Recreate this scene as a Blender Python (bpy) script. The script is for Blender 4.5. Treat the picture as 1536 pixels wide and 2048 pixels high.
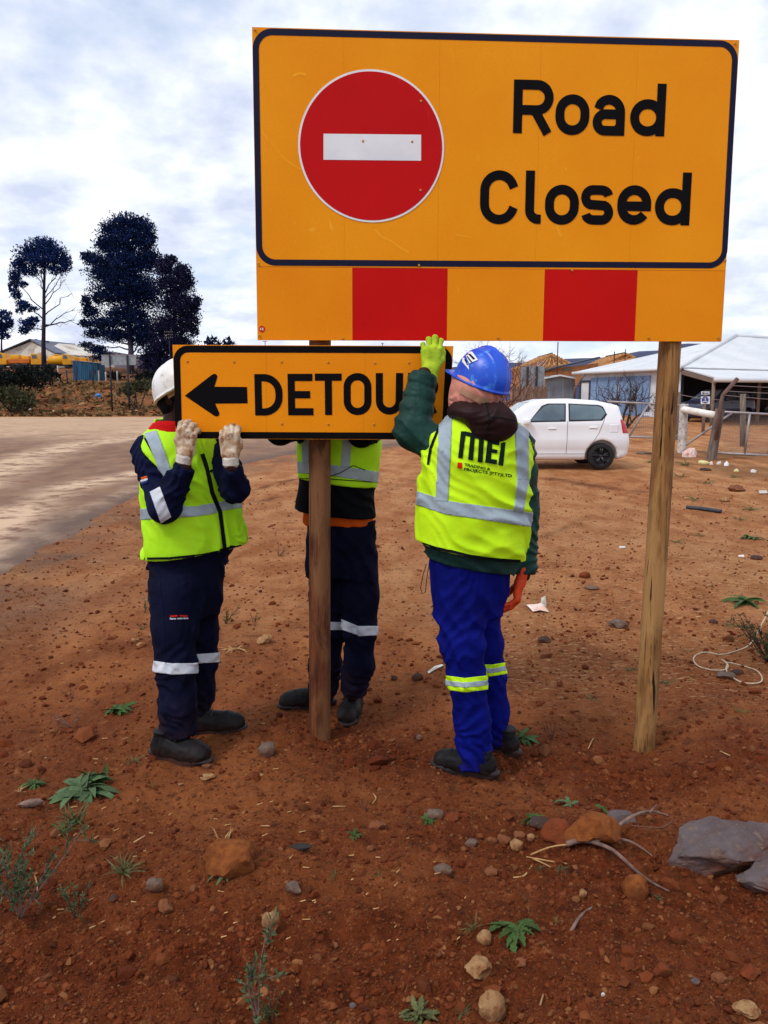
import bpy, bmesh, math, random
import numpy as np
from mathutils import Vector, Matrix
from mathutils.bvhtree import BVHTree

random.seed(11)
for _o in list(bpy.data.objects):
    bpy.data.objects.remove(_o)
SC = bpy.context.scene
COL = SC.collection
R = math.radians

# ---------------------------------------------------------------- camera
FPX = 1538.0
PITCH = math.atan(224 / FPX)
CAM = Vector((0, 0, 1.55))
cam_data = bpy.data.cameras.new("camera")
cam_data.sensor_fit = 'VERTICAL'
cam_data.sensor_height = 36
cam_data.lens = 36 * FPX / 2048
cam_data.clip_start = 0.05
cam_data.clip_end = 4000
cam = bpy.data.objects.new("camera", cam_data)
COL.objects.link(cam)
cam.location = CAM
cam.rotation_euler = (math.pi / 2 - PITCH, 0, 0)
SC.camera = cam

# ---------------------------------------------------------------- sky, sun, exposure
SUN_EL, SUN_AZ = R(52), R(-128)      # azimuth measured clockwise from +Y
world = bpy.data.worlds.new("World")
SC.world = world
world.use_nodes = True
wn, wl = world.node_tree.nodes, world.node_tree.links
wn.clear()
w_out = wn.new('ShaderNodeOutputWorld')
w_bg = wn.new('ShaderNodeBackground')
w_bg.inputs['Strength'].default_value = 0.1
w_sky = wn.new('ShaderNodeTexSky')
w_sky.sky_type = 'NISHITA'
w_sky.sun_disc = False
w_sky.sun_elevation = SUN_EL
w_sky.sun_rotation = SUN_AZ
w_sky.air_density = 1.0
w_sky.dust_density = 0.6
w_tc = wn.new('ShaderNodeTexCoord')
w_sep = wn.new('ShaderNodeSeparateXYZ')
wl.new(w_tc.outputs['Generated'], w_sep.inputs[0])


def wmath(op, a, b=None):
    n = wn.new('ShaderNodeMath')
    n.operation = op
    for i, v in enumerate((a, b)):
        if v is None:
            continue
        if isinstance(v, (int, float)):
            n.inputs[i].default_value = v
        else:
            wl.new(v, n.inputs[i])
    return n.outputs[0]


zz = wmath('ADD', wmath('MAXIMUM', w_sep.outputs[2], 0.0), 0.30)
w_cmb = wn.new('ShaderNodeCombineXYZ')
wl.new(wmath('DIVIDE', w_sep.outputs[0], zz), w_cmb.inputs[0])
wl.new(wmath('DIVIDE', w_sep.outputs[1], zz), w_cmb.inputs[1])
w_cmb.inputs[2].default_value = 3.7


def wnoise(scale, detail, rough, dist=0.0):
    n = wn.new('ShaderNodeTexNoise')
    n.inputs['Scale'].default_value = scale
    n.inputs['Detail'].default_value = detail
    n.inputs['Roughness'].default_value = rough
    n.inputs['Distortion'].default_value = dist
    wl.new(w_cmb.outputs[0], n.inputs['Vector'])
    return n.outputs['Fac']


def wramp(fac, stops):
    n = wn.new('ShaderNodeValToRGB')
    el = n.color_ramp.elements
    el[0].position, el[0].color = stops[0][0], (*stops[0][1], 1)
    el[1].position, el[1].color = stops[-1][0], (*stops[-1][1], 1)
    for p_, c_ in stops[1:-1]:
        e = el.new(p_)
        e.color = (*c_, 1)
    wl.new(fac, n.inputs[0])
    return n.outputs[0]


def wmix(fac, a, b, mode='MIX'):
    n = wn.new('ShaderNodeMix')
    n.data_type = 'RGBA'
    n.blend_type = mode
    if isinstance(fac, (int, float)):
        n.inputs[0].default_value = fac
    else:
        wl.new(fac, n.inputs[0])
    for i, v in ((6, a), (7, b)):
        if isinstance(v, tuple):
            n.inputs[i].default_value = (*v, 1)
        else:
            wl.new(v, n.inputs[i])
    return n.outputs[2]


cov = wramp(wnoise(2.1, 10, 0.55), [(0.29, (0, 0, 0)), (0.47, (1, 1, 1))])
shade = wramp(wnoise(4.6, 9, 0.56), [(0.34, (5.6, 6.2, 7.8)), (0.47, (7.3, 7.8, 9.0)), (0.60, (9.2, 9.5, 10.0))])
blue = wmix(0.62, w_sky.outputs[0], (6.2, 7.2, 9.4))
skycol = wmix(cov, blue, shade)
wl.new(skycol, w_bg.inputs['Color'])
wl.new(w_bg.outputs[0], w_out.inputs['Surface'])

sun_data = bpy.data.lights.new("sun", 'SUN')
sun_data.energy = 1.5
sun_data.angle = R(14)
sun_data.color = (1.0, 0.95, 0.88)
sun = bpy.data.objects.new("sun", sun_data)
COL.objects.link(sun)
_sd = Vector((math.sin(SUN_AZ) * math.cos(SUN_EL), math.cos(SUN_AZ) * math.cos(SUN_EL), math.sin(SUN_EL)))
sun.rotation_euler = _sd.to_track_quat('Z', 'Y').to_euler()
sun.location = (-8, -6, 12)

SC.view_settings.view_transform = 'Standard'
SC.view_settings.look = 'None'
SC.view_settings.exposure = 0.28
SC.view_settings.gamma = 1.0
SC.view_settings.use_curve_mapping = False
SC.render.engine = 'CYCLES'
SC.cycles.max_bounces = 6
SC.cycles.diffuse_bounces = 3
SC.cycles.use_denoising = True

# ---------------------------------------------------------------- measuring helpers
CP, SP = math.cos(PITCH), math.sin(PITCH)


def ray(px, py):
    dx, dy = (px - 768) / FPX, (1024 - py) / FPX
    return Vector((dx, CP + dy * SP, -SP + dy * CP))


def W(px, py, Y):
    r = ray(px, py)
    return CAM + r * (Y / r.y)


def S(r, g, b):
    f = lambda c: (c / 255 / 12.92) if c <= 10 else ((c / 255 + 0.055) / 1.055) ** 2.4
    return (f(r), f(g), f(b))


def ss(a, b, x):
    t = np.clip((np.asarray(x, dtype=float) - a) / (b - a), 0, 1)
    return t * t * (3 - 2 * t)


# ---------------------------------------------------------------- numeric noise
def _h(ix, iy, iz, seed):
    n = (ix.astype(np.uint32) * np.uint32(374761393) + iy.astype(np.uint32) * np.uint32(668265263)
         + iz.astype(np.uint32) * np.uint32(2147483647 - 58) + np.uint32(seed * 974711 + 17))
    n = (n ^ (n >> np.uint32(13))) * np.uint32(1274126177)
    n = (n ^ (n >> np.uint32(16))) * np.uint32(2246822519)
    n = n ^ (n >> np.uint32(15))
    return n.astype(np.float64) / 2147483648.0 - 1.0


def noise3(x, y, z, seed=0):
    x, y, z = np.broadcast_arrays(np.asarray(x, float), np.asarray(y, float), np.asarray(z, float))
    fx, fy, fz = np.floor(x), np.floor(y), np.floor(z)
    ix, iy, iz = fx.astype(np.int64), fy.astype(np.int64), fz.astype(np.int64)
    u, v, w = x - fx, y - fy, z - fz
    u = u * u * u * (u * (u * 6 - 15) + 10)
    v = v * v * v * (v * (v * 6 - 15) + 10)
    w = w * w * w * (w * (w * 6 - 15) + 10)
    c = {}
    for a in (0, 1):
        for b in (0, 1):
            for d in (0, 1):
                c[a, b, d] = _h(ix + a, iy + b, iz + d, seed)
    l = lambda p, q, t: p + (q - p) * t
    return l(l(l(c[0, 0, 0], c[1, 0, 0], u), l(c[0, 1, 0], c[1, 1, 0], u), v),
             l(l(c[0, 0, 1], c[1, 0, 1], u), l(c[0, 1, 1], c[1, 1, 1], u), v), w)


def fbm(x, y, z, seed=0, octv=4, gain=0.5):
    t, a, f = 0, 1.0, 1.0
    for i in range(octv):
        t = t + a * noise3(np.asarray(x) * f, np.asarray(y) * f, np.asarray(z) * f, seed + i * 7)
        a *= gain
        f *= 2.03
    return t


# ---------------------------------------------------------------- object helpers
def link(name, me, parent=None):
    o = bpy.data.objects.new(name, me)
    COL.objects.link(o)
    if parent is not None:
        o.parent = parent
    return o


def tag(o, label=None, cat=None, group=None, kind=None):
    if label:
        o['label'] = label
    if cat:
        o['category'] = cat
    if group:
        o['group'] = group
    if kind:
        o['kind'] = kind
    return o


def thing(name, label, cat, loc=(0, 0, 0), rotz=0, group=None):
    o = bpy.data.objects.new(name, None)
    COL.objects.link(o)
    o.empty_display_size = 0.1
    o.location = loc
    o.rotation_euler = (0, 0, rotz)
    return tag(o, label, cat, group)


def mesh_of(name, verts, faces, mat=None, smooth=False):
    me = bpy.data.meshes.new(name)
    me.from_pydata([tuple(v) for v in verts], [], [tuple(f) for f in faces])
    if mat:
        me.materials.append(mat)
    if smooth:
        me.polygons.foreach_set('use_smooth', [True] * len(me.polygons))
    me.update()
    return me


def np_mesh(name, V, F, mat=None, smooth=True):
    """V (n,3), F (m,k) arrays -> mesh, fast."""
    V = np.asarray(V, np.float32)
    F = np.asarray(F, np.int32)
    me = bpy.data.meshes.new(name)
    k = F.shape[1]
    me.vertices.add(len(V))
    me.vertices.foreach_set('co', V.ravel())
    me.loops.add(F.size)
    me.loops.foreach_set('vertex_index', F.ravel())
    me.polygons.add(len(F))
    me.polygons.foreach_set('loop_start', np.arange(len(F), dtype=np.int32) * k)
    me.polygons.foreach_set('loop_total', np.full(len(F), k, np.int32))
    me.update(calc_edges=True)
    me.polygons.foreach_set('use_smooth', np.full(len(F), bool(smooth)))
    if mat:
        me.materials.append(mat)
    me.validate()
    return me


def shift_mesh(me, off):
    n = len(me.vertices)
    c = np.empty(n * 3, np.float32)
    me.vertices.foreach_get('co', c)
    c = (c.reshape(-1, 3) + np.asarray(off, np.float32)).ravel()
    me.vertices.foreach_set('co', c)
    me.update()


def part(name, me, parent, world_coords=True):
    """link a mesh (given in world coordinates unless world_coords is False) as a child of parent"""
    if parent is not None and world_coords:
        root = Vector((0, 0, 0))
        p = parent
        while p is not None:
            root += Vector(p.location)
            p = p.parent
        if root.length > 0:
            shift_mesh(me, -np.array(root))
    return link(name, me, parent)


class MB:
    """collects simple shapes into one mesh"""
    def __init__(s):
        s.v, s.f = [], []

    def add(s, vs, fs):
        n = len(s.v)
        s.v.extend([Vector(v) for v in vs])
        s.f.extend([tuple(i + n for i in f) for f in fs])
        return s

    def box(s, c, size, rot=None, bev=0.0):
        hx, hy, hz = size[0] / 2, size[1] / 2, size[2] / 2
        if bev > 0:
            bm = bmesh.new()
            bmesh.ops.create_cube(bm, size=1)
            for v in bm.verts:
                v.co = Vector((v.co.x * size[0], v.co.y * size[1], v.co.z * size[2]))
            bmesh.ops.bevel(bm, geom=bm.edges[:], offset=min(bev, 0.45 * min(size)), segments=2, affect='EDGES', profile=0.5)
            bm.verts.index_update()
            vs = [v.co.copy() for v in bm.verts]
            fs = [tuple(v.index for v in f.verts) for f in bm.faces]
            bm.free()
        else:
            vs = [Vector((x, y, z)) for x in (-hx, hx) for y in (-hy, hy) for z in (-hz, hz)]
            fs = [(0, 1, 3, 2), (4, 6, 7, 5), (0, 4, 5, 1), (2, 3, 7, 6), (0, 2, 6, 4), (1, 5, 7, 3)]
        if rot is not None:
            vs = [rot @ v for v in vs]
        return s.add([v + Vector(c) for v in vs], fs)

    def tube(s, pts, rad, n=8, cap=True, close=False):
        pts = [Vector(p) for p in pts]
        if isinstance(rad, (int, float)):
            rad = [rad] * len(pts)
        rings = []
        up = None
        m = len(pts)
        for i, p in enumerate(pts):
            if close:
                t = pts[(i + 1) % m] - pts[i - 1]
            else:
                t = pts[min(i + 1, m - 1)] - pts[max(i - 1, 0)]
            if t.length < 1e-9:
                t = Vector((0, 0, 1))
            t.normalize()
            if up is None:
                up = t.orthogonal().normalized()
            up = (up - t * up.dot(t))
            if up.length < 1e-6:
                up = t.orthogonal()
            up.normalize()
            b = t.cross(up)
            rings.append([p + (up * math.cos(2 * math.pi * k / n) + b * math.sin(2 * math.pi * k / n)) * rad[i] for k in range(n)])
        vs = [v for r in rings for v in r]
        fs = []
        for i in range(m if close else m - 1):
            j = (i + 1) % m
            for k in range(n):
                fs.append((i * n + k, i * n + (k + 1) % n, j * n + (k + 1) % n, j * n + k))
        if cap and not close:
            fs.append(tuple(reversed(range(n))))
            fs.append(tuple((m - 1) * n + k for k in range(n)))
        return s.add(vs, fs)

    def lathe(s, c, axis, prof, n=24):
        """prof: list of (radius, offset along axis)"""
        axis = Vector(axis).normalized()
        u = axis.orthogonal().normalized()
        w = axis.cross(u)
        vs, fs = [], []
        for r_, h_ in prof:
            for k in range(n):
                a = 2 * math.pi * k / n
                vs.append(Vector(c) + axis * h_ + (u * math.cos(a) + w * math.sin(a)) * r_)
        for i in range(len(prof) - 1):
            for k in range(n):
                fs.append((i * n + k, i * n + (k + 1) % n, (i + 1) * n + (k + 1) % n, (i + 1) * n + k))
        return s.add(vs, fs)

    def prism(s, poly, d):
        """poly: 3D points (planar), d: extrusion vector"""
        n = len(poly)
        d = Vector(d)
        vs = [Vector(p) for p in poly] + [Vector(p) + d for p in poly]
        fs = [tuple(reversed(range(n))), tuple(range(n, 2 * n))]
        for i in range(n):
            j = (i + 1) % n
            fs.append((i, j, n + j, n + i))
        return s.add(vs, fs)

    def mesh(s, name, mat=None, smooth=False):
        me = mesh_of(name, s.v, s.f, mat, smooth)
        bm = bmesh.new()
        bm.from_mesh(me)
        bmesh.ops.recalc_face_normals(bm, faces=bm.faces[:])
        bm.to_mesh(me)
        bm.free()
        return me

    def build(s, name, mat, parent=None, smooth=False, world_coords=True):
        return part(name, s.mesh(name, mat, smooth), parent, world_coords)


def set_auto_smooth(o, ang=40):
    me = o.data
    if hasattr(me, 'set_sharp_from_angle'):
        me.polygons.foreach_set('use_smooth', [True] * len(me.polygons))
        me.set_sharp_from_angle(angle=R(ang))
    return o


def copy_thing(o, parent=None):
    c = o.copy()
    COL.objects.link(c)
    if parent is not None:
        c.parent = parent
    for ch in list(o.children):
        copy_thing(ch, c)
    return c


# ---------------------------------------------------------------- distance-field modelling
class Field:
    def __init__(s, lo, hi, h):
        s.lo = np.array(lo, float)
        s.h = h
        s.n = np.maximum(4, np.ceil((np.array(hi, float) - s.lo) / h).astype(int) + 1)
        s.D = np.full(tuple(s.n), 1.0)
        s.ax = [s.lo[i] + h * np.arange(s.n[i]) for i in range(3)]

    def region(s, lo, hi):
        sl = []
        for i in range(3):
            a = max(0, int(math.floor((lo[i] - s.lo[i]) / s.h)))
            b = min(s.n[i], int(math.ceil((hi[i] - s.lo[i]) / s.h)) + 1)
            sl.append(slice(a, max(a, b)))
        return tuple(sl)

    def pts(s, sl=None):
        if sl is None:
            sl = (slice(None),) * 3
        return (s.ax[0][sl[0]][:, None, None], s.ax[1][sl[1]][None, :, None], s.ax[2][sl[2]][None, None, :])

    def union(s, f, lo=None, hi=None, k=0.02):
        sl = s.region(lo, hi) if lo is not None else (slice(None),) * 3
        if any(q.stop is not None and q.stop <= q.start for q in sl):
            return s
        d = f(*s.pts(sl))
        a = s.D[sl]
        hh = np.maximum(k - np.abs(a - d), 0) / max(k, 1e-6)
        s.D[sl] = np.minimum(a, d) - hh * hh * k * 0.25
        return s

    def cut(s, f, k=0.004):
        d = -f(*s.pts())
        hh = np.maximum(k - np.abs(s.D - d), 0) / k
        s.D = np.maximum(s.D, d) + hh * hh * k * 0.25
        return s

    def cone(s, a, b, r1, r2, k=0.03, rings=None, m=0.06):
        a, b = np.array(a, float), np.array(b, float)
        r = max(r1, r2) + m + k
        return s.union(f_cone(a, b, r1, r2, rings), np.minimum(a, b) - r, np.maximum(a, b) + r, k)

    def ell(s, c, rad, rot=None, k=0.03):
        c = np.array(c, float)
        r = max(rad) + 0.06 + k
        return s.union(f_ell(c, rad, rot), c - r, c + r, k)

    def displace(s, f, band=0.03):
        m = np.abs(s.D) < band
        x, y, z = np.broadcast_arrays(*s.pts())
        s.D[m] += f(x[m], y[m], z[m])
        return s

    def net(s, smooth=1):
        D, h = s.D, s.h
        D = D.copy()
        D[0], D[-1], D[:, 0], D[:, -1], D[:, :, 0], D[:, :, -1] = 1, 1, 1, 1, 1, 1
        sg = D < 0
        cnt = np.zeros(tuple(s.n - 1), np.int8)
        for a in (0, 1):
            for b in (0, 1):
                for c in (0, 1):
                    cnt += sg[a:a + s.n[0] - 1, b:b + s.n[1] - 1, c:c + s.n[2] - 1]
        cells = np.argwhere((cnt > 0) & (cnt < 8))
        idx = np.full(tuple(s.n - 1), -1, np.int64)
        idx[tuple(cells.T)] = np.arange(len(cells))
        P = np.zeros((len(cells), 3))
        N = np.zeros(len(cells))
        for ax in range(3):
            o1, o2 = [i for i in range(3) if i != ax]
            for b in (0, 1):
                for c in (0, 1):
                    q0 = cells.copy()
                    q0[:, o1] += b
                    q0[:, o2] += c
                    q1 = q0.copy()
                    q1[:, ax] += 1
                    d0, d1 = D[tuple(q0.T)], D[tuple(q1.T)]
                    m = (d0 < 0) != (d1 < 0)
                    t = np.where(m, d0 / np.where(m, d0 - d1, 1), 0)
                    pt = q0.astype(float)
                    pt[:, ax] += t
                    P[m] += pt[m]
                    N[m] += 1
        P = P / N[:, None] * h + s.lo
        faces = []
        for ax in range(3):
            o1, o2 = (ax + 1) % 3, (ax + 2) % 3
            sl0 = [slice(None)] * 3
            sl1 = [slice(None)] * 3
            sl0[ax], sl1[ax] = slice(0, -1), slice(1, None)
            e = np.argwhere(sg[tuple(sl0)] != sg[tuple(sl1)])
            e = e[(e[:, o1] > 0) & (e[:, o2] > 0) & (e[:, o1] < s.n[o1] - 1) & (e[:, o2] < s.n[o2] - 1)]
            if len(e) == 0:
                continue
            flip = ~sg[tuple(e.T)]
            c00 = e.copy(); c10 = e.copy(); c11 = e.copy(); c01 = e.copy()
            c10[:, o1] -= 1
            c11[:, o1] -= 1
            c11[:, o2] -= 1
            c01[:, o2] -= 1
            q = np.stack([idx[tuple(c.T)] for c in (c11, c01, c00, c10)], 1)
            q[flip] = q[flip][:, ::-1]
            faces.append(q)
        F = np.concatenate(faces)
        F = F[(F >= 0).all(1)]
        for _ in range(smooth):
            acc = np.zeros_like(P)
            w = np.zeros(len(P))
            for i in range(4):
                j = (i + 1) % 4
                np.add.at(acc, F[:, i], P[F[:, j]])
                np.add.at(acc, F[:, j], P[F[:, i]])
                np.add.at(w, F[:, i], 1)
                np.add.at(w, F[:, j], 1)
            P = P * 0.5 + 0.5 * acc / np.maximum(w, 1)[:, None]
        return P, F


def f_cone(a, b, r1, r2, rings=None):
    ba = b - a
    L2 = float(ba @ ba) + 1e-12

    def f(x, y, z):
        px, py, pz = x - a[0], y - a[1], z - a[2]
        t = np.clip((px * ba[0] + py * ba[1] + pz * ba[2]) / L2, 0, 1)
        rr = r1 + (r2 - r1) * t
        if rings:
            rr = rr + rings[1] * (np.abs(np.sin(math.pi * rings[0] * t)) - 0.6)
        return np.sqrt((px - t * ba[0]) ** 2 + (py - t * ba[1]) ** 2 + (pz - t * ba[2]) ** 2) - rr
    return f


def f_ell(c, rad, rot=None):
    Mx = np.eye(3) if rot is None else np.array(rot).T

    def f(x, y, z):
        px, py, pz = x - c[0], y - c[1], z - c[2]
        u = (Mx[0, 0] * px + Mx[0, 1] * py + Mx[0, 2] * pz)
        v = (Mx[1, 0] * px + Mx[1, 1] * py + Mx[1, 2] * pz)
        w = (Mx[2, 0] * px + Mx[2, 1] * py + Mx[2, 2] * pz)
        k0 = np.sqrt((u / rad[0]) ** 2 + (v / rad[1]) ** 2 + (w / rad[2]) ** 2) + 1e-9
        L = np.sqrt(u * u + v * v + w * w)
        return np.where(k0 < 0.1, -min(rad) * 0.9, L * (1 - 1 / k0))
    return f


def f_plane(co, no):
    """negative on the inner side (against the normal)"""
    co, no = np.array(co, float), np.array(no, float)
    no = no / np.linalg.norm(no)
    return lambda x, y, z: (x - co[0]) * no[0] + (y - co[1]) * no[1] + (z - co[2]) * no[2]


def f_stack(sec, off=0.0, n=2.3):
    """sec: list of (z, cx, cy, rx, ry, yaw); elliptical sections interpolated over z"""
    sec = sorted(sec)
    A = np.array(sec, float)
    zf = np.linspace(A[0, 0], A[-1, 0], 80)
    cols = []
    for i in range(1, 6):                     # smoothed interpolation
        c = np.interp(zf, A[:, 0], A[:, i])
        c = np.convolve(np.pad(c, 4, mode='edge'), np.ones(9) / 9, 'valid')
        cols.append(c)

    def f(x, y, z):
        cx, cy, rx, ry, yw = [np.interp(z, zf, c) for c in cols]
        rx, ry = rx + off, ry + off
        dx, dy = x - cx, y - cy
        u = dx * np.cos(yw) + dy * np.sin(yw)
        v = -dx * np.sin(yw) + dy * np.cos(yw)
        q = ((np.abs(u) / rx) ** n + (np.abs(v) / ry) ** n) ** (1 / n) + 1e-9
        L = np.sqrt(u * u + v * v)
        d = np.where(q < 0.1, -np.minimum(rx, ry) * 0.9, L * (1 - 1 / q))
        return np.maximum(d, np.maximum(A[0, 0] - z, z - A[-1, 0] - off))
    return f


def planes_patch(me, planes, off=0.003, mat=None, name='patch', rim=True):
    """the piece of a mesh inside the given planes (point, outward normal), lifted off along its normals"""
    bm = bmesh.new()
    bm.from_mesh(me)
    for co, no in planes:
        bmesh.ops.bisect_plane(bm, geom=bm.verts[:] + bm.edges[:] + bm.faces[:], dist=1e-6, plane_co=co, plane_no=no,
                               clear_outer=True, clear_inner=False)
    bm.normal_update()
    nrm = {v: v.normal.copy() for v in bm.verts}
    for v, n_ in nrm.items():
        v.co += n_ * off
    if rim:
        be = [e for e in bm.edges if len(e.link_faces) == 1]
        old = set(v for e in be for v in e.verts)
        r_ = bmesh.ops.extrude_edge_only(bm, edges=be)
        nv = [g for g in r_['geom'] if isinstance(g, bmesh.types.BMVert)]
        # new verts sit on the old ones: push them back under the surface
        kd = {tuple(round(c, 6) for c in v.co): nrm[v] for v in old}
        for v in nv:
            n_ = kd.get(tuple(round(c, 6) for c in v.co))
            if n_ is not None:
                v.co -= n_ * (off + 0.004)
    for f in bm.faces:
        f.smooth = True
        f.material_index = 0
    out = bpy.data.meshes.new(name)
    bm.to_mesh(out)
    bm.free()
    out.materials.clear()
    if mat:
        out.materials.append(mat)
    return out


def px_planes(poly):
    """planes through the camera and the edges of a convex picture polygon"""
    c = Vector((sum(p[0] for p in poly) / len(poly), sum(p[1] for p in poly) / len(poly)))
    rc = ray(c.x, c.y)
    out = []
    for i in range(len(poly)):
        n = ray(*poly[i]).cross(ray(*poly[(i + 1) % len(poly)])).normalized()
        if n.dot(rc) > 0:
            n = -n
        out.append((CAM.copy(), n))
    return out


def bvh_of(me):
    return BVHTree.FromPolygons([v.co.copy() for v in me.vertices], [tuple(p.vertices) for p in me.polygons])


def on_surface(bvh, px, py, off=0.003, fallbackY=None):
    r = ray(px, py).normalized()
    h = bvh.ray_cast(CAM, r)
    if h[0] is None:
        h2 = bvh.find_nearest(W(px, py, fallbackY or 3.2))
        return h2[0] - r * off
    n = h[1] if h[1].dot(r) < 0 else -h[1]
    return h[0] + (n * 0.6 - r * 0.4) * off


def ribbon_px(bvh, pts, width, off=0.004, step=4, fallbackY=None):
    """a strip of cloth lying on a surface along a picture polyline"""
    P = []
    for i in range(len(pts) - 1):
        a, b = Vector(pts[i]), Vector(pts[i + 1])
        n = max(1, int((b - a).length / step))
        for k in range(n):
            P.append(a.lerp(b, k / n))
    P.append(Vector(pts[-1]))
    vs, fs = [], []
    for i, p in enumerate(P):
        t = (P[min(i + 1, len(P) - 1)] - P[max(i - 1, 0)]).normalized()
        nn = Vector((-t.y, t.x))
        for q in (-0.5, 0, 0.5):
            s = p + nn * width * q
            vs.append(on_surface(bvh, s.x, s.y, off, fallbackY))
    for i in range(len(P) - 1):
        for k in range(2):
            fs.append((i * 3 + k, i * 3 + k + 1, i * 3 + k + 4, i * 3 + k + 3))
    return vs, fs


def quad_px(bvh, q, off=0.004, n=6, fallbackY=None):
    a, b, c, d = [Vector(p) for p in q]
    vs, fs = [], []
    for i in range(n + 1):
        for j in range(n + 1):
            p = a.lerp(b, i / n).lerp(d.lerp(c, i / n), j / n)
            vs.append(on_surface(bvh, p.x, p.y, off, fallbackY))
    for i in range(n):
        for j in range(n):
            k = i * (n + 1) + j
            fs.append((k, k + 1, k + n + 2, k + n + 1))
    return vs, fs


def text_mesh2d(txt, bold=0.0):
    cu = bpy.data.curves.new('lettering', 'FONT')
    cu.body = txt
    cu.size = 1
    cu.offset = bold
    cu.resolution_u = 3
    o = bpy.data.objects.new('lettering', cu)
    COL.objects.link(o)
    bpy.context.view_layer.update()
    dg = bpy.context.evaluated_depsgraph_get()
    me = o.evaluated_get(dg).to_mesh()
    vs = [(v.co.x, v.co.y) for v in me.vertices]
    fs = [tuple(p.vertices) for p in me.polygons]
    o.evaluated_get(dg).to_mesh_clear()
    bpy.data.objects.remove(o)
    return vs, fs


def text_px(bvh, txt, x0, y0, x1, y1, height, off=0.004, bold=0.01, fallbackY=None):
    """printed text whose baseline runs from (x0,y0) to (x1,y1) in the picture, laid on a surface"""
    vs, fs = text_mesh2d(txt, bold)
    w = max(v[0] for v in vs) or 1
    hh = 0.72
    d = Vector((x1 - x0, y1 - y0))
    up = Vector((d.y, -d.x)).normalized() * height / hh
    o = Vector((x0, y0))
    return [on_surface(bvh, *(o + d * (v[0] / w) + up * v[1]), off, fallbackY) for v in vs], fs

# ---------------------------------------------------------------- materials
class NT:
    def __init__(s, name):
        s.m = bpy.data.materials.new(name)
        s.m.use_nodes = True
        s.n, s.l = s.m.node_tree.nodes, s.m.node_tree.links
        s.b = s.n.get('Principled BSDF')
        s.tc = s.n.new('ShaderNodeTexCoord')

    def coord(s, scale=(1, 1, 1), out='Object', loc=(0, 0, 0)):
        mp = s.n.new('ShaderNodeMapping')
        mp.inputs['Scale'].default_value = scale
        mp.inputs['Location'].default_value = loc
        s.l.new(s.tc.outputs[out], mp.inputs['Vector'])
        return mp.outputs[0]

    def geo_pos(s, scale=(1, 1, 1)):
        g = s.n.new('ShaderNodeNewGeometry')
        mp = s.n.new('ShaderNodeMapping')
        mp.inputs['Scale'].default_value = scale
        s.l.new(g.outputs['Position'], mp.inputs['Vector'])
        return mp.outputs[0]

    def noise(s, vec, scale, detail=5, rough=0.55, dist=0.0):
        t = s.n.new('ShaderNodeTexNoise')
        t.inputs['Scale'].default_value = scale
        t.inputs['Detail'].default_value = detail
        t.inputs['Roughness'].default_value = rough
        t.inputs['Distortion'].default_value = dist
        s.l.new(vec, t.inputs['Vector'])
        return t.outputs['Fac']

    def voro(s, vec, scale, feature='F1', out='Distance'):
        t = s.n.new('ShaderNodeTexVoronoi')
        t.feature = feature
        t.inputs['Scale'].default_value = scale
        s.l.new(vec, t.inputs['Vector'])
        return t.outputs[out]

    def attr(s, name):
        a = s.n.new('ShaderNodeAttribute')
        a.attribute_name = name
        return a.outputs['Fac']

    def rng(s, v, a, b, c=0.0, d=1.0):
        t = s.n.new('ShaderNodeMapRange')
        s.l.new(v, t.inputs[0])
        for i, q in enumerate((a, b, c, d)):
            t.inputs[i + 1].default_value = q
        return t.outputs[0]

    def mul(s, a, b, op='MULTIPLY'):
        t = s.n.new('ShaderNodeMath')
        t.operation = op
        for i, q in enumerate((a, b)):
            if isinstance(q, (int, float)):
                t.inputs[i].default_value = q
            else:
                s.l.new(q, t.inputs[i])
        return t.outputs[0]

    def mix(s, fac, a, b, mode='MIX'):
        t = s.n.new('ShaderNodeMix')
        t.data_type = 'RGBA'
        t.blend_type = mode
        if isinstance(fac, (int, float)):
            t.inputs[0].default_value = fac
        else:
            s.l.new(fac, t.inputs[0])
        for i, q in ((6, a), (7, b)):
            if isinstance(q, tuple):
                t.inputs[i].default_value = (*q, 1)
            else:
                s.l.new(q, t.inputs[i])
        return t.outputs[2]

    def color(s, c):
        if isinstance(c, tuple):
            s.b.inputs['Base Color'].default_value = (*c, 1)
        else:
            s.l.new(c, s.b.inputs['Base Color'])
        return s

    def bump(s, hgt, strength=0.3, dist=0.01, chain=None):
        t = s.n.new('ShaderNodeBump')
        t.inputs['Strength'].default_value = strength
        t.inputs['Distance'].default_value = dist
        s.l.new(hgt, t.inputs['Height'])
        if chain is not None:
            s.l.new(chain, t.inputs['Normal'])
        s.l.new(t.outputs[0], s.b.inputs['Normal'])
        return t.outputs[0]

    def set(s, **k):
        for a, v in k.items():
            s.b.inputs[a.replace('_', ' ')].default_value = v
        return s


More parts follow.
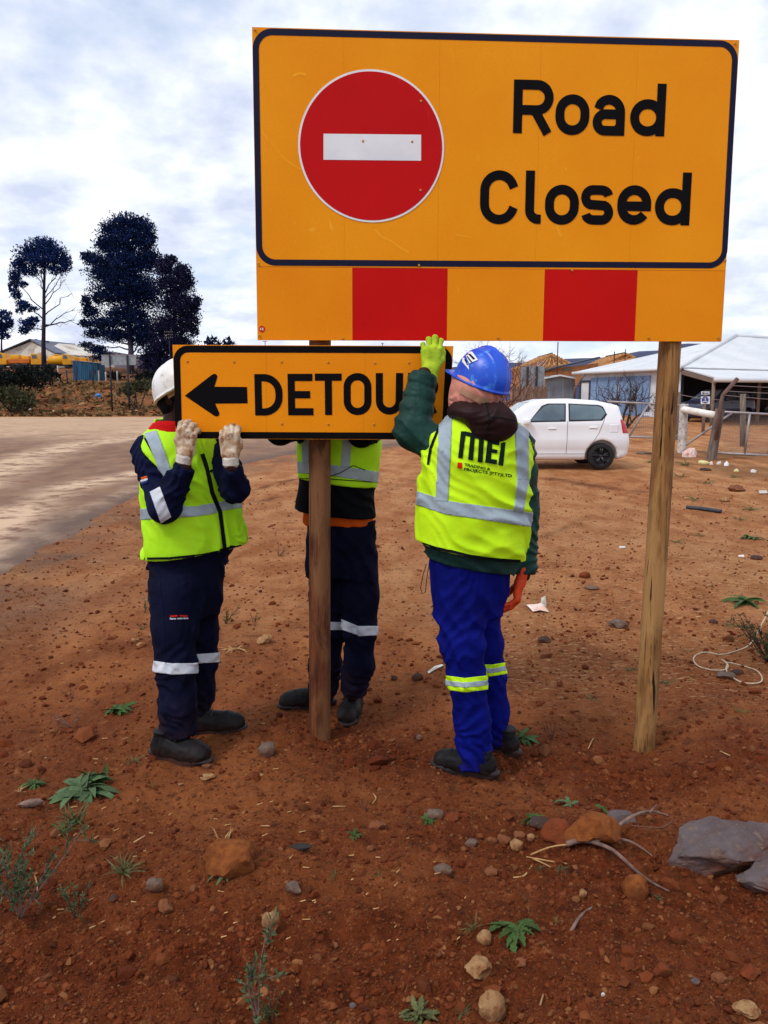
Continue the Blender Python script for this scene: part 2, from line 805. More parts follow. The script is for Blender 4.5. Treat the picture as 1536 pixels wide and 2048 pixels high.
def simple(name, c1, c2=None, scale=6, rough=0.7, bump=0.0, bscale=40, bdist=0.004, stretch=(1, 1, 1), spec=0.4,
           metal=0.0, lo=0.38, hi=0.62, detail=5, rnd=0.0, c3=None, s3=20, dust=None):
    t = NT(name)
    v = t.coord(stretch)
    c = c1
    if c2 is not None:
        c = t.mix(t.rng(t.noise(v, scale, detail), lo, hi), c1, c2)
    if c3 is not None:
        c = t.mix(t.rng(t.noise(v, s3, 6, 0.65), 0.56, 0.66), c, c3)
    if rnd:
        oi = t.n.new('ShaderNodeObjectInfo')
        hsv = t.n.new('ShaderNodeHueSaturation')
        t.l.new(t.rng(oi.outputs['Random'], 0, 1, 1 - rnd, 1 + rnd), hsv.inputs['Value'])
        t.l.new(t.rng(oi.outputs['Random'], 0, 1, 0.5 - rnd * 0.04, 0.5 + rnd * 0.04), hsv.inputs['Hue'])
        if isinstance(c, tuple):
            hsv.inputs['Color'].default_value = (*c, 1)
        else:
            t.l.new(c, hsv.inputs['Color'])
        c = hsv.outputs[0]
    if dust:                                   # settled dust low on the thing (world height)
        col, z0, z1 = dust
        g = t.n.new('ShaderNodeNewGeometry')
        sp = t.n.new('ShaderNodeSeparateXYZ')
        t.l.new(g.outputs['Position'], sp.inputs[0])
        f = t.mul(t.rng(sp.outputs[2], z0, z1, 0.75, 0.0), t.rng(t.noise(v, 30, 5, 0.7), 0.35, 0.7))
        c = t.mix(f, c, col)
    t.color(c)
    t.set(Roughness=rough, Metallic=metal)
    t.b.inputs['Specular IOR Level'].default_value = spec
    if bump:
        t.bump(t.noise(v, bscale, 6, 0.62), bump, bdist)
    return t.m


M = {}
M['sign_black'] = simple('sign_black', S(7, 5, 8), S(11, 8, 11), 8, 0.6, spec=0.08)
M['sign_border'] = simple('sign_border', S(6, 7, 40), S(9, 10, 48), 3, 0.5, spec=0.18)
M['sign_white'] = simple('sign_white', S(232, 234, 236), S(222, 224, 228), 6, 0.42)
M['scuff'] = simple('scuff', S(250, 172, 40), S(246, 158, 18), 40, 0.6, spec=0.1)
M['sign_edge'] = simple('sign_edge', S(250, 186, 90), S(244, 176, 70), 5, 0.5)
M['sign_back'] = simple('sign_back', S(150, 156, 160), S(128, 134, 140), 5, 0.45, metal=0.4)


def sheeting(name, c1, c2, scratch):
    t = NT(name)
    v = t.coord((1, 1, 1))
    c = t.mix(t.rng(t.noise(v, 2.2, 4), 0.35, 0.68), c1, c2)
    # faint print of the retroreflective cells
    cells = t.voro(t.coord((1, 1, 1)), 330)
    c = t.mix(t.rng(cells, 0.15, 0.7, 0.0, 0.35), c, tuple(q * 0.72 for q in c2))
    # a few dull scuffs
    sc = t.mul(t.rng(t.noise(t.coord((2.0, 2.0, 1.1)), 3.1, 8, 0.6, 2.6), 0.665, 0.70), 0.4)
    c = t.mix(sc, c, scratch)
    t.color(c).set(Roughness=0.42)
    t.b.inputs['Specular IOR Level'].default_value = 0.12
    t.bump(cells, 0.06, 0.001)
    return t.m


M['sign_orange'] = sheeting('sign_orange', S(250, 160, 14), S(243, 148, 4), S(254, 184, 56))
M['sign_orange2'] = sheeting('sign_orange2', S(247, 150, 10), S(238, 138, 3), S(252, 182, 60))
M['sign_red'] = sheeting('sign_red', S(206, 5, 10), S(194, 3, 6), S(210, 34, 30))
M['stripe_red'] = sheeting('stripe_red', S(210, 8, 0), S(196, 4, 0), S(214, 34, 16))
M['rivet'] = simple('rivet', S(214, 160, 70), S(170, 120, 50), 60, 0.4, metal=0.6)


def post_wood(name, a, b, dark, knot):
    t = NT(name)
    v = t.coord((34, 34, 1.5))
    n1 = t.noise(v, 1.0, 8, 0.66, 0.8)
    c = t.mix(t.rng(n1, 0.40, 0.58), a, b)
    n2 = t.noise(t.coord((90, 90, 2.2), loc=(3, 1, 2)), 1.0, 6, 0.6, 0.3)
    c = t.mix(t.rng(n2, 0.54, 0.66), c, dark)
    n3 = t.noise(t.coord((5, 5, 1.7), loc=(7, 3, 1)), 1.0, 5, 0.6)
    c = t.mix(t.mul(t.rng(n3, 0.52, 0.62), 0.6), c, knot)
    n4 = t.noise(t.coord((9, 9, 2.6), loc=(1, 5, 8)), 1.0, 6, 0.65, 0.4)
    c = t.mix(t.rng(n4, 0.57, 0.66, 0, 0.75), c, dark)
    crack = t.noise(t.coord((34, 34, 0.75), loc=(2, 9, 4)), 1.0, 4, 0.5, 0.8)
    ck = t.rng(crack, 0.63, 0.66)
    c = t.mix(ck, c, tuple(q * 0.25 for q in dark))
    t.color(c).set(Roughness=0.8)
    t.b.inputs['Specular IOR Level'].default_value = 0.25
    h = t.mul(n2, t.mul(ck, -1.2), 'ADD')
    t.bump(h, 0.7, 0.006)
    return t.m


M['post_old'] = post_wood('post_old', S(112, 62, 33), S(76, 38, 20), S(40, 20, 12), S(140, 98, 64))
M['post_new'] = post_wood('post_new', S(156, 112, 64), S(120, 80, 43), S(66, 43, 23), S(180, 138, 86))


def cloth(name, c1, c2, rough=0.85, weave=900, wstr=0.12, dust=None, fold=0.25, sheen=0.0, wave_scale=22):
    t = NT(name)
    v = t.coord((1, 1, 1))
    c = t.mix(t.rng(t.noise(v, 7, 6, 0.6), 0.35, 0.66), c1, c2)
    if dust:
        col, z0, z1 = dust
        g = t.n.new('ShaderNodeNewGeometry')
        sp = t.n.new('ShaderNodeSeparateXYZ')
        t.l.new(g.outputs['Position'], sp.inputs[0])
        f = t.mul(t.rng(sp.outputs[2], z0, z1, 0.6, 0.0), t.rng(t.noise(v, 14, 6, 0.7), 0.38, 0.72))
        c = t.mix(f, c, col)
    t.color(c).set(Roughness=rough)
    t.b.inputs['Specular IOR Level'].default_value = 0.08
    if sheen:
        t.b.inputs['Sheen Weight'].default_value = sheen
    rn = t.n.new('ShaderNodeTexNoise')
    rn.noise_type = 'RIDGED_MULTIFRACTAL'
    rn.inputs['Scale'].default_value = 1.0
    rn.inputs['Detail'].default_value = 3
    rn.inputs['Roughness'].default_value = 0.4
    rn.inputs['Distortion'].default_value = 0.9
    t.l.new(t.coord((wave_scale * .55, wave_scale * .55, wave_scale * .38)), rn.inputs['Vector'])
    b0 = t.bump(rn.outputs['Fac'], min(1, fold * 1.5), 0.010)
    b1 = t.bump(t.noise(v, wave_scale, 3, 0.5, 0.8), fold, 0.012, chain=b0)
    t.bump(t.noise(v, weave, 2, 0.5), wstr, 0.001, chain=b1)
    return t.m


M['hi_vis'] = cloth('hi_vis', (0.60, 0.92, 0.015), (0.50, 0.86, 0.012), 0.62, fold=0.32, wave_scale=12)
M['hi_vis_mesh'] = cloth('hi_vis_mesh', (0.46, 0.84, 0.02), (0.38, 0.78, 0.015), 0.62, fold=0.32, wave_scale=12)
M['reflective'] = cloth('reflective', S(164, 178, 186), S(140, 156, 168), 0.42, fold=0.2)
M['reflective_white'] = cloth('reflective_white', S(206, 210, 216), S(180, 186, 198), 0.5, fold=0.2)
M['trim_black'] = cloth('trim_black', S(14, 16, 22), S(22, 24, 30), 0.8)
M['print_green'] = cloth('print_green', S(8, 26, 18), S(12, 34, 22), 0.6)
M['print_red'] = cloth('print_red', S(206, 40, 20), S(190, 34, 16), 0.6)
M['navy'] = cloth('navy', S(8, 10, 28), S(13, 16, 42), 0.85, dust=(S(70, 46, 36), 0.0, 0.30), fold=.4)
M['navy_jacket'] = cloth('navy_jacket', S(9, 13, 38), S(17, 24, 58), 0.82, fold=.5)
M['black_coat'] = cloth('black_coat', S(6, 8, 13), S(10, 13, 20), 0.85)
M['royal_blue'] = cloth('royal_blue', S(8, 19, 116), S(4, 10, 86), 0.8, fold=.4, dust=(S(60, 40, 60), 0.0, 0.12))
M['puffer_green'] = cloth('puffer_green', S(34, 66, 60), S(24, 52, 48), 0.45, fold=0.5, wave_scale=30)
M['hood_brown'] = cloth('hood_brown', S(48, 30, 32), S(38, 24, 26), 0.5, fold=0.4)
M['red_cloth'] = cloth('red_cloth', S(196, 22, 22), S(170, 16, 18), 0.85)
M['orange_cloth'] = cloth('orange_cloth', S(196, 86, 22), S(176, 70, 16), 0.85)
M['pink_cloth'] = cloth('pink_cloth', S(214, 150, 132), S(198, 130, 112), 0.85)
M['beanie'] = cloth('beanie', S(14, 13, 16), S(20, 18, 22), 0.9)
M['strap'] = cloth('strap', S(190, 150, 122), S(170, 130, 104), 0.8)
M['glove_white'] = simple('glove_white', S(206, 190, 170), S(160, 124, 88), 34, 0.9, 0.4, 260, 0.002, c3=S(128, 78, 42), s3=20)
M['glove_cuff'] = simple('glove_cuff', S(214, 208, 198), S(188, 178, 164), 60, 0.9, 0.4, 300, 0.002)
M['glove_orange'] = simple('glove_orange', S(224, 74, 24), S(204, 56, 14), 30, 0.55, 0.3, 120, 0.002)
M['glove_lime'] = simple('glove_lime', S(178, 206, 40), S(150, 180, 30), 26, 0.85, 0.3, 300, 0.002)
M['glove_dark'] = simple('glove_dark', S(46, 32, 22), S(60, 42, 28), 30, 0.7)
M['skin_dark'] = simple('skin_dark', S(52, 28, 20), S(40, 21, 15), 14, 0.6, 0.1, 200, 0.001, spec=0.2)
M['hat_white'] = simple('hat_white', S(228, 228, 226), S(214, 212, 206), 9, 0.35, c3=S(176, 168, 156), s3=22, spec=0.5)
M['hat_blue'] = simple('hat_blue', S(10, 84, 214), S(6, 70, 196), 8, 0.36, c3=S(60, 130, 220), s3=24, spec=0.5)
M['hat_inner'] = simple('hat_inner', S(196, 176, 140), S(176, 156, 120), 12, 0.5)
M['boot'] = simple('boot', S(12, 11, 14), S(22, 20, 22), 14, 0.62, 0.5, 110, 0.003, spec=0.2, dust=(S(80, 46, 30), -0.03, 0.08))
M['boot_sole'] = simple('boot_sole', S(22, 22, 25), S(32, 30, 32), 20, 0.7, 0.3, 80, 0.003, dust=(S(118, 64, 38), -0.03, 0.05))
M['lace'] = simple('lace', S(70, 62, 56), S(40, 36, 34), 60, 0.8)
M['eyelet'] = simple('eyelet', S(190, 180, 165), None, metal=0.8, rough=0.35)
M['eye'] = simple('eye', S(230, 226, 218), None, rough=0.3)
M['cord'] = simple('cord', S(20, 26, 34), None, rough=0.8)


def ground_mat():
    t = NT('red_soil')
    v = t.geo_pos()
    v2 = t.geo_pos((1, 0.45, 1))
    big = t.noise(v2, 0.55, 6, 0.6)
    mid = t.noise(v2, 2.6, 7, 0.62)
    fine = t.noise(v, 16, 7, 0.7)
    grit = t.noise(v, 95, 4, 0.7)
    c = t.mix(t.rng(mid, 0.38, 0.62), S(128, 68, 35), S(168, 100, 56))
    c = t.mix(t.mul(t.rng(big, 0.44, 0.62), 0.7), c, S(104, 52, 28))
    dry = t.attr('dry')
    pale = t.mix(t.rng(mid, 0.4, 0.6), S(168, 108, 64), S(194, 142, 96))
    c = t.mix(t.mul(dry, t.rng(big, 0.3, 0.6, 0.35, 1.0)), c, pale)
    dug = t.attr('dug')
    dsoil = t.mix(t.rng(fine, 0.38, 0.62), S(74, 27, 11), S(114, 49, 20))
    c = t.mix(t.mul(dug, t.rng(mid, 0.3, 0.62, 0.55, 1.0)), c, dsoil)  # dug earth colour, also carrying the painted foreground vignette
    c = t.mix(t.mul(t.attr('verge'), t.rng(mid, 0.3, 0.6, 0.3, 1.0)), c, S(108, 80, 66))
    c = t.mix(t.mul(t.attr('rut'), t.rng(fine, 0.34, 0.6, 0.5, 1.0)), c, S(84, 34, 17))
    c = t.mix(t.rng(fine, 0.58, 0.72, 0, 0.55), c, S(180, 124, 78))
    c = t.mix(t.rng(fine, 0.44, 0.30, 0, 0.85), c, S(60, 28, 16))
    straw = t.mul(t.attr('straw'), t.rng(t.noise(t.geo_pos((7, 30, 7)), 2.0, 5, 0.7, 1.0), 0.55, 0.64))
    c = t.mix(straw, c, S(206, 166, 120))
    streak = t.noise(t.geo_pos((1.0, 1.9, 1)), 3.0, 9, 0.74, 0.2)
    c = t.mix(t.mul(t.mul(dry, t.rng(streak, 0.56, 0.66)), 0.65), c, S(196, 148, 106))
    c = t.mix(t.mul(t.rng(streak, 0.43, 0.33), 0.6), c, S(88, 44, 26))  # dark streaks painted into the soil colour as shadows of low bumps
    pit = t.noise(v, 38, 6, 0.75)
    c = t.mix(t.rng(pit, 0.42, 0.31, 0, 0.8), c, S(52, 24, 14))  # low spots darkened in the colour, as shade in small hollows
    c = t.mix(t.rng(pit, 0.60, 0.72, 0, 0.5), c, S(172, 116, 72))
    c = t.mix(t.rng(grit, 0.60, 0.72, 0, 0.6), c, S(196, 150, 106))
    c = t.mix(t.rng(grit, 0.40, 0.28, 0, 0.7), c, S(48, 24, 16))
    veg = t.mul(t.attr('veg'), t.rng(t.noise(t.geo_pos((0.6, 0.25, 0.6)), 1.6, 8, 0.72), 0.4, 0.56))
    vc = t.mix(t.rng(t.noise(v, 2.5, 6, 0.7), 0.4, 0.6), S(112, 78, 50), S(74, 62, 40))
    c = t.mix(veg, c, vc)
    t.color(c).set(Roughness=0.95)
    t.b.inputs['Specular IOR Level'].default_value = 0.12
    b0 = t.bump(streak, 0.6, 0.05)
    b1 = t.bump(fine, 1.0, 0.04, chain=b0)
    b1 = t.bump(pit, 0.8, 0.015, chain=b1)
    t.bump(grit, 0.7, 0.006, chain=b1)
    return t.m


def road_mat():
    t = NT('dirt_road')
    v = t.geo_pos()
    lanes = t.attr('lane')
    mid = t.noise(t.geo_pos((1, 0.5, 1)), 1.6, 7, 0.65)
    grit = t.noise(v, 60, 4, 0.7)
    c = t.mix(t.rng(mid, 0.38, 0.62), S(114, 86, 70), S(138, 106, 84))
    wob = t.noise(t.geo_pos((1, 1, 1)), 2.2, 8, 0.72)
    c = t.mix(t.mul(t.mul(t.rng(lanes, 0.05, 0.8), 1.1), t.rng(wob, 0.36, 0.54)), c, S(196, 166, 138))
    c = t.mix(t.mul(t.rng(wob, 0.48, 0.36), 0.6), c, S(112, 74, 58))
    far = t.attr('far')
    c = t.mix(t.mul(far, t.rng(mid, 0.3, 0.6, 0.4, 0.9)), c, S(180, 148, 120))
    edge = t.attr('edge')
    c = t.mix(t.mul(edge, t.rng(mid, 0.34, 0.56, 0.45, 1.0)), c, S(100, 80, 70))
    c = t.mix(t.rng(grit, 0.62, 0.75, 0, 0.4), c, S(210, 186, 164))
    c = t.mix(t.rng(grit, 0.38, 0.27, 0, 0.4), c, S(80, 60, 50))
    t.color(c).set(Roughness=0.92)
    t.b.inputs['Specular IOR Level'].default_value = 0.15
    b1 = t.bump(mid, 0.5, 0.03)
    t.bump(grit, 0.5, 0.006, chain=b1)
    return t.m


def island_mat(name, cols, rough=0.95, bump=0.5, bscale=60):
    t = NT(name)
    g = t.n.new('ShaderNodeNewGeometry')
    rp = t.n.new('ShaderNodeValToRGB')
    el = rp.color_ramp.elements
    el[0].position, el[0].color = 0, (*cols[0], 1)
    el[1].position, el[1].color = 1, (*cols[-1], 1)
    for i, c in enumerate(cols[1:-1]):
        e = el.new((i + 1) / (len(cols) - 1))
        e.color = (*c, 1)
    t.l.new(g.outputs['Random Per Island'], rp.inputs[0])
    t.color(rp.outputs[0]).set(Roughness=rough)
    t.b.inputs['Specular IOR Level'].default_value = 0.15
    t.bump(t.noise(t.geo_pos(), bscale, 5, 0.7), bump, 0.01)
    return t.m


M['soil'] = ground_mat()
M['road'] = road_mat()
M['clods'] = island_mat('clods', [S(80, 33, 15), S(96, 42, 19), S(112, 54, 26), S(90, 38, 17), S(122, 66, 35), S(70, 31, 17), S(140, 90, 54)], bscale=240)


def stone_mat(name, a, b, c, scale=9):
    t = NT(name)
    v = t.coord((1, 1, 1))
    k = scale / 9
    col = t.mix(t.rng(t.noise(v, 30 * k, 8, 0.65), 0.36, 0.64), a, b)
    col = t.mix(t.rng(t.noise(v, 60 * k, 6, 0.7), 0.55, 0.68), col, c)
    g = t.n.new('ShaderNodeNewGeometry')
    sp = t.n.new('ShaderNodeSeparateXYZ')
    t.l.new(g.outputs['Normal'], sp.inputs[0])
    side = t.rng(sp.outputs[2], -0.2, 0.75, 0.9, 0.22)
    soil = t.mix(t.noise(v, 90, 4, 0.7), S(88, 42, 22), S(132, 78, 46))
    col = t.mix(t.mul(side, t.rng(t.noise(v, 22 * k, 6, 0.7), 0.36, 0.62)), col, soil)
    t.color(col).set(Roughness=0.92)
    t.b.inputs['Specular IOR Level'].default_value = 0.12
    b1 = t.bump(t.noise(v, 34 * k, 8, 0.68), 0.8, 0.014)
    t.bump(t.noise(v, 190 * k, 5, 0.7), 0.5, 0.003, chain=b1)
    return t.m


M['stone_grey'] = stone_mat('stone_grey', S(112, 98, 88), S(84, 72, 66), S(146, 126, 106))
M['stone_slate'] = stone_mat('stone_slate', S(98, 90, 92), S(70, 63, 66), S(122, 106, 94), 3)
M['stone_brown'] = stone_mat('stone_brown', S(132, 82, 54), S(102, 62, 44), S(164, 116, 80))
M['stone_ochre'] = stone_mat('stone_ochre', S(138, 80, 38), S(108, 56, 26), S(96, 44, 22))
M['stone_tan'] = stone_mat('stone_tan', S(168, 134, 94), S(136, 96, 62), S(108, 62, 36))
M['stone_red'] = stone_mat('stone_red', S(122, 58, 32), S(94, 42, 24), S(142, 80, 50))
M['stone_dark'] = stone_mat('stone_dark', S(70, 60, 58), S(50, 43, 42), S(92, 74, 64))

M['leaf_green'] = simple('leaf_green', S(70, 92, 42), S(44, 68, 32), 30, 0.7, rnd=0.3, spec=0.2)
M['leaf_blue'] = simple('leaf_blue', S(84, 104, 70), S(62, 84, 52), 30, 0.7, rnd=0.3, spec=0.2)
M['leaf_olive'] = simple('leaf_olive', S(92, 94, 52), S(70, 74, 42), 9, 0.7, rnd=0.25, spec=0.3)
M['twig_grey'] = simple('twig_grey', S(128, 100, 86), S(92, 70, 62), 30, 0.85, 0.5, 80, 0.003)
M['twig_dark'] = simple('twig_dark', S(70, 50, 46), S(52, 38, 36), 20, 0.9)
M['twig_red'] = simple('twig_red', S(112, 72, 56), S(86, 54, 44), 20, 0.9)
M['straw'] = simple('straw', S(186, 146, 96), S(150, 108, 66), 20, 0.85, rnd=0.15)
M['seed_yellow'] = simple('seed_yellow', S(214, 150, 30), None, rough=0.6)
M['paper'] = simple('paper', S(226, 214, 208), S(212, 178, 160), 9, 0.85)
M['plastic_white'] = simple('plastic_white', S(206, 202, 196), S(176, 168, 158), 12, 0.5)
M['plastic_cream'] = simple('plastic_cream', S(214, 206, 150), S(196, 186, 128), 8, 0.5)
M['plastic_blue'] = simple('plastic_blue', S(40, 130, 190), S(24, 104, 170), 8, 0.5)
M['bag_print'] = simple('bag_print', S(224, 210, 204), S(206, 150, 130), 18, 0.6, c3=S(120, 90, 100), s3=14)
M['pipe_black'] = simple('pipe_black', S(40, 42, 52), S(54, 56, 66), 20, 0.55)
M['rope'] = simple('rope', S(206, 186, 160), S(180, 156, 128), 60, 0.9, 0.5, 300, 0.002)
M['rubber_scrap'] = simple('rubber_scrap', S(30, 26, 26), S(44, 36, 34), 30, 0.8, 0.5, 60, 0.004)

# car
M['car_white'] = simple('car_white', S(236, 238, 240), S(230, 233, 237), 2, 0.22, spec=0.6, dust=(S(200, 180, 165), 0.1, 0.4))
M['car_white'].node_tree.nodes['Principled BSDF'].inputs['Coat Weight'].default_value = 0.5
M['glass_dark'] = simple('glass_dark', S(36, 46, 54), S(50, 62, 72), 1.2, 0.06, spec=0.9)
M['glass_tint'] = simple('glass_tint', S(92, 116, 128), S(58, 78, 90), 0.9, 0.06, spec=0.9)
M['tyre'] = simple('tyre', S(24, 24, 27), S(34, 32, 33), 10, 0.85, 0.2, 60, 0.004)
M['rim_black'] = simple('rim_black', S(22, 24, 32), None, rough=0.3, spec=0.6)
M['rim_silver'] = simple('rim_silver', S(170, 172, 178), None, rough=0.3, metal=0.7)
M['seam'] = simple('seam', S(96, 98, 104), None, rough=0.6)
M['dark_plastic'] = simple('dark_plastic', S(24, 24, 27), None, rough=0.6)
M['tail_red'] = simple('tail_red', S(196, 16, 24), S(160, 8, 16), 20, 0.2, spec=0.8)
M['tail_clear'] = simple('tail_clear', S(226, 190, 186), None, rough=0.2, spec=0.8)
M['car_navy'] = simple('car_navy', S(34, 42, 72), S(28, 34, 60), 3, 0.25, spec=0.6)
M['car_black'] = simple('car_black', S(18, 19, 24), S(24, 25, 30), 3, 0.3, spec=0.6)

# buildings and far things
M['roof_white'] = simple('roof_white', S(210, 212, 214), S(198, 201, 205), 0.5, 0.55, spec=0.3)
M['wall_white'] = simple('wall_white', S(206, 210, 216), S(186, 190, 196), 1.4, 0.9, 0.3, 6, 0.02)
M['wall_blue'] = simple('wall_blue', S(118, 146, 180), S(96, 124, 160), 1.0, 0.7, rnd=0.1)
M['carport_shade'] = simple('carport_shade', S(44, 44, 54), S(36, 36, 46), 1, 0.9)  # wall colour made dark to paint in the shade under the carport roof
M['timber_grey'] = simple('timber_grey', S(128, 106, 92), S(100, 82, 72), 3, 0.9, 0.4, 20, 0.01, stretch=(8, 8, 1), rnd=0.12)
M['timber_new'] = simple('timber_new', S(206, 158, 106), S(186, 134, 84), 2, 0.8, rnd=0.1)
M['brick'] = simple('brick', S(188, 132, 84), S(168, 108, 66), 2, 0.9)
M['corrugated'] = simple('corrugated', S(132, 142, 152), S(104, 112, 122), 0.8, 0.55, rnd=0.12)
M['roof_grey'] = simple('roof_grey', S(96, 100, 116), S(80, 84, 100), 0.6, 0.6)
M['roof_dark'] = simple('roof_dark', S(50, 54, 66), None, rough=0.6)
M['gable_white'] = simple('gable_white', S(206, 200, 190), S(176, 164, 150), 0.35, 0.95, c3=S(146, 128, 112), s3=0.7)
M['chimney_red'] = simple('chimney_red', S(130, 52, 52), None, rough=0.9)
M['shed_plank'] = simple('shed_plank', S(40, 92, 122), S(28, 64, 92), 1.2, 0.85, rnd=0.3, stretch=(2, 2, 0.4), c3=S(24, 34, 52), s3=1.6)
M['truck_yellow'] = simple('truck_yellow', S(232, 168, 12), S(212, 146, 8), 0.8, 0.5)
M['truck_orange'] = simple('truck_orange', S(206, 112, 24), S(186, 92, 18), 0.8, 0.6)
M['pole_dark'] = simple('pole_dark', S(30, 28, 36), S(42, 38, 46), 2, 0.8)
M['pole_pale'] = simple('pole_pale', S(178, 166, 154), S(146, 132, 120), 2, 0.9)
M['post_weathered'] = simple('post_weathered', S(122, 108, 98), S(92, 80, 72), 4, 0.9, 0.6, 20, 0.02, stretch=(4, 4, 0.6))
M['post_white'] = simple('post_white', S(208, 204, 200), S(170, 160, 152), 5, 0.85, 0.5, 18, 0.01, c3=S(120, 106, 96), s3=9)
M['log_white'] = simple('log_white', S(232, 228, 222), S(214, 206, 196), 4, 0.8, 0.4, 18, 0.01)
M['pipe_grey'] = simple('pipe_grey', S(166, 162, 164), S(140, 132, 130), 3, 0.5, metal=0.3)
M['pipe_rust'] = simple('pipe_rust', S(112, 84, 76), S(90, 66, 60), 5, 0.85)
M['wire'] = simple('wire', S(140, 128, 124), None, rough=0.5, metal=0.4)
M['notice_white'] = simple('notice_white', S(224, 228, 234), None, rough=0.5)
M['notice_blue'] = simple('notice_blue', S(26, 66, 150), None, rough=0.5)
M['bark_dark'] = simple('bark_dark', S(46, 38, 52), S(30, 25, 36), 0.8, 0.95, 0.8, 3, 0.08, stretch=(3, 3, 0.6))
M['bark_pale'] = simple('bark_pale', S(92, 84, 96), S(66, 60, 74), 0.8, 0.95, 0.6, 3, 0.05, stretch=(3, 3, 0.6))


def foliage(name, cols):
    return island_mat(name, cols, 0.85, 0.0, 1)


M['pine_blue'] = foliage('pine_blue', [S(14, 34, 84), S(24, 52, 116), S(10, 24, 62), S(34, 66, 130), S(14, 32, 64), S(8, 18, 44)])
M['pine_dark'] = foliage('pine_dark', [S(12, 26, 66), S(20, 40, 92), S(8, 16, 42), S(30, 56, 112), S(14, 28, 52), S(6, 12, 30)])
M['gum_dark'] = foliage('gum_dark', [S(16, 18, 48), S(24, 28, 64), S(12, 14, 38), S(48, 42, 80), S(20, 26, 50)])
M['bush_dark'] = foliage('bush_dark', [S(20, 26, 28), S(30, 38, 36), S(16, 20, 26), S(44, 50, 40)])
M['bush_olive'] = foliage('bush_olive', [S(66, 70, 46), S(52, 58, 40), S(84, 84, 54), S(44, 48, 36)])
M['bush_brown'] = foliage('bush_brown', [S(96, 66, 34), S(70, 48, 28), S(120, 90, 44), S(54, 44, 26)])
M['dry_grass'] = foliage('dry_grass', [S(136, 98, 62), S(110, 80, 50), S(92, 76, 48), S(72, 66, 40), S(150, 112, 72), S(104, 62, 40)])
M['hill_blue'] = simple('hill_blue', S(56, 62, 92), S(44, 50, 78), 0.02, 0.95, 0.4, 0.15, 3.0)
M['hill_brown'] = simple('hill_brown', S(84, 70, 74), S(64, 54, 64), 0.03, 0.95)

# ================================================================ TERRAIN
def mounds(x, y):
    """soil heaped and dug about the posts and in front of the camera"""
    g = lambda cx, cy, sx, sy, a=0.0: np.exp(-(((x - cx) * math.cos(a) + (y - cy) * math.sin(a)) / sx) ** 2
                                             - ((-(x - cx) * math.sin(a) + (y - cy) * math.cos(a)) / sy) ** 2)
    z = 0.07 * g(-0.05, 2.28, 0.55, 0.30)
    z = z + 0.06 * g(0.78, 2.55, 0.30, 0.16) + 0.05 * g(-0.62, 2.30, 0.3, 0.2)
    z = z - 0.05 * g(1.0, 2.9, 0.4, 0.16) + 0.024 * g(0.33, 2.97, 0.22, 0.16)
    z = z + 0.05 * g(1.75, 3.05, 0.55, 0.35) + 0.005 * g(-0.28, 3.40, 0.25, 0.18) - 0.06 * g(1.2, 3.34, 0.28, 0.22)
    z = z - 0.06 * ss(-0.9, -2.6, x) * ss(6.0, 3.5, y)
    return z


def terrain(x, y, rough=True):
    x = np.asarray(x, float)
    y = np.asarray(y, float)
    s = x / np.maximum(y, 1.0)
    right = ss(-0.05, 0.14, s)
    left = ss(-0.06, -0.22, s)
    zr = 0.0267 * np.maximum(y - 14.6, 0) * ss(62, 58, y) + 1.2 * ss(58, 62, y)
    zl = 0.26 * ss(6, 58, y) + 3.4 * ss(61, 86, y) + 2.2 * ss(86, 106, y)
    zm = 0.26 * ss(6, 58, y) + 1.2 * ss(60, 110, y)
    z = zr * right + (1 - right) * (zl * left + zm * (1 - left))
    z = z + mounds(x, y)
    if rough:
        near = 1 / (1 + (np.maximum(y, 0) / 13.0) ** 2)
        z = z + 0.020 * fbm(x * 1.7, y * 1.7, 0.3, 3, 3) * (0.4 + 0.6 * near)
        dg = dug(x, y)
        z = z + near * (0.0100 * fbm(x * 11, y * 11, 0.7, 5, 3, 0.6) * (0.7 + 1.6 * dg)
                        + 0.0036 * fbm(x * 42, y * 42, 1.7, 9, 2, 0.6))
        z = z + 0.16 * ss(61, 70, y) * left * fbm(x * 0.35, y * 0.35, 2.2, 13, 3)
    return z


def dug(x, y):  # freshly dug earth, plus a painted darkening of the near foreground
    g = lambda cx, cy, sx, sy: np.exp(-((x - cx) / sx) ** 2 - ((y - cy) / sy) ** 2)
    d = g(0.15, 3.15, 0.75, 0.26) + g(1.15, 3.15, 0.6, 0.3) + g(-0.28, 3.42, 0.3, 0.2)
    d = d + 0.55 * ss(2.9, 2.1, y) + 0.6 * g(0.35, 2.45, 1.0, 0.35) + 0.8 * g(1.5, 2.1, 0.8, 0.4) + 0.5 * g(-0.4, 1.9, 1.5, 0.35) + 0.5 * g(-1.6, 2.9, 0.6, 0.5)  # wide foreground ramp puts vignette darkening into the soil colour; spots are dug earth
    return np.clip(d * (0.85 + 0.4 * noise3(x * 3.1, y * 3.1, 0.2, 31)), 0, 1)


def gz(x, y):
    return float(terrain(np.array([x]), np.array([y]))[0])


def G(px, py, ymax=140):
    """the ground point seen at a picture position"""
    r = ray(px, py)
    r = r / r.y
    ys = np.concatenate([np.linspace(1.2, 8, 700), np.geomspace(8, ymax, 900)[1:]])
    z = terrain(r.x * ys, ys)
    below = np.nonzero(CAM.z + r.z * ys < z)[0]
    y = ys[below[0]] if len(below) else ymax
    return Vector((r.x * y, y, gz(r.x * y, y)))


def axis_grid(fine_lo, fine_hi, step, lo, hi, grow=1.11):
    a = list(np.arange(fine_lo, fine_hi + 1e-6, step))
    s, v, out = step, fine_hi, []
    while v < hi:
        s *= grow
        v += s
        out.append(v)
    s, v, pre = step, fine_lo, []
    while v > lo:
        s *= grow
        v -= s
        pre.append(v)
    return np.array(pre[::-1] + a + out)


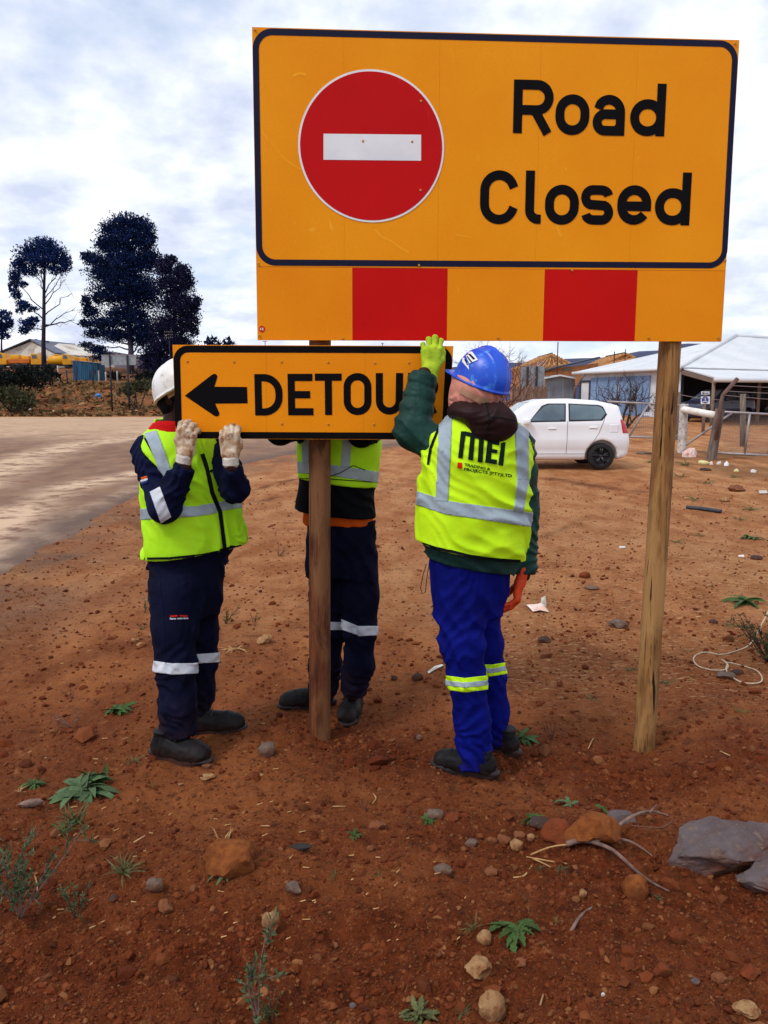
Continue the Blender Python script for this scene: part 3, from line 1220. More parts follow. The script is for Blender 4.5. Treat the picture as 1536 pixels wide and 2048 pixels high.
gx = axis_grid(-2.1, 2.0, 0.0125, -420, 420, 1.05)
gy = axis_grid(1.5, 4.7, 0.0125, -60, 900, 1.026)
GX, GY = np.meshgrid(gx, gy)
GZ = terrain(GX, GY)
nx, ny = len(gx), len(gy)
ii = np.arange(nx * ny).reshape(ny, nx)
Fg = np.stack([ii[:-1, :-1], ii[:-1, 1:], ii[1:, 1:], ii[1:, :-1]], -1).reshape(-1, 4)
g_me = np_mesh('ground', np.stack([GX, GY, GZ], -1).reshape(-1, 3), Fg, M['soil'])


def put_attr(me, name, arr):
    a = me.attributes.new(name, 'FLOAT', 'POINT')
    a.data.foreach_set('value', np.asarray(arr, np.float32).ravel())


_s = GX / np.maximum(GY, 1.0)
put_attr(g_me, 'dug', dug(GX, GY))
put_attr(g_me, 'dry', np.clip(ss(3.6, 6.5, GY) * 0.75 + ss(9, 16, GY) * 0.3, 0, 1) * ss(64, 58, GY))
put_attr(g_me, 'straw', np.clip(ss(3.2, 4.5, GY) * ss(14, 7, GY), 0, 1) * ss(0.1, 0.6, GX))
put_attr(g_me, 'veg', np.clip(ss(60.5, 63, GY) * ss(0.02, -0.12, _s) + ss(64, 90, GY) + 0.55 * ss(10, 17, GY) * ss(5.8, 7.5, GX) * ss(24, 19, GY), 0, 1))
tag(link('ground', g_me), kind='structure')

# ---------------------------------------------------------------- the dirt road, a worn sheet that dips under the soil at its edges
near_px = [(-420, 1330), (-150, 1250), (0, 1195), (150, 1092), (290, 1000), (430, 948), (620, 905), (900, 880), (1010, 868)]
far_y = 60.0
near_pts = [Vector((-30, -2.0, 0)), Vector((-11, 2.2, 0))] + [G(*p) for p in near_px]
K, T = 90, 520
tt = np.linspace(0, 1, T)
nxp = np.interp(tt, np.linspace(0, 1, len(near_pts)), [p.x for p in near_pts])
nyp = np.interp(tt, np.linspace(0, 1, len(near_pts)), [p.y for p in near_pts])
fxp = np.interp(tt, [0, 1], [-120, 12.0])
fyp = np.full(T, far_y)
kk = np.linspace(0, 1, K) ** 2.6
RX = nxp[:, None] * (1 - kk) + fxp[:, None] * kk
RY = nyp[:, None] * (1 - kk) + fyp[:, None] * kk
din = np.hypot(RX - nxp[:, None], RY - nyp[:, None])        # metres in from the near edge
RZ = terrain(RX, RY, False) + 0.020 * fbm(RX * 1.7, RY * 1.7, 0.3, 3, 3) * (0.4 + 0.6 / (1 + (RY / 13.0) ** 2))
ed = np.minimum(np.minimum(ss(0, 0.9, din), ss(1.0, 0.94, kk)[None, :] * np.ones((T, 1))), (ss(0, 0.03, tt) * ss(1.0, 0.93, tt))[:, None])
RZ = RZ - 0.030 + 0.058 * ed + 0.030 * fbm(RX * 1.6, RY * 1.6, 5.0, 41, 4) * (1 - ed)
ri = np.arange(T * K).reshape(T, K)
Fr = np.stack([ri[:-1, :-1], ri[:-1, 1:], ri[1:, 1:], ri[1:, :-1]], -1).reshape(-1, 4)[:, ::-1]
r_me = np_mesh('road', np.stack([RX, RY, RZ], -1).reshape(-1, 3), Fr, M['road'])
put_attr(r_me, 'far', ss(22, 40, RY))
put_attr(r_me, 'edge', ss(1.9, 0.5, din + 0.5 * fbm(RX, RY, 0.4, 47, 3)))


def near_line(px_pts, width, X, Y):
    P = [G(*p) for p in px_pts]
    d = np.full(X.shape, 1e9)
    for a, b in zip(P[:-1], P[1:]):
        ex, ey = b.x - a.x, b.y - a.y
        t = np.clip(((X - a.x) * ex + (Y - a.y) * ey) / (ex * ex + ey * ey), 0, 1)
        d = np.minimum(d, np.hypot(X - a.x - ex * t, Y - a.y - ey * t))
    return np.exp(-(d / width) ** 2)


lane = (near_line([(-160, 1150), (0, 1052), (72, 1006), (140, 980), (220, 962), (300, 945)], 0.42, RX, RY)
        + near_line([(-120, 985), (0, 941), (88, 910), (154, 892), (240, 880), (330, 872)], 0.75, RX, RY)
        + 0.6 * near_line([(0, 1130), (110, 1058), (190, 1015), (280, 975)], 0.22, RX, RY) + 0.8 * ss(24, 36, RY))
put_attr(r_me, 'lane', np.clip(lane * (0.8 + 0.5 * fbm(RX * 0.8, RY * 0.8, 3.0, 61, 3)), 0, 1))
if r_me.polygons[0].normal.z < 0:
    r_me.flip_normals()
tag(link('road', r_me), kind='structure')
put_attr(g_me, 'verge', np.clip(near_line(near_px, 0.75, GX, GY) * (0.75 + 0.6 * fbm(GX * 1.2, GY * 1.2, 1.0, 63, 3)), 0, 1))
rut = (near_line([(470, 1012), (540, 1000), (620, 978)], .07, GX, GY) + near_line([(480, 985), (560, 965), (625, 952)], .10, GX, GY) + near_line([(1100, 958), (1200, 974), (1310, 984)], .22, GX, GY)
       + .6 * near_line([(1080, 1078), (1150, 1045), (1225, 1008)], .06, GX, GY) + .7 * near_line([(250, 1030), (330, 1085), (420, 1060)], .10, GX, GY)
       + .8 * near_line([(0, 1400), (120, 1330), (230, 1290), (310, 1285)], .14, GX, GY) + .5 * near_line([(760, 985), (830, 960), (1060, 945)], .10, GX, GY))
put_attr(g_me, 'rut', np.clip(rut * (0.7 + 0.7 * fbm(GX * 3, GY * 3, 2.0, 65, 3)), 0, 1))


# ---------------------------------------------------------------- hills
def hill(name, pts, Y, depth, mat):
    """ridge line given in picture points, built as a real ridge at distance Y"""
    P = [W(px, py, Y) for px, py in pts]
    n = 90
    xs = np.linspace(P[0].x, P[-1].x, n)
    zs = np.interp(xs, [p.x for p in P], [p.z for p in P])
    zs = zs + 0.012 * Y * 0.12 * fbm(xs * 0.06, 0, 0, 51, 4)
    m = 16
    V, F = [], []
    for j in range(m):
        t = j / (m - 1)
        prof = math.sin(math.pi * t) ** 0.8
        for i in range(n):
            y = Y + depth * (t - 0.5)
            z = (zs[i] + 2) * prof - 2 + 0.03 * zs[i] * prof * float(noise3(xs[i] * 0.03, t * 5, 0, 57))
            V.append((xs[i], y, z))
    for j in range(m - 1):
        for i in range(n - 1):
            F.append((j * n + i, j * n + i + 1, (j + 1) * n + i + 1, (j + 1) * n + i))
    tag(link(name, mesh_of(name, V, F, mat, True)), kind='structure')


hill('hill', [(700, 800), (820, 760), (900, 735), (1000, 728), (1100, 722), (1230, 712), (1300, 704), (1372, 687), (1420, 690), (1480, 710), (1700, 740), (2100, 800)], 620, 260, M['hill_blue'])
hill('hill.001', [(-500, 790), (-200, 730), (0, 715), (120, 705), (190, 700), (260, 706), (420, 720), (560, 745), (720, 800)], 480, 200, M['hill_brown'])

# ---------------------------------------------------------------- gravel and clods lying on the soil
ico = bmesh.new()
bmesh.ops.create_icosphere(ico, subdivisions=1, radius=1)
ICO1_V = np.array([v.co[:] for v in ico.verts])
ICO1_F = np.array([[v.index for v in f.verts] for f in ico.faces])
ico.free()


def scatter_clods(name, n, yr, size, mat, dens, seed):
    rg = np.random.default_rng(seed)
    ys = yr[0] + (yr[1] - yr[0]) * rg.random(n * 4) ** 2.1
    xs = (rg.random(n * 4) * 1.25 - 0.625) * ys + 0.0
    keep = rg.random(n * 4) < dens(xs, ys)
    xs, ys = xs[keep][:n], ys[keep][:n]
    m = len(xs)
    sz = np.minimum(size * np.exp(rg.normal(0, 0.55, m)), size * 4.2) * np.clip(ys / 2.6, 0.8, 1.7)
    zs = terrain(xs, ys)
    A = rg.normal(0, 1, (m, 3, 3))
    Q, _ = np.linalg.qr(A)
    sc = np.stack([sz * rg.uniform(0.7, 1.3, m), sz * rg.uniform(0.7, 1.3, m), sz * rg.uniform(0.45, 0.9, m)], -1)
    base = ICO1_V[None] * (1 + 0.28 * rg.uniform(-1, 1, (m, len(ICO1_V), 1)))
    V = np.einsum('mij,mkj->mki', Q, base * sc[:, None, :])
    V[:, :, 2] *= 0.8
    V += np.stack([xs, ys, zs + sz * 0.15], -1)[:, None, :]
    F = (ICO1_F[None] + (np.arange(m) * len(ICO1_V))[:, None, None]).reshape(-1, 3)
    o = link(name, np_mesh(name, V.reshape(-1, 3), F, mat, False))
    return tag(o, kind='stuff')


o = scatter_clods('gravel', 42000, (1.6, 15.0), 0.0038, M['clods'], lambda x, y: 0.22 + 0.75 * dug(x, y), 5)
tag(o, 'loose red crumbs of earth and gravel strewn over the bare soil', 'gravel')
o = scatter_clods('gravel', 1000, (1.65, 4.4), 0.0100, M['clods'], lambda x, y: 0.05 + 0.9 * dug(x, y) ** 1.5, 6)
tag(o, 'coarse clods of freshly dug red earth about the posts and mound', 'clods')

# ================================================================ ROAD SIGNS
class Plane:
    def __init__(s, A, B):
        s.O = A.copy()
        u = B - A
        u.z = 0
        s.U = u.normalized()
        s.V = Vector((0, 0, 1))
        s.N = s.U.cross(s.V).normalized()
        if s.N.y > 0:
            s.N = -s.N

    def hit(s, px, py):
        r = ray(px, py)
        return CAM + r * ((s.O - CAM).dot(s.N) / r.dot(s.N))

    def uv(s, px, py):
        d = s.hit(px, py) - s.O
        return (d.dot(s.U), d.dot(s.V))

    def at(s, u, v, off=0.0):
        return s.O + s.U * u + s.V * v + s.N * off


def arc(cx, cy, r, a0, a1, n=10, ry=None):
    ry = r if ry is None else ry
    return [(cx + r * math.cos(R(a0 + (a1 - a0) * i / n)), cy + ry * math.sin(R(a0 + (a1 - a0) * i / n))) for i in range(n + 1)]


def stroke2d(pts, w, closed=False):
    """outline strip of a polyline with mitred joins -> verts2d, quads"""
    q = [pts[0]]
    for p in pts[1:]:
        if (Vector(p) - Vector(q[-1])).length > w * 0.02:
            q.append(p)
    if closed and (Vector(q[0]) - Vector(q[-1])).length <= w * 0.02:
        q.pop()
    pts = q
    n = len(pts)
    vs, fs = [], []
    for i in range(n):
        p = Vector(pts[i])
        a = Vector(pts[i - 1]) if (i > 0 or closed) else None
        b = Vector(pts[(i + 1) % n]) if (i < n - 1 or closed) else None
        d1 = (p - a).normalized() if a is not None else None
        d2 = (b - p).normalized() if b is not None else None
        d1, d2 = d1 or d2, d2 or d1
        n1, n2 = Vector((-d1.y, d1.x)), Vector((-d2.y, d2.x))
        m = (n1 + n2)
        m = m.normalized() if m.length > 1e-6 else n1
        k = 1 / max(0.5, m.dot(n1))
        vs += [p + m * w / 2 * k, p - m * w / 2 * k]
    for i in range(n if closed else n - 1):
        j = (i + 1) % n
        fs.append((2 * i, 2 * i + 1, 2 * j + 1, 2 * j))
    return vs, fs


def rrect(x0, y0, x1, y1, r, n=8):
    return (arc(x1 - r, y1 - r, r, 0, 90, n) + arc(x0 + r, y1 - r, r, 90, 180, n)
            + arc(x0 + r, y0 + r, r, 180, 270, n) + arc(x1 - r, y0 + r, r, 270, 360, n))


def glyph(ch, x0, y0, x1, y1, s):
    """centre lines (points, closed) of a monoline letter filling the box; y up"""
    h = s / 2
    w, H = x1 - x0, y1 - y0
    a, b, c, d = x0 + h, x1 - h, y0 + h, y1 - h          # left right bottom top of the centre line
    if ch == 'R':
        ym = y0 + 0.44 * H
        r = (d - ym) / 2
        return [([(a, y0), (a, y1)], 0),
                ([(a, d), (b - r, d)] + arc(b - r, ym + r, r, 90, -90, 12) + [(a, ym)], 0),
                ([(x0 + 0.52 * w, ym + h * 0.2), (x1 - h * 1.15, y0)], 0)]
    if ch == 'D':
        r = min((b - a) * 0.72, (d - c) / 2)
        return [([(a, y0), (a, y1)], 0),
                ([(a, d), (b - r, d)] + arc(b - r, d - r, r, 90, 0, 8)[1:] + arc(b - r, c + r, r, 0, -90, 8) + [(a, c)], 0)]
    if ch == 'E':
        return [([(a, y0), (a, y1)], 0), ([(a, d), (x1 - w * 0.02, d)], 0), ([(a, c), (x1, c)], 0),
                ([(a, (c + d) / 2), (x1 - w * 0.12, (c + d) / 2)], 0)]
    if ch == 'T':
        m = (x0 + x1) / 2
        return [([(x0, d), (x1, d)], 0), ([(m, d), (m, y0)], 0)]
    if ch == 'O':
        return [(rrect(a, c, b, d, (b - a) / 2 * 0.98), 1)]
    if ch == 'U':
        r = (b - a) / 2 * 0.98
        return [([(a, y1), (a, c + r)] + arc(a + r, c + r, r, 180, 360, 14)[1:] + [(b, y1)], 0)]
    if ch == 'C':
        r = (b - a) / 2
        ex = 0.52
        return [([(b, d - r * ex * 1.55)] + arc(b - r, d - r, r, 25, 90, 7) + arc(a + r, d - r, r, 90, 180, 8)
                 + arc(a + r, c + r, r, 180, 270, 8) + arc(b - r, c + r, r, 270, 335, 7) + [(b, c + r * ex * 1.55)], 0)]
    if ch == 'o':
        return [(rrect(a, c, b, d, (b - a) / 2 * 0.98), 1)]
    if ch == 'l':
        r = s * 0.95
        return [([(a, y1), (a, c + r)] + arc(a + r, c + r, r, 180, 270, 6)[1:] + [(x1, c)], 0)]
    if ch == 'd':
        yx = y0 + 0.70 * H                                # top of the bowl
        r = (b - a) / 2 * 0.95
        return [([(b, y0), (b, y1)], 0), (rrect(a, c, b, yx - h, r), 1)]
    if ch == 'a':
        r = (b - a) / 2
        yb = y0 + 0.525 * H
        rb = (yb - c) / 2
        return [([(a + w * 0.03, d - r * 0.75)] + arc(a + r, d - r, r, 140, 0, 12) + [(b, y0)], 0),
                ([(b, yb), (a + rb, yb)] + arc(a + rb, c + rb, rb, 90, 270, 12)[1:] + [(b - w * 0.12, c), (b, c + h)], 0)]
    if ch == 's':
        m = (c + d) / 2
        r1 = (d - m) / 2
        return [([(b - w * 0.02, d - r1 * 0.75)] + arc(b - r1 * 1.2, d - r1, r1 * 1.2, 35, 90, 5, r1) + arc(a + r1, m + r1, r1, 90, 250, 10)
                 + arc(b - r1, c + r1, r1, 70, -90, 10) + arc(a + r1 * 1.2, c + r1, r1 * 1.2, 270, 215, 5, r1) + [(a + w * 0.02, c + r1 * 0.75)], 0)]
    if ch == 'e':
        r = (b - a) / 2
        m = (c + d) / 2
        return [([(a, m - h * 0.25), (b, m - h * 0.25)], 0), ([(b, m - h * 1.25)] + arc(b - r, d - r, r, 0, 90, 8) + arc(a + r, d - r, r, 90, 180, 8)
                 + arc(a + r, c + r, r, 180, 270, 8) + arc(b - r, c + r, r, 270, 325, 6), 0)]
    return []


def sign_letter(pl, ch, box, s_px, parent, mat, off, name='letter'):
    x0, y1 = pl.uv(box[0], box[1])
    x1, y0 = pl.uv(box[2], box[3])
    u2, _ = pl.uv(box[0] + s_px, box[1])
    s = u2 - x0
    mb = MB()
    for i, (pts, cl) in enumerate(glyph(ch, x0, y0, x1, y1, s)):
        vs, fs = stroke2d(pts, s, bool(cl))
        mb.add([pl.at(v.x, v.y, off + 0.0003 * i) for v in vs], fs)
    return mb.build(name, mat, parent)


def flat(pl, poly_px, off, name, mat, parent, thick=0.0):
    mb = MB()
    P = [pl.at(*pl.uv(*p), off) for p in poly_px]
    if thick:
        mb.prism(P, -pl.N * thick)
    else:
        mb.add(P, [tuple(range(len(P)))])
    return mb.build(name, mat, parent)


def border(pl, outer, w_px, r_px, off, parent, mat):
    (ax, ay), (bx, by), (cx, cy), (dx, dy) = [pl.uv(*p) for p in outer]     # TL TR BR BL
    w = pl.uv(outer[0][0] + w_px, outer[0][1])[0] - ax
    r = pl.uv(outer[0][0] + r_px, outer[0][1])[0] - ax
    x0, x1, y0, y1 = (ax + dx) / 2, (bx + cx) / 2, (cy + dy) / 2, (ay + by) / 2
    q = rrect(x0 + w / 2, y0 + w / 2, x1 - w / 2, y1 - w / 2, r - w / 2, 10)
    vs, fs = stroke2d(q, w, True)

    def warp(v):                                # follow the measured corners
        s = (v.x - x0) / (x1 - x0)
        t = (v.y - y0) / (y1 - y0)
        X = (dx * (1 - s) + cx * s) * (1 - t) + (ax * (1 - s) + bx * s) * t
        Y = (dy * (1 - s) + cy * s) * (1 - t) + (ay * (1 - s) + by * s) * t
        return X, Y
    mb = MB().add([pl.at(*warp(v), off) for v in vs], fs)
    return mb.build('border', mat, parent)


riv = MB().lathe((0, 0, 0), (0, -1, 0), [(0.0052, 0), (0.0050, 0.0014), (0.0026, 0.0024), (0.0024, 0.0012), (0.0, 0.0012)], 12).mesh('rivet', M['rivet'], True)


def rivets(pl, pts, off, parent):
    root = Vector(parent.location)
    for p in pts:
        o = link('rivet', riv, parent)
        o.location = pl.at(*pl.uv(*p), off) - root


def round_post(name, base, top, r, mat, parent, seed):
    n, m = 28, 60
    base, top = Vector(base), Vector(top)
    V, F = [], []
    ax = (top - base)
    u = ax.orthogonal().normalized()
    w = ax.normalized().cross(u)
    for j in range(m):
        t = j / (m - 1)
        p = base + ax * t
        for k in range(n):
            a = 2 * math.pi * k / n
            rr = r * (1 + 0.035 * float(noise3(math.cos(a) * 2.1, math.sin(a) * 2.1, t * 2.2, seed))
                      + 0.03 * float(noise3(math.cos(a) * 6, math.sin(a) * 6, t * 1.6, seed + 3)))
            V.append(p + (u * math.cos(a) + w * math.sin(a)) * rr)
    for j in range(m - 1):
        for k in range(n):
            F.append((j * n + k, j * n + (k + 1) % n, (j + 1) * n + (k + 1) % n, (j + 1) * n + k))
    F.append(tuple((m - 1) * n + k for k in range(n)))
    return part(name, mesh_of(name, V, F, mat, True), parent)


# ---- the big road closed board on two posts
PB = Plane(W(510, 370, 3.30), W(1460, 380, 3.425))
b0 = PB.hit(980, 680)
sign = thing('road_closed_sign', 'tall orange Road Closed board with a red no-entry disc on two timber posts', 'road sign', (b0.x, b0.y + 0.1, gz(b0.x, b0.y)))
C_TL, C_TR, C_BR, C_BL = (504, 54), (1479, 80), (1443, 683), (515, 680)
lerp = lambda a, b, t: (a[0] + (b[0] - a[0]) * t, a[1] + (b[1] - a[1]) * t)
flat(PB, [C_TL, C_TR, C_BR, C_BL], -0.004, 'backing_board', M['sign_edge'], sign, 0.012)
# five upper sheets and five lower sheets of reflective film with narrow joints
seamT, seamB = [0, 0.188, 0.386, 0.594, 0.793, 1], [0, 0.190, 0.391, 0.608, 0.806, 1]
mid_L, mid_R = lerp(C_TL, C_BL, 0.765), lerp(C_TR, C_BR, 0.765)
g_ = 0.00012
for i in range(5):
    a, b = seamT[i] + g_ * (i > 0), seamT[i + 1] - g_ * (i < 4)
    flat(PB, [lerp(C_TL, C_TR, a), lerp(C_TL, C_TR, b), lerp(mid_L, mid_R, b), lerp(mid_L, mid_R, a)], 0.0, 'sheet', M['sign_orange'], sign, 0.004)
low = [0, (704 - 514) / 929, (893 - 514) / 929, (1085 - 514) / 929, (1269 - 514) / 929, 1]
for i in range(5):
    a, b = low[i], low[i + 1]
    ml, mr = lerp(C_TL, C_BL, 0.7664), lerp(C_TR, C_BR, 0.7664)
    flat(PB, [lerp(ml, mr, a), lerp(ml, mr, b), lerp(C_BL, C_BR, b), lerp(C_BL, C_BR, a)], 0.0, 'stripe', M['stripe_red'] if i in (1, 3) else M['sign_orange2'], sign, 0.004)
border(PB, [(504.5, 56), (1477.5, 82), (1453, 537), (513, 531)], 12.5, 40, 0.0012, sign, M['sign_border'])
cu, cv = PB.uv(743, 294)
rx = (PB.uv(889, 294)[0] - PB.uv(597, 294)[0]) / 2
rz = (PB.uv(743, 141)[1] - PB.uv(743, 447)[1]) / 2
N_ = 96


def disc(name, k, off, mat):
    mb = MB()
    P = [PB.at(cu + rx * k * math.cos(2 * math.pi * i / N_), cv + rz * k * math.sin(2 * math.pi * i / N_), off) for i in range(N_)]
    mb.prism(P, -PB.N * 0.0012)
    return mb.build(name, mat, sign)


disc('disc_rim', 1.0, 0.0022, M['sign_white'])
disc('no_entry_disc', 0.972, 0.0032, M['sign_red'])
flat(PB, [(647, 268), (842, 270), (842, 322), (647, 320)], 0.0040, 'white_bar', M['sign_white'], sign)
for ch, bx in (('R', (1028, 159, 1105, 268)), ('o', (1112, 188, 1177, 271)), ('a', (1187, 189, 1248, 272)), ('d', (1263, 166, 1328, 273)),
               ('C', (961, 340, 1035, 449)), ('l', (1052, 341, 1081, 448)), ('o', (1091, 369, 1156, 450)), ('s', (1163, 370, 1225, 450)),
               ('e', (1236, 370, 1300, 450)), ('d', (1313, 344, 1378, 451))):
    sign_letter(PB, ch, bx, 18.0, sign, M['sign_black'], 0.0018)
rivets(PB, [(510, 60), (1470, 88), (519, 672), (686, 677), (996, 676), (1297, 676), (1436, 676), (517, 528), (1450, 522), (1144, 541),
            (838, 531), (842, 203), (841, 381), (726, 283), (824, 284)], 0.0034, sign)
for ln, w_ in (([(522, 262), (540, 284), (566, 314), (585, 330), (604, 340)], 2.2), ([(750, 459), (762, 474), (785, 484), (802, 497), (818, 505)], 3.2), ([(912, 470), (945, 476)], 2.0), ([(586, 152), (600, 146), (612, 150)], 5)):
    P2d = [Vector(PB.uv(*q)) for q in ln]
    Q2d = []
    for i in range(len(P2d) - 1):
        Q2d += [P2d[i].lerp(P2d[i + 1], t) for t in (0, .34, .67)]
    vs, fs = stroke2d([tuple(q) for q in Q2d] + [tuple(P2d[-1])], PB.uv(600 + w_, 300)[0] - PB.uv(600, 300)[0])
    MB().add([PB.at(v.x, v.y, .0006) for v in vs], fs).build('scuff', M['scuff'], sign)
# round inspection sticker low in the left corner
mb = MB()
uu, vv = PB.uv(524, 658)
ru = PB.uv(530, 658)[0] - uu
mb.add([PB.at(uu + ru * math.cos(2 * math.pi * i / 20), vv + ru * math.sin(2 * math.pi * i / 20), 0.002) for i in range(20)], [tuple(range(20))])
mb.build('sticker', M['sign_red'], sign)
mb = MB()
for q in (-0.35, 0.35):
    vs, fs = stroke2d([(uu + ru * (q + 0.22 * math.cos(R(t))), vv + ru * 0.3 * math.sin(R(t))) for t in range(40, 321, 40)], ru * 0.2)
    mb.add([PB.at(v.x, v.y, 0.0024) for v in vs], fs)
mb.build('sticker_mark', M['sign_white'], sign)
# posts
lb = W(638, 1474, 3.385)
lt = W(642, 300, 3.40)
round_post('post', Vector((lb.x, lb.y, gz(lb.x, lb.y) - 0.25)), Vector((lt.x, 3.40, 2.85)), 0.0485, M['post_old'], sign, 3)
rb = W(1288, 1494, 3.36)
rt = W(1340, 690, 3.475)
d_ = (rt - rb)
round_post('post', rb - d_ * 0.22, rb + d_ * 1.5, 0.0465, M['post_new'], sign, 9)
mb = MB()
for t in (0.2, 0.62):
    a, b = PB.hit(*lerp(C_TL, C_BL, t)), PB.hit(*lerp(C_TR, C_BR, t))
    mb.box((a + b) / 2 - PB.N * 0.030, ((b - a).length * 0.98, 0.028, 0.05), Matrix.Rotation(math.atan2(PB.U.y, PB.U.x), 3, 'Z'))
mb.build('back_rail', M['sign_back'], sign)

# ---- the detour plate being fixed to the left post
PD = Plane(W(352, 780, 3.272), W(900, 780, 3.278))
dd = PD.hit(626, 785)
det = thing('detour_sign', 'long orange DETOUR plate with a black arrow held across the left post', 'road sign', (dd.x, dd.y, PD.hit(626, 879).z))
D_TL, D_TR, D_BR, D_BL = (345, 689.5), (907, 692), (896, 880), (352, 877)
flat(PD, [D_TL, D_TR, D_BR, D_BL], -0.0022, 'backing_board', M['sign_edge'], det, 0.006)
sm = [0, 0.333, 0.687, 1]
for i in range(3):
    a, b = sm[i] + 0.0003 * (i > 0), sm[i + 1] - 0.0003 * (i < 2)
    flat(PD, [lerp(D_TL, D_TR, a), lerp(D_TL, D_TR, b), lerp(D_BL, D_BR, b), lerp(D_BL, D_BR, a)], 0, 'sheet', M['sign_orange2'], det, 0.002)
border(PD, [(346, 691), (906, 693), (896, 879), (351.5, 876.5)], 13.5, 30, 0.0010, det, M['sign_black'])
aw = [(369.7, 791.4), (424, 749.5), (427.5, 747.6), (431.5, 748), (434.3, 750.5), (435, 754), (428.8, 773.4), (494, 773.8), (495.4, 806.6), (430.3, 807.2),
      (438.6, 825), (438.9, 829), (436.5, 832), (433, 833), (429, 831.6)]
flat(PD, aw, 0.0014, 'arrow', M['sign_black'], det)
for ch, bx in (('D', (508.5, 748, 566, 831)), ('E', (575, 747.5, 627, 830.5)), ('T', (629.5, 747, 684, 830)), ('O', (687, 746, 743, 830)),
               ('U', (751.5, 746, 806, 829)), ('R', (816, 745.5, 876, 828))):
    sign_letter(PD, ch, bx, 14.3, det, M['sign_black'], 0.0014)
rivets(PD, [(375, 723), (468, 724), (563.5, 724), (656.5, 725), (750, 726), (818, 726), (469, 848), (564, 848), (657, 849), (748, 849), (880, 728), (820, 850)], 0.0004, det)

# ================================================================ PEOPLE
V3 = lambda v: np.array((v[0], v[1], v[2]), float)


def basis(fwd, up):
    f = Vector(fwd).normalized()
    u = Vector(up)
    u = (u - f * u.dot(f)).normalized()
    l = u.cross(f).normalized()                # left
    return Matrix((f, l, u)).transposed()      # columns: forward, left, up


def net_part(F, name, mat, parent, smooth=1):
    P, Q = F.net(smooth)
    me = np_mesh(name, P, Q, mat, True)
    return me


def sec(y, xl, xr, Y, ry, yaw):
    """a body section measured in the picture: row, left and right edge, distance, half depth, turn"""
    c = W((xl + xr) / 2, y, Y)
    hw = (W(xr, y, Y).x - W(xl, y, Y).x) / 2
    q = hw * hw - (ry * math.sin(yaw)) ** 2
    rx = math.sqrt(max(q, 0.0025)) / max(0.4, math.cos(yaw))
    return (c.z, c.x, c.y, rx, ry, yaw)


def bounds(pts, m):
    A = np.array([V3(p) for p in pts])
    return A.min(0) - m, A.max(0) + m


def add_head(F, c, fwd, up, k=1.0):
    B = basis(fwd, up)
    f, l, u = [np.array(B.col[i]) for i in range(3)]
    c = V3(c)
    Bm = np.array(B)
    F.ell(c + u * 0.025 * k - f * 0.008, (0.098 * k, 0.076 * k, 0.092 * k), Bm, 0.02)
    F.ell(c - u * 0.035 * k + f * 0.022 * k, (0.070 * k, 0.058 * k, 0.082 * k), Bm, 0.03)
    F.ell(c - u * 0.085 * k + f * 0.062 * k, (0.026 * k, 0.028 * k, 0.020 * k), Bm, 0.03)
    F.cone(c + f * 0.094 * k + u * 0.012 * k, c + f * 0.110 * k - u * 0.028 * k, 0.009 * k, 0.014 * k, 0.015)
    F.cone(c + f * 0.088 * k + u * 0.030 * k + l * 0.03, c + f * 0.088 * k + u * 0.030 * k - l * 0.03, 0.010 * k, 0.010 * k, 0.015)
    F.ell(c + f * 0.086 * k - u * 0.056 * k, (0.014 * k, 0.026 * k, 0.009 * k), Bm, 0.008)
    for s in (-1, 1):
        F.ell(c + l * s * 0.078 * k - f * 0.004 - u * 0.008, (0.020 * k, 0.009 * k, 0.032 * k), Bm, 0.006)
    return [c + f * 0.080 * k + u * 0.010 * k + l * s * 0.031 * k for s in (-1, 1)]


def finger_chain(kn, ang, lens, spread, side=1.0):
    """joint positions in hand space: x to the thumb side, y along the hand, z out of the back of the hand"""
    p = Vector(kn)
    out = [p.copy()]
    a = 0.0
    for L, d in zip(lens, ang):
        a += R(d)
        p = p + Vector((math.sin(spread) * math.cos(a), math.cos(a) * math.cos(spread), -math.sin(a))) * L
        out.append(p.copy())
    return out


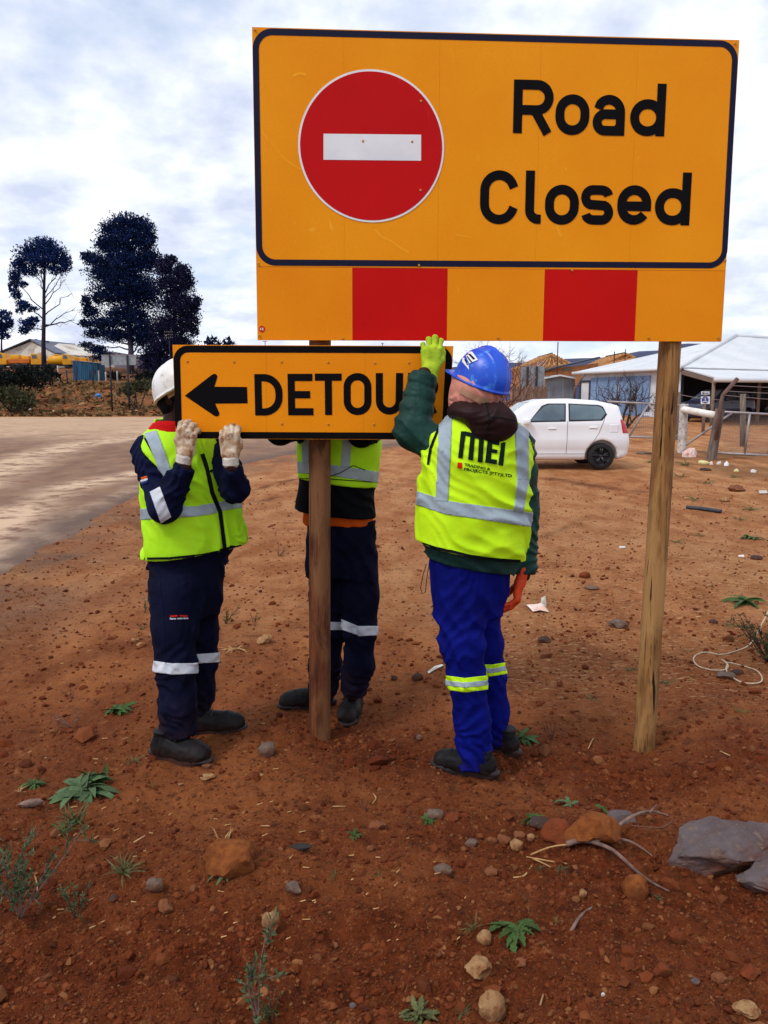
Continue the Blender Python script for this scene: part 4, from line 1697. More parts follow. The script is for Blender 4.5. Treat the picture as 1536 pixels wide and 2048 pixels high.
def hand_mesh(name, wrist, d, n, thumb_side, mat, curls, thumb=None, size=1.0, r0=0.0112, spread=0.10, wrist_ext=0.03):
    """a gloved hand: palm, four unequal fingers with three phalanges each and a thumb leaving the side of the palm"""
    Y = Vector(d).normalized()
    Z = Vector(n)
    Z = (Z - Y * Z.dot(Y)).normalized()
    X = Y.cross(Z)
    if X.dot(Vector(thumb_side)) < 0:
        X = -X
    T = lambda p: V3(Vector(wrist) + (X * p[0] + Y * p[1] + Z * p[2]) * size)
    kn = [(0.033, 0.090, 0.0), (0.0115, 0.097, 0.003), (-0.0110, 0.092, 0.002), (-0.0315, 0.081, -0.003)]
    ln = [(0.042, 0.026, 0.021), (0.046, 0.030, 0.022), (0.042, 0.028, 0.021), (0.033, 0.021, 0.018)]
    sp = [spread, spread * 0.2, -spread * 0.55, -spread * 1.4]
    ch = [finger_chain(kn[i], curls[i], ln[i], sp[i]) for i in range(4)]
    th = thumb or [(0.024, 0.022, -0.006), (0.050, 0.050, -0.014), (0.060, 0.080, -0.020), (0.062, 0.104, -0.024)]
    th = [Vector(t) for t in th]
    allp = [T(p) for c in ch for p in c] + [T(p) for p in th] + [T((0, -0.06, 0))]
    lo, hi = np.min(allp, 0) - 0.035, np.max(allp, 0) + 0.035
    F = Field(lo, hi, 0.0026)
    s = size
    for i in range(4):
        F.cone(T((kn[i][0] * 0.62, 0.006, -0.002)), T(kn[i]), 0.0165 * s, 0.0138 * s, 0.010)
    F.cone(T((0.016, 0.018, -0.010)), T((0.024, 0.052, -0.012)), 0.016 * s, 0.013 * s, 0.012)
    F.cone(T((-0.022, 0.015, -0.008)), T((-0.024, 0.06, -0.010)), 0.014 * s, 0.011 * s, 0.012)
    F.cone(T((0.010, -wrist_ext, 0)), T((0.010, 0.01, 0)), 0.0225 * s, 0.0225 * s, 0.012)
    F.cone(T((-0.010, -wrist_ext, 0)), T((-0.010, 0.01, 0)), 0.0225 * s, 0.0225 * s, 0.012)
    rr = (1.0, 1.03, 0.98, 0.86)
    for i in range(4):
        G_ = Field(lo, hi, 0.0026)
        for j in range(3):
            G_.cone(T(ch[i][j]), T(ch[i][j + 1]), r0 * s * rr[i] * (1.06 - 0.06 * j), r0 * s * rr[i] * (1.0 - 0.07 * j), 0.003)
            G_.ell(T(ch[i][j]), (r0 * 1.08 * s * rr[i],) * 3, None, 0.003)
        a, b = F.D, G_.D
        k = 0.0035
        hh = np.maximum(k - np.abs(a - b), 0) / k
        F.D = np.minimum(a, b) - hh * hh * k * 0.25
    for j in range(3):
        F.cone(T(th[j]), T(th[j + 1]), (0.0165, 0.0135, 0.0115)[j] * s, (0.0135, 0.0115, 0.0100)[j] * s, 0.006)
    F.displace(lambda x, y, z: 0.0011 * fbm(x * 70, y * 70, z * 70, 71, 2), 0.008)
    P, Q = F.net(1)
    return np_mesh(name, P, Q, mat, True), T


def boot(parent, loc, yaw, left=1, L=0.27):
    root_loc = Vector(parent.location)
    k = L / 0.27
    F = Field((-0.09, -0.08, -0.01), (0.23, 0.08, 0.19), 0.004)
    F.cone((-0.028, 0, 0.062), (-0.02, 0, 0.12), 0.042, 0.040, 0.03)
    F.cone((-0.035, 0, 0.045), (0.05, 0, 0.045), 0.038, 0.040, 0.03)
    F.cone((0.03, 0, 0.062), (0.11, 0.0, 0.05), 0.040, 0.040, 0.04)
    F.cone((0.09, 0.012, 0.048), (0.155, 0.006, 0.046), 0.042, 0.038, 0.03)
    F.cone((0.09, -0.014, 0.045), (0.150, -0.010, 0.043), 0.038, 0.034, 0.03)
    F.displace(lambda x, y, z: 0.0030 * fbm(x * 26, y * 26, z * 40, 81 + left, 3) - 0.0035 * np.exp(-((x - .128 + .25 * (z - .06)) / .006) ** 2) - 0.003 * np.exp(-((x + .005 - .3 * (z - .09)) / .005) ** 2)
               - 0.004 * np.exp(-((z - .125) / .008) ** 2), 0.015)
    F.cut(f_plane((0, 0, 0.022), (0, 0, 1)))
    F.cut(f_plane((-0.02, 0, 0.128), (0.1, 0, -1)))
    P, Q = F.net(1)
    Mx = Matrix.Translation(Vector(loc) - root_loc) @ Matrix.Rotation(yaw, 4, 'Z') @ Matrix.Diagonal((k, k, k, 1))
    b = link('boot', np_mesh('boot', P, Q, M['boot'], True), parent)
    b.matrix_local = Mx
    # sole
    out = []
    for i in range(40):
        a = 2 * math.pi * i / 40
        x = 0.055 + 0.146 * math.cos(a)
        hw = 0.040 + 0.012 * ss(0.0, 0.15, x) - 0.004 * math.exp(-((x - 0.03) / 0.03) ** 2)
        sa = math.sin(a)
        out.append((x, hw * math.copysign(abs(sa) ** 0.75, sa)))
    mb = MB()
    lv = [(0.0, 0.98), (0.005, 1.02), (0.015, 1.02), (0.018, 1.05), (0.028, 1.05), (0.034, 0.99)]
    vs = [((x - 0.055) * s_ + 0.055, y * s_, z + (0.008 * ss(0.13, 0.2, x) if z < 0.016 else 0)) for z, s_ in lv for x, y in out]
    fs = [(j * 40 + i, j * 40 + (i + 1) % 40, (j + 1) * 40 + (i + 1) % 40, (j + 1) * 40 + i) for j in range(len(lv) - 1) for i in range(40)]
    fs += [tuple(reversed(range(40))), tuple(200 + i for i in range(40))]
    mb.add(vs, fs)
    link('sole', mb.mesh('sole', M['boot_sole'], True), b)
    mb = MB()
    for j in range(4):
        x, z = 0.028 + 0.020 * j, 0.112 - 0.010 * j
        mb.tube([(x, -0.030, z - 0.010), (x + 0.006, -0.012, z - 0.0005), (x + 0.006, 0.012, z - 0.0005), (x, 0.030, z - 0.010)], 0.0028, 6)
    link('lace', mb.mesh('lace', M['lace'], True), b)
    return b


def hard_hat(parent, c, fwd, up, mat, k=1.0, slot=False, height=0.145):
    F = Field((-0.18, -0.15, -0.03), (0.21, 0.15, height + 0.03), 0.0042)
    a, bb = 0.137, 0.112
    F.union(lambda x, y, z: f_ell(np.zeros(3), (a, bb, height))(x, y, z), k=0.004)
    F.union(lambda x, y, z: np.maximum(f_ell(np.zeros(3), (a * 0.99, 0.022, height + 0.009))(x, y, z), -z), k=0.014)
    for s in (-1, 1):
        F.union(lambda x, y, z, s=s: np.maximum(f_ell(np.array((0, s * 0.045, 0)), (a * 0.93, 0.012, height * 0.945))(x, y, z), -z), k=0.012)
    F.union(lambda x, y, z: np.maximum(np.maximum((np.sqrt(((x - 0.012 - 0.014 * (x > 0) * np.clip(x / a, 0, 1)) / (a + 0.018 + 0.016 * np.clip(x / a, 0, 1))) ** 2 + (y / (bb + 0.013)) ** 2) - 1) * bb,
                                            z + 0.000 + 0.10 * np.maximum(x - 0.10, 0)), -0.009 - z - 0.10 * np.maximum(x - 0.10, 0)), k=0.006)
    F.cut(f_plane((0, 0, -0.010), (0, 0, 1)), 0.003)
    F.cut(lambda x, y, z: f_ell(np.array((0, 0, -0.004)), (a - 0.008, bb - 0.008, height - 0.008))(x, y, z), 0.003)
    P, Q = F.net(1)
    B = basis(fwd, up).to_4x4()
    h = link('hard_hat', np_mesh('hard_hat', P, Q, mat, True), parent)
    h.matrix_local = Matrix.Translation(Vector(c) - Vector(parent.location)) @ B @ Matrix.Diagonal((k, k, k, 1))
    mb = MB()                                   # webbing inside the shell
    ring = [(0.098 * math.cos(t), 0.086 * math.sin(t), 0.0) for t in np.linspace(0, 2 * math.pi, 33)[:-1]]
    vs = [(x, y, z) for z in (-0.022, 0.018) for x, y, _ in ring] + [(x * 0.97, y * 0.97, z) for z in (-0.022, 0.018) for x, y, _ in ring]
    fs = []
    for i in range(32):
        j = (i + 1) % 32
        fs += [(i, j, 32 + j, 32 + i), (64 + j, 64 + i, 96 + i, 96 + j), (i, 64 + i, 64 + j, j), (32 + j, 96 + j, 96 + i, 32 + i)]
    mb.add(vs, fs)
    link('headband', mb.mesh('headband', M['strap'] if slot else M['hat_inner'], True), h)
    return h


def world_mesh(o):
    """copy of a linked mesh in world coordinates"""
    bpy.context.view_layer.update()
    me = o.data.copy()
    me.transform(o.matrix_world)
    return me


def sub(me, name, parent):
    return part(name, me, parent)


def px_patch(src_me, poly, off, mat, name, parent, extra=()):
    return part(name, planes_patch(src_me, px_planes(poly) + list(extra), off, mat, name), parent)


def strip(parent, name, mat, data):
    mb = MB()
    for vs, fs in data:
        mb.add(vs, fs)
    return mb.build(name, mat, parent, True)


folds = lambda a, f, sd, st=(1, 1, 1), o=3: (lambda x, y, z: a * fbm(x * f * st[0], y * f * st[1], z * f * st[2], sd, o))


def creases(a, wl, ang, sd, f=6):
    """slanting folds: ridged waves whose phase wanders"""
    ca, sa = math.cos(ang), math.sin(ang)

    def g(x, y, z):
        ph = (x * sa + z * ca) / wl + 1.6 * noise3(x * f, y * f, z * f, sd)
        amp = np.clip(0.5 + 1.1 * noise3(x * f * 0.9, y * f * 0.9, z * f * 0.7, sd + 5), 0, 1)
        return a * amp * (np.abs(np.sin(ph * math.pi)) - 0.5)
    return g


def legs_field(sections, legs, h=0.0065, seed=1, crumple=0.007):
    """sections: hips stack; legs: lists of (point, radius)"""
    pts = [p for l in legs for p, r in l] + [Vector((s[1], s[2], s[0])) for s in sections]
    lo, hi = bounds(pts, 0.24)
    lo[2], hi[2] = min(p[2] for p in pts) - 0.06, max(p[2] for p in pts) + 0.05
    F = Field(lo, hi, h)
    F.union(f_stack(sections), k=0.02)
    for l in legs:
        for i in range(len(l) - 1):
            F.cone(V3(l[i][0]), V3(l[i + 1][0]), l[i][1], l[i + 1][1], 0.035)
    F.displace(creases(crumple * 0.9, 0.075, 1.15, seed, 4), 0.04)
    F.displace(creases(crumple * 0.7, 0.06, -0.8, seed + 3, 7), 0.04)
    F.displace(folds(0.006, 7, seed + 9, (1, 1, 0.6)), 0.04)
    for l in legs:                                # cloth bunching behind the knee and over the boot
        for q, a_, w_ in ((2, crumple * 0.35, .07), (len(l) - 1, crumple * 0.5, .09)):
            c_ = V3(l[q][0])
            F.displace(lambda x, y, z: a_ * np.exp(-((z - c_[2] - (.05 if q > 2 else 0)) / w_) ** 2) * np.exp(-((x - c_[0]) ** 2 + (y - c_[1]) ** 2) / .02)
                       * np.sin((z + .7 * (x - c_[0])) * 120 + 9 * noise3(x * 11, y * 11, z * 8, seed + q)), 0.04)
    for l in legs:                                # open, straight hems
        p, q = V3(l[-1][0]), V3(l[-2][0])
        ax = (p - q) / np.linalg.norm(p - q)
        rad = l[-1][1] + 0.06
        cut_here = lambda x, y, z, p=p, ax=ax, rad=rad: np.maximum(
            -((x - p[0]) * ax[0] + (y - p[1]) * ax[1] + (z - p[2]) * ax[2]),
            np.sqrt((x - p[0]) ** 2 + (y - p[1]) ** 2 + (z - p[2]) ** 2) - rad)
        F.cut(cut_here, 0.004)
        inner = f_cone(p - ax * 0.01, p + ax * 0.06, l[-1][1] - 0.026, l[-1][1] - 0.022)
        F.cut(inner, 0.003)
    return F


# ---------------------------------------------------------------- man in the blue hard hat, seen from behind
def worker_blue():
    Y0 = 3.10
    yaw = R(17)
    foot = W(945, 1540, 3.06)
    root = thing('person', 'worker in blue hard hat and royal blue trousers reaching up to the DETOUR plate', 'person',
                 (foot.x, foot.y, gz(foot.x, foot.y)))
    torso = [sec(1150, 856, 1030, Y0, .135, yaw), sec(1110, 850, 1036, Y0, .145, yaw), sec(1040, 848, 1044, Y0, .15, yaw), sec(970, 848, 1052, Y0, .15, yaw),
             sec(920, 850, 1056, Y0, .145, yaw), sec(880, 858, 1054, Y0, .13, yaw), sec(856, 876, 1040, Y0 + .01, .105, yaw), sec(836, 905, 1015, Y0 + .02, .08, yaw),
             sec(822, 925, 995, Y0 + .02, .06, yaw)]
    LS, LE, LW = W(864, 884, 3.10), W(824, 862, 3.12), W(848, 748, 3.185)
    RS, RE, RW = W(1036, 888, 3.18), W(1046, 1010, 3.20), W(1047, 1150, 3.13)
    hips = [sec(1230, 868, 1000, 3.10, .115, R(30)), sec(1180, 858, 1018, 3.10, .13, R(30)), sec(1120, 860, 1022, 3.10, .125, R(25)), sec(1080, 870, 1020, 3.10, .11, R(25))]
    lL = [(W(922, 1190, 3.05), .095), (W(924, 1290, 3.01), .090), (W(932, 1360, 3.0), .076), (W(942, 1440, 3.01), .074), (W(950, 1527, 3.02), .077)]
    lR = [(W(955, 1190, 3.15), .092), (W(965, 1290, 3.20), .084), (W(974, 1350, 3.22), .075), (W(982, 1420, 3.25), .074), (W(984, 1482, 3.27), .074)]
    # body
    hc = W(950, 786, 3.09)
    fw = Vector((-0.62, 0.76, 0.16))
    up = Vector((0.17, -0.18, 1))
    lo, hi = bounds([W(780, 690, 3.0), W(1090, 1560, 3.0), W(780, 690, 3.35), W(1090, 1500, 3.35)], 0.05)
    F = Field(lo, hi, 0.009)
    F.union(f_stack(torso, -0.035), k=0.02)
    F.union(f_stack(hips, -0.035), k=0.04)
    for l in (lL, lR):
        for i in range(len(l) - 1):
            F.cone(V3(l[i][0]), V3(l[i + 1][0]), l[i][1] - .025, l[i + 1][1] - .028, 0.03)
    for a, b, c in ((LS, LE, LW), (RS, RE, RW)):
        F.cone(V3(a), V3(b), .052, .044, .03)
        F.cone(V3(b), V3(c), .044, .030, .02)
    F.cone(V3(W(957, 845, 3.10)), V3(hc), .058, .055, .03)
    eyes = add_head(F, hc, fw, up)
    part('body', net_part(F, 'body', M['skin_dark'], root), root)
    for e in eyes:
        mb = MB().lathe(e, (0, 0, 1), [(0.012 * math.sin(t), -0.012 * math.cos(t)) for t in np.linspace(0, math.pi, 9)], 12)
        mb.build('eye', M['eye'], root, True)
    # balaclava under the helmet
    F = Field(np.array(hc) - 0.19, np.array(hc) + 0.17, 0.005)
    B = basis(fw, up)
    f, l, u = [np.array(B.col[i]) for i in range(3)]
    c = V3(hc)
    F.ell(c + u * 0.02 - f * 0.008, (0.112, 0.099, 0.098), np.array(B), 0.02)
    F.ell(c - u * 0.04 + f * 0.02, (0.088, 0.086, 0.085), np.array(B), 0.03)
    F.cone(c - u * 0.03 - f * 0.01, V3(W(957, 838, 3.10)), .074, .076, .03)
    F.cut(f_ell(c + f * 0.12 + u * 0.0, (0.06, 0.05, 0.05), np.array(B)), 0.01)
    F.displace(creases(0.011, 0.026, 1.2, 15, 12), 0.02)
    bala = part('balaclava', net_part(F, 'balaclava', M['pink_cloth'], root), root)
    # trousers
    F = legs_field(hips, (lL, lR), seed=21, crumple=0.013)
    tr = net_part(F, 'trousers', M['royal_blue'], root)
    src = tr.copy()
    tro = part('trousers', tr, root)
    mid = (V3(lL[2][0]) + V3(lR[2][0])) / 2
    dn = V3(lR[2][0]) - V3(lL[2][0])
    dn /= np.linalg.norm(dn)
    pl = [(Vector(mid), Vector(dn))]
    pr = [(Vector(mid), Vector(-dn))]
    for xa, xb, ya, yb in ((860, 930, 1347, 1356), (930, 1000, 1356, 1348)):
        px_patch(src, [(xa, ya), (xb, yb), (xb, yb + 28), (xa, ya + 28)], 0.003, M['hi_vis'], 'knee_band', tro, pl)
        px_patch(src, [(xa, ya + 9), (xb, yb + 9), (xb, yb + 19), (xa, ya + 19)], 0.005, M['reflective'], 'reflective_band', tro, pl)
    for ya, h_, m, nm, of in ((1329, 23, 'hi_vis', 'knee_band', .003), (1336, 9, 'reflective', 'reflective_band', .005)):
        px_patch(src, [(920, ya), (985, ya), (985, ya + h_), (920, ya + h_)], of, M[m], nm, tro, pr)
        px_patch(src, [(985, ya), (1040, ya - 9), (1040, ya + h_ - 9), (985, ya + h_)], of, M[m], nm, tro, pr)
    # quilted jacket
    lo, hi = bounds([LS, LE, LW, RS, RE, RW, W(850, 1150, 3.1), W(1030, 1150, 3.1), W(955, 820, 3.1)], 0.19)
    F = Field(lo, hi, 0.006)
    F.union(f_stack(torso, 0.0), k=0.02)
    F.cone(V3(LS), V3(LE), .072, .074, .04)
    F.cone(V3(LE), V3(LW), .077, .056, .022, (4.0, .007))
    F.cone(V3(RS), V3(RE), .074, .068, .04, (4.0, .004))
    F.cone(V3(RE), V3(RW), .068, .056, .03, (4.0, .004))
    F.displace(creases(0.011, 0.05, 0.4, 33, 6), 0.04)
    F.displace(folds(0.0025, 18, 35), 0.03)
    for a, b, r in ((LE, LW, .06), (RE, RW, .064)):
        p, q = V3(b), V3(a)
        ax = (p - q) / np.linalg.norm(p - q)
        F.cut(lambda x, y, z, p=p, ax=ax, r=r: np.maximum(-((x - p[0]) * ax[0] + (y - p[1]) * ax[1] + (z - p[2]) * ax[2]),
                                                        np.sqrt((x - p[0]) ** 2 + (y - p[1]) ** 2 + (z - p[2]) ** 2) - r - .03), 0.006)
        F.cut(f_cone(p - ax * 0.03, p + ax * 0.05, r - .022, r - .020), 0.004)
    h0, h1 = W(845, 1108, 3.1), W(1035, 1147, 3.1)
    xl = W(1022, 1120, 3.1).x
    hp = f_plane_flip(h0, (h1 - h0).cross(Vector((0, 1, 0))))
    F.cut(lambda x, y, z: np.maximum(hp(x, y, z), x - xl), .006)
    jk = net_part(F, 'jacket', M['puffer_green'], root)
    part('jacket', jk, root)
    # hood
    F = Field(V3(W(962, 842, 3.02)) - 0.24, V3(W(962, 842, 3.02)) + 0.24, 0.006)
    F.ell(V3(W(968, 838, 3.01)), (.120, .080, .050), np.array(Matrix.Rotation(R(16), 3, 'Y')), .03)
    F.ell(V3(W(996, 845, 2.985)), (.070, .056, .074), np.array(Matrix.Rotation(R(12), 3, 'Y')), .035)
    F.ell(V3(W(968, 858, 2.985)), (.060, .040, .050), None, .035)
    F.ell(V3(W(921, 822, 3.05)), (.052, .075, .036), None, .03)
    F.ell(V3(W(962, 812, 3.10)), (.104, .098, .040), np.array(Matrix.Rotation(R(8), 3, 'Y')), .03)
    F.cut(f_ell(V3(W(955, 798, 3.11)), (.078, .086, .06)), .01)
    F.displace(creases(0.012, 0.06, 0.9, 43, 7), 0.04)
    F.displace(creases(0.007, 0.03, -0.5, 44, 11), 0.04)
    F.displace(folds(0.006, 12, 45), 0.03)
    hd = net_part(F, 'hood', M['hood_brown'], root)
    hb = bvh_of(hd)
    hdo = part('hood', hd, root)
    strip(hdo, 'hood_seam', M['trim_black'], [ribbon_px(hb, [(972, 806), (979, 835), (976, 862), (970, 884)], 2.0, .003, 4, 3.0),
                                              ribbon_px(hb, [(981, 834), (1005, 836), (1030, 842)], 2.0, .003, 4, 3.0)])
    # vest
    F = Field(*bounds([W(815, 815, 3.1), W(1085, 1150, 3.1)], 0.2), 0.006)
    F.union(f_stack(torso, 0.016), k=0.02)
    F.union(f_stack([(s[0], s[1], s[2], s[3] + (0.018 if s[0] < torso[3][0] else 0.0), s[4] + (0.018 if s[0] < torso[3][0] else 0), s[5]) for s in torso], 0.014), k=0.02)
    F.displace(creases(0.020, 0.12, 0.75, 52, 4), 0.05)
    F.displace(creases(0.008, 0.05, 0.5, 55, 7), 0.04)
    e0, e1 = W(828, 1086, 3.0), W(1045, 1127, 3.0)
    F.cut(f_plane_flip((e0), (e1 - e0).cross(Vector((0, 1, 0)))), .005)
    F.cut(f_ell(V3(W(955, 822, 3.12)), (.095, .09, .055)), .01)
    F.cut(f_cone(V3(W(838, 880, 2.97)), V3(W(805, 868, 3.08)), .060, .075), .01)
    F.cut(f_cone(V3(W(1066, 880, 3.2)), V3(W(1090, 1000, 3.22)), .058, .075), .01)
    vs_ = net_part(F, 'vest', M['hi_vis'], root)
    src = vs_.copy()
    bv = bvh_of(src)
    vo = part('vest', vs_, root)
    near = [(V3(W(950, 960, 3.12)), Vector((0, 1, 0)))]
    px_patch(src, [(790, 968), (890, 1000), (890, 1028), (790, 994)], 0.003, M['reflective'], 'reflective_band', vo)
    px_patch(src, [(890, 1001), (1095, 1030), (1095, 1058), (890, 1028)], 0.003, M['reflective'], 'reflective_band', vo)
    px_patch(src, [(880, 815), (906, 815), (896, 1003), (872, 1001)], 0.0045, M['reflective'], 'reflective_band', vo, near)
    px_patch(src, [(1029, 845), (1056, 860), (1056, 960), (1034, 960)], 0.0045, M['reflective'], 'reflective_band', vo, near)
    px_patch(src, [(1034, 960), (1056, 960), (1046, 1024), (1028, 1022)], 0.0045, M['reflective'], 'reflective_band', vo, near)
    strip(vo, 'hem_trim', M['trim_black'], [ribbon_px(bv, [(834, 1083), (870, 1095), (940, 1111), (1000, 1119), (1040, 1121)], 5, .006, 6, 3.0)])
    strip(vo, 'arm_trim', M['trim_black'], [ribbon_px(bv, [(884, 842), (873, 868), (862, 896), (856, 930)], 5, .004, 5, 3.0)])
    strip(vo, 'arm_trim', M['trim_black'], [ribbon_px(bv, [(1058, 868), (1070, 900), (1074, 930)], 4, .003, 6, 3.1)])
    # printed letters on the back
    prints = {'letter': [
        [[(922, 863), (932, 863), (925, 917), (916, 916)], [(931, 863), (948, 867), (947, 875), (930, 871)], [(941, 868), (950, 868), (946, 921), (936, 919)],
         [(949, 867), (966, 872), (964, 880), (947, 876)], [(958, 873), (968, 873), (965, 925), (955, 924)]],
        [[(975, 878), (985, 880), (981, 926), (970, 925)], [(984, 880), (999, 883), (998, 891), (983, 888)], [(982, 897), (995, 900), (994, 907), (981, 905)], [(980, 918), (994, 920), (993, 929), (979, 926)]],
        [[(1002, 886), (1011, 884), (1006, 932), (996, 930)]]]}
    for qs in prints['letter']:
        strip(vo, 'letter', M['print_green'], [quad_px(bv, q, .004, 6, 3.0) for q in qs])
    strip(vo, 'logo_square', M['print_red'], [quad_px(bv, [(915, 925), (924, 926), (924, 937), (915, 936)], .004, 4, 3.0)])
    strip(vo, 'lettering', M['print_green'], [text_px(bv, 'TRADING &', 928, 932, 980, 941, 5.6, .004, .03, 3.0), text_px(bv, 'PROJECTS (PTY)LTD', 927, 941, 1023, 955, 6.0, .004, .03, 3.0)])
    # hat
    hat = hard_hat(root, W(963, 764, 3.08), fw + Vector((0, 0, 0.22)), Vector((0.26, -0.22, 1)), M['hat_blue'], 0.90, True, 0.152)
    bb_ = bvh_of(world_mesh(bala))
    strip(root, 'chin_strap', M['strap'], [ribbon_px(bb_, [(921, 779), (932, 786), (952, 796), (978, 803)], 12, .006, 5, 3.0)])
    hm = world_mesh(hat)
    hb = bvh_of(hm)
    strip(root, 'sticker', M['notice_white'], [quad_px(hb, [(928, 703), (945, 704), (956, 720), (939, 727)], .003, 5, 3.0), quad_px(hb, [(926, 713), (937, 728), (939, 740), (925, 724)], .003, 5, 3.0)])
    strip(root, 'sticker_print', M['trim_black'], [quad_px(hb, [(937, 709), (941, 708), (951, 718), (947, 720)], .0045, 3, 3.0), quad_px(hb, [(934, 714), (936, 713), (945, 724), (942, 725)], .0045, 3, 3.0),
                                                   quad_px(hb, [(929, 719), (932, 719), (937, 730), (935, 731)], .0045, 3, 3.0)])
    # gloves
    d = (LW - LE).normalized()
    hw = W(861, 742, 3.205)
    gm, T = hand_mesh('glove', hw, Vector((0.05, 0.10, 1)), Vector((0.0, -1, 0.05)), (1, 0, 0), M['glove_lime'],
                      [(20, 62, 20), (14, 66, 20), (14, 66, 20), (22, 60, 22)],
                      [(0.024, 0.022, -0.004), (0.046, 0.050, -0.008), (0.050, 0.082, -0.020), (0.046, 0.103, -0.036)], 0.98, 0.0112, 0.12, 0.04)
    o = part('glove', gm, root)
    o['label'] = 'lime green knitted glove gripping the top of the plate'
    rw = W(1042, 1160, 3.115)
    gm, T = hand_mesh('glove', rw, Vector((-0.16, 0.05, -1)), Vector((1, -0.2, 0)), (0, 1, 0), M['glove_orange'],
                      [(26, 22, 14), (32, 26, 16), (36, 28, 16), (40, 30, 16)],
                      [(0.024, 0.022, -0.006), (0.040, 0.048, -0.022), (0.040, 0.072, -0.036), (0.036, 0.092, -0.044)], 0.95, 0.0112, 0.06, 0.05)
    o = part('glove', gm, root)
    o['label'] = 'orange rubber glove on the hanging hand'
    # boots
    for (px, py, Y, yw) in ((955, 1556, 3.0, R(160)), (1004, 1506, 3.24, R(150))):
        p = W(px, py, Y)
        boot(root, (p.x, p.y, gz(p.x, p.y) - 0.006), yw, 1, 0.26)
    mb = MB().tube([W(853, 1128, 3.0), W(846, 1150, 2.99), W(841, 1176, 2.99), W(845, 1188, 2.99), W(851, 1184, 2.99), W(853, 1160, 2.99), W(858, 1130, 3.0)], 0.0018, 5)
    mb.build('drawcord', M['cord'], root, True)
    return root


def f_plane_flip(co, no):
    """solid on the lower side, to cut away everything beneath a hem line"""
    no = Vector(no)
    if no.z < 0:
        no = -no
    return f_plane(co, no)


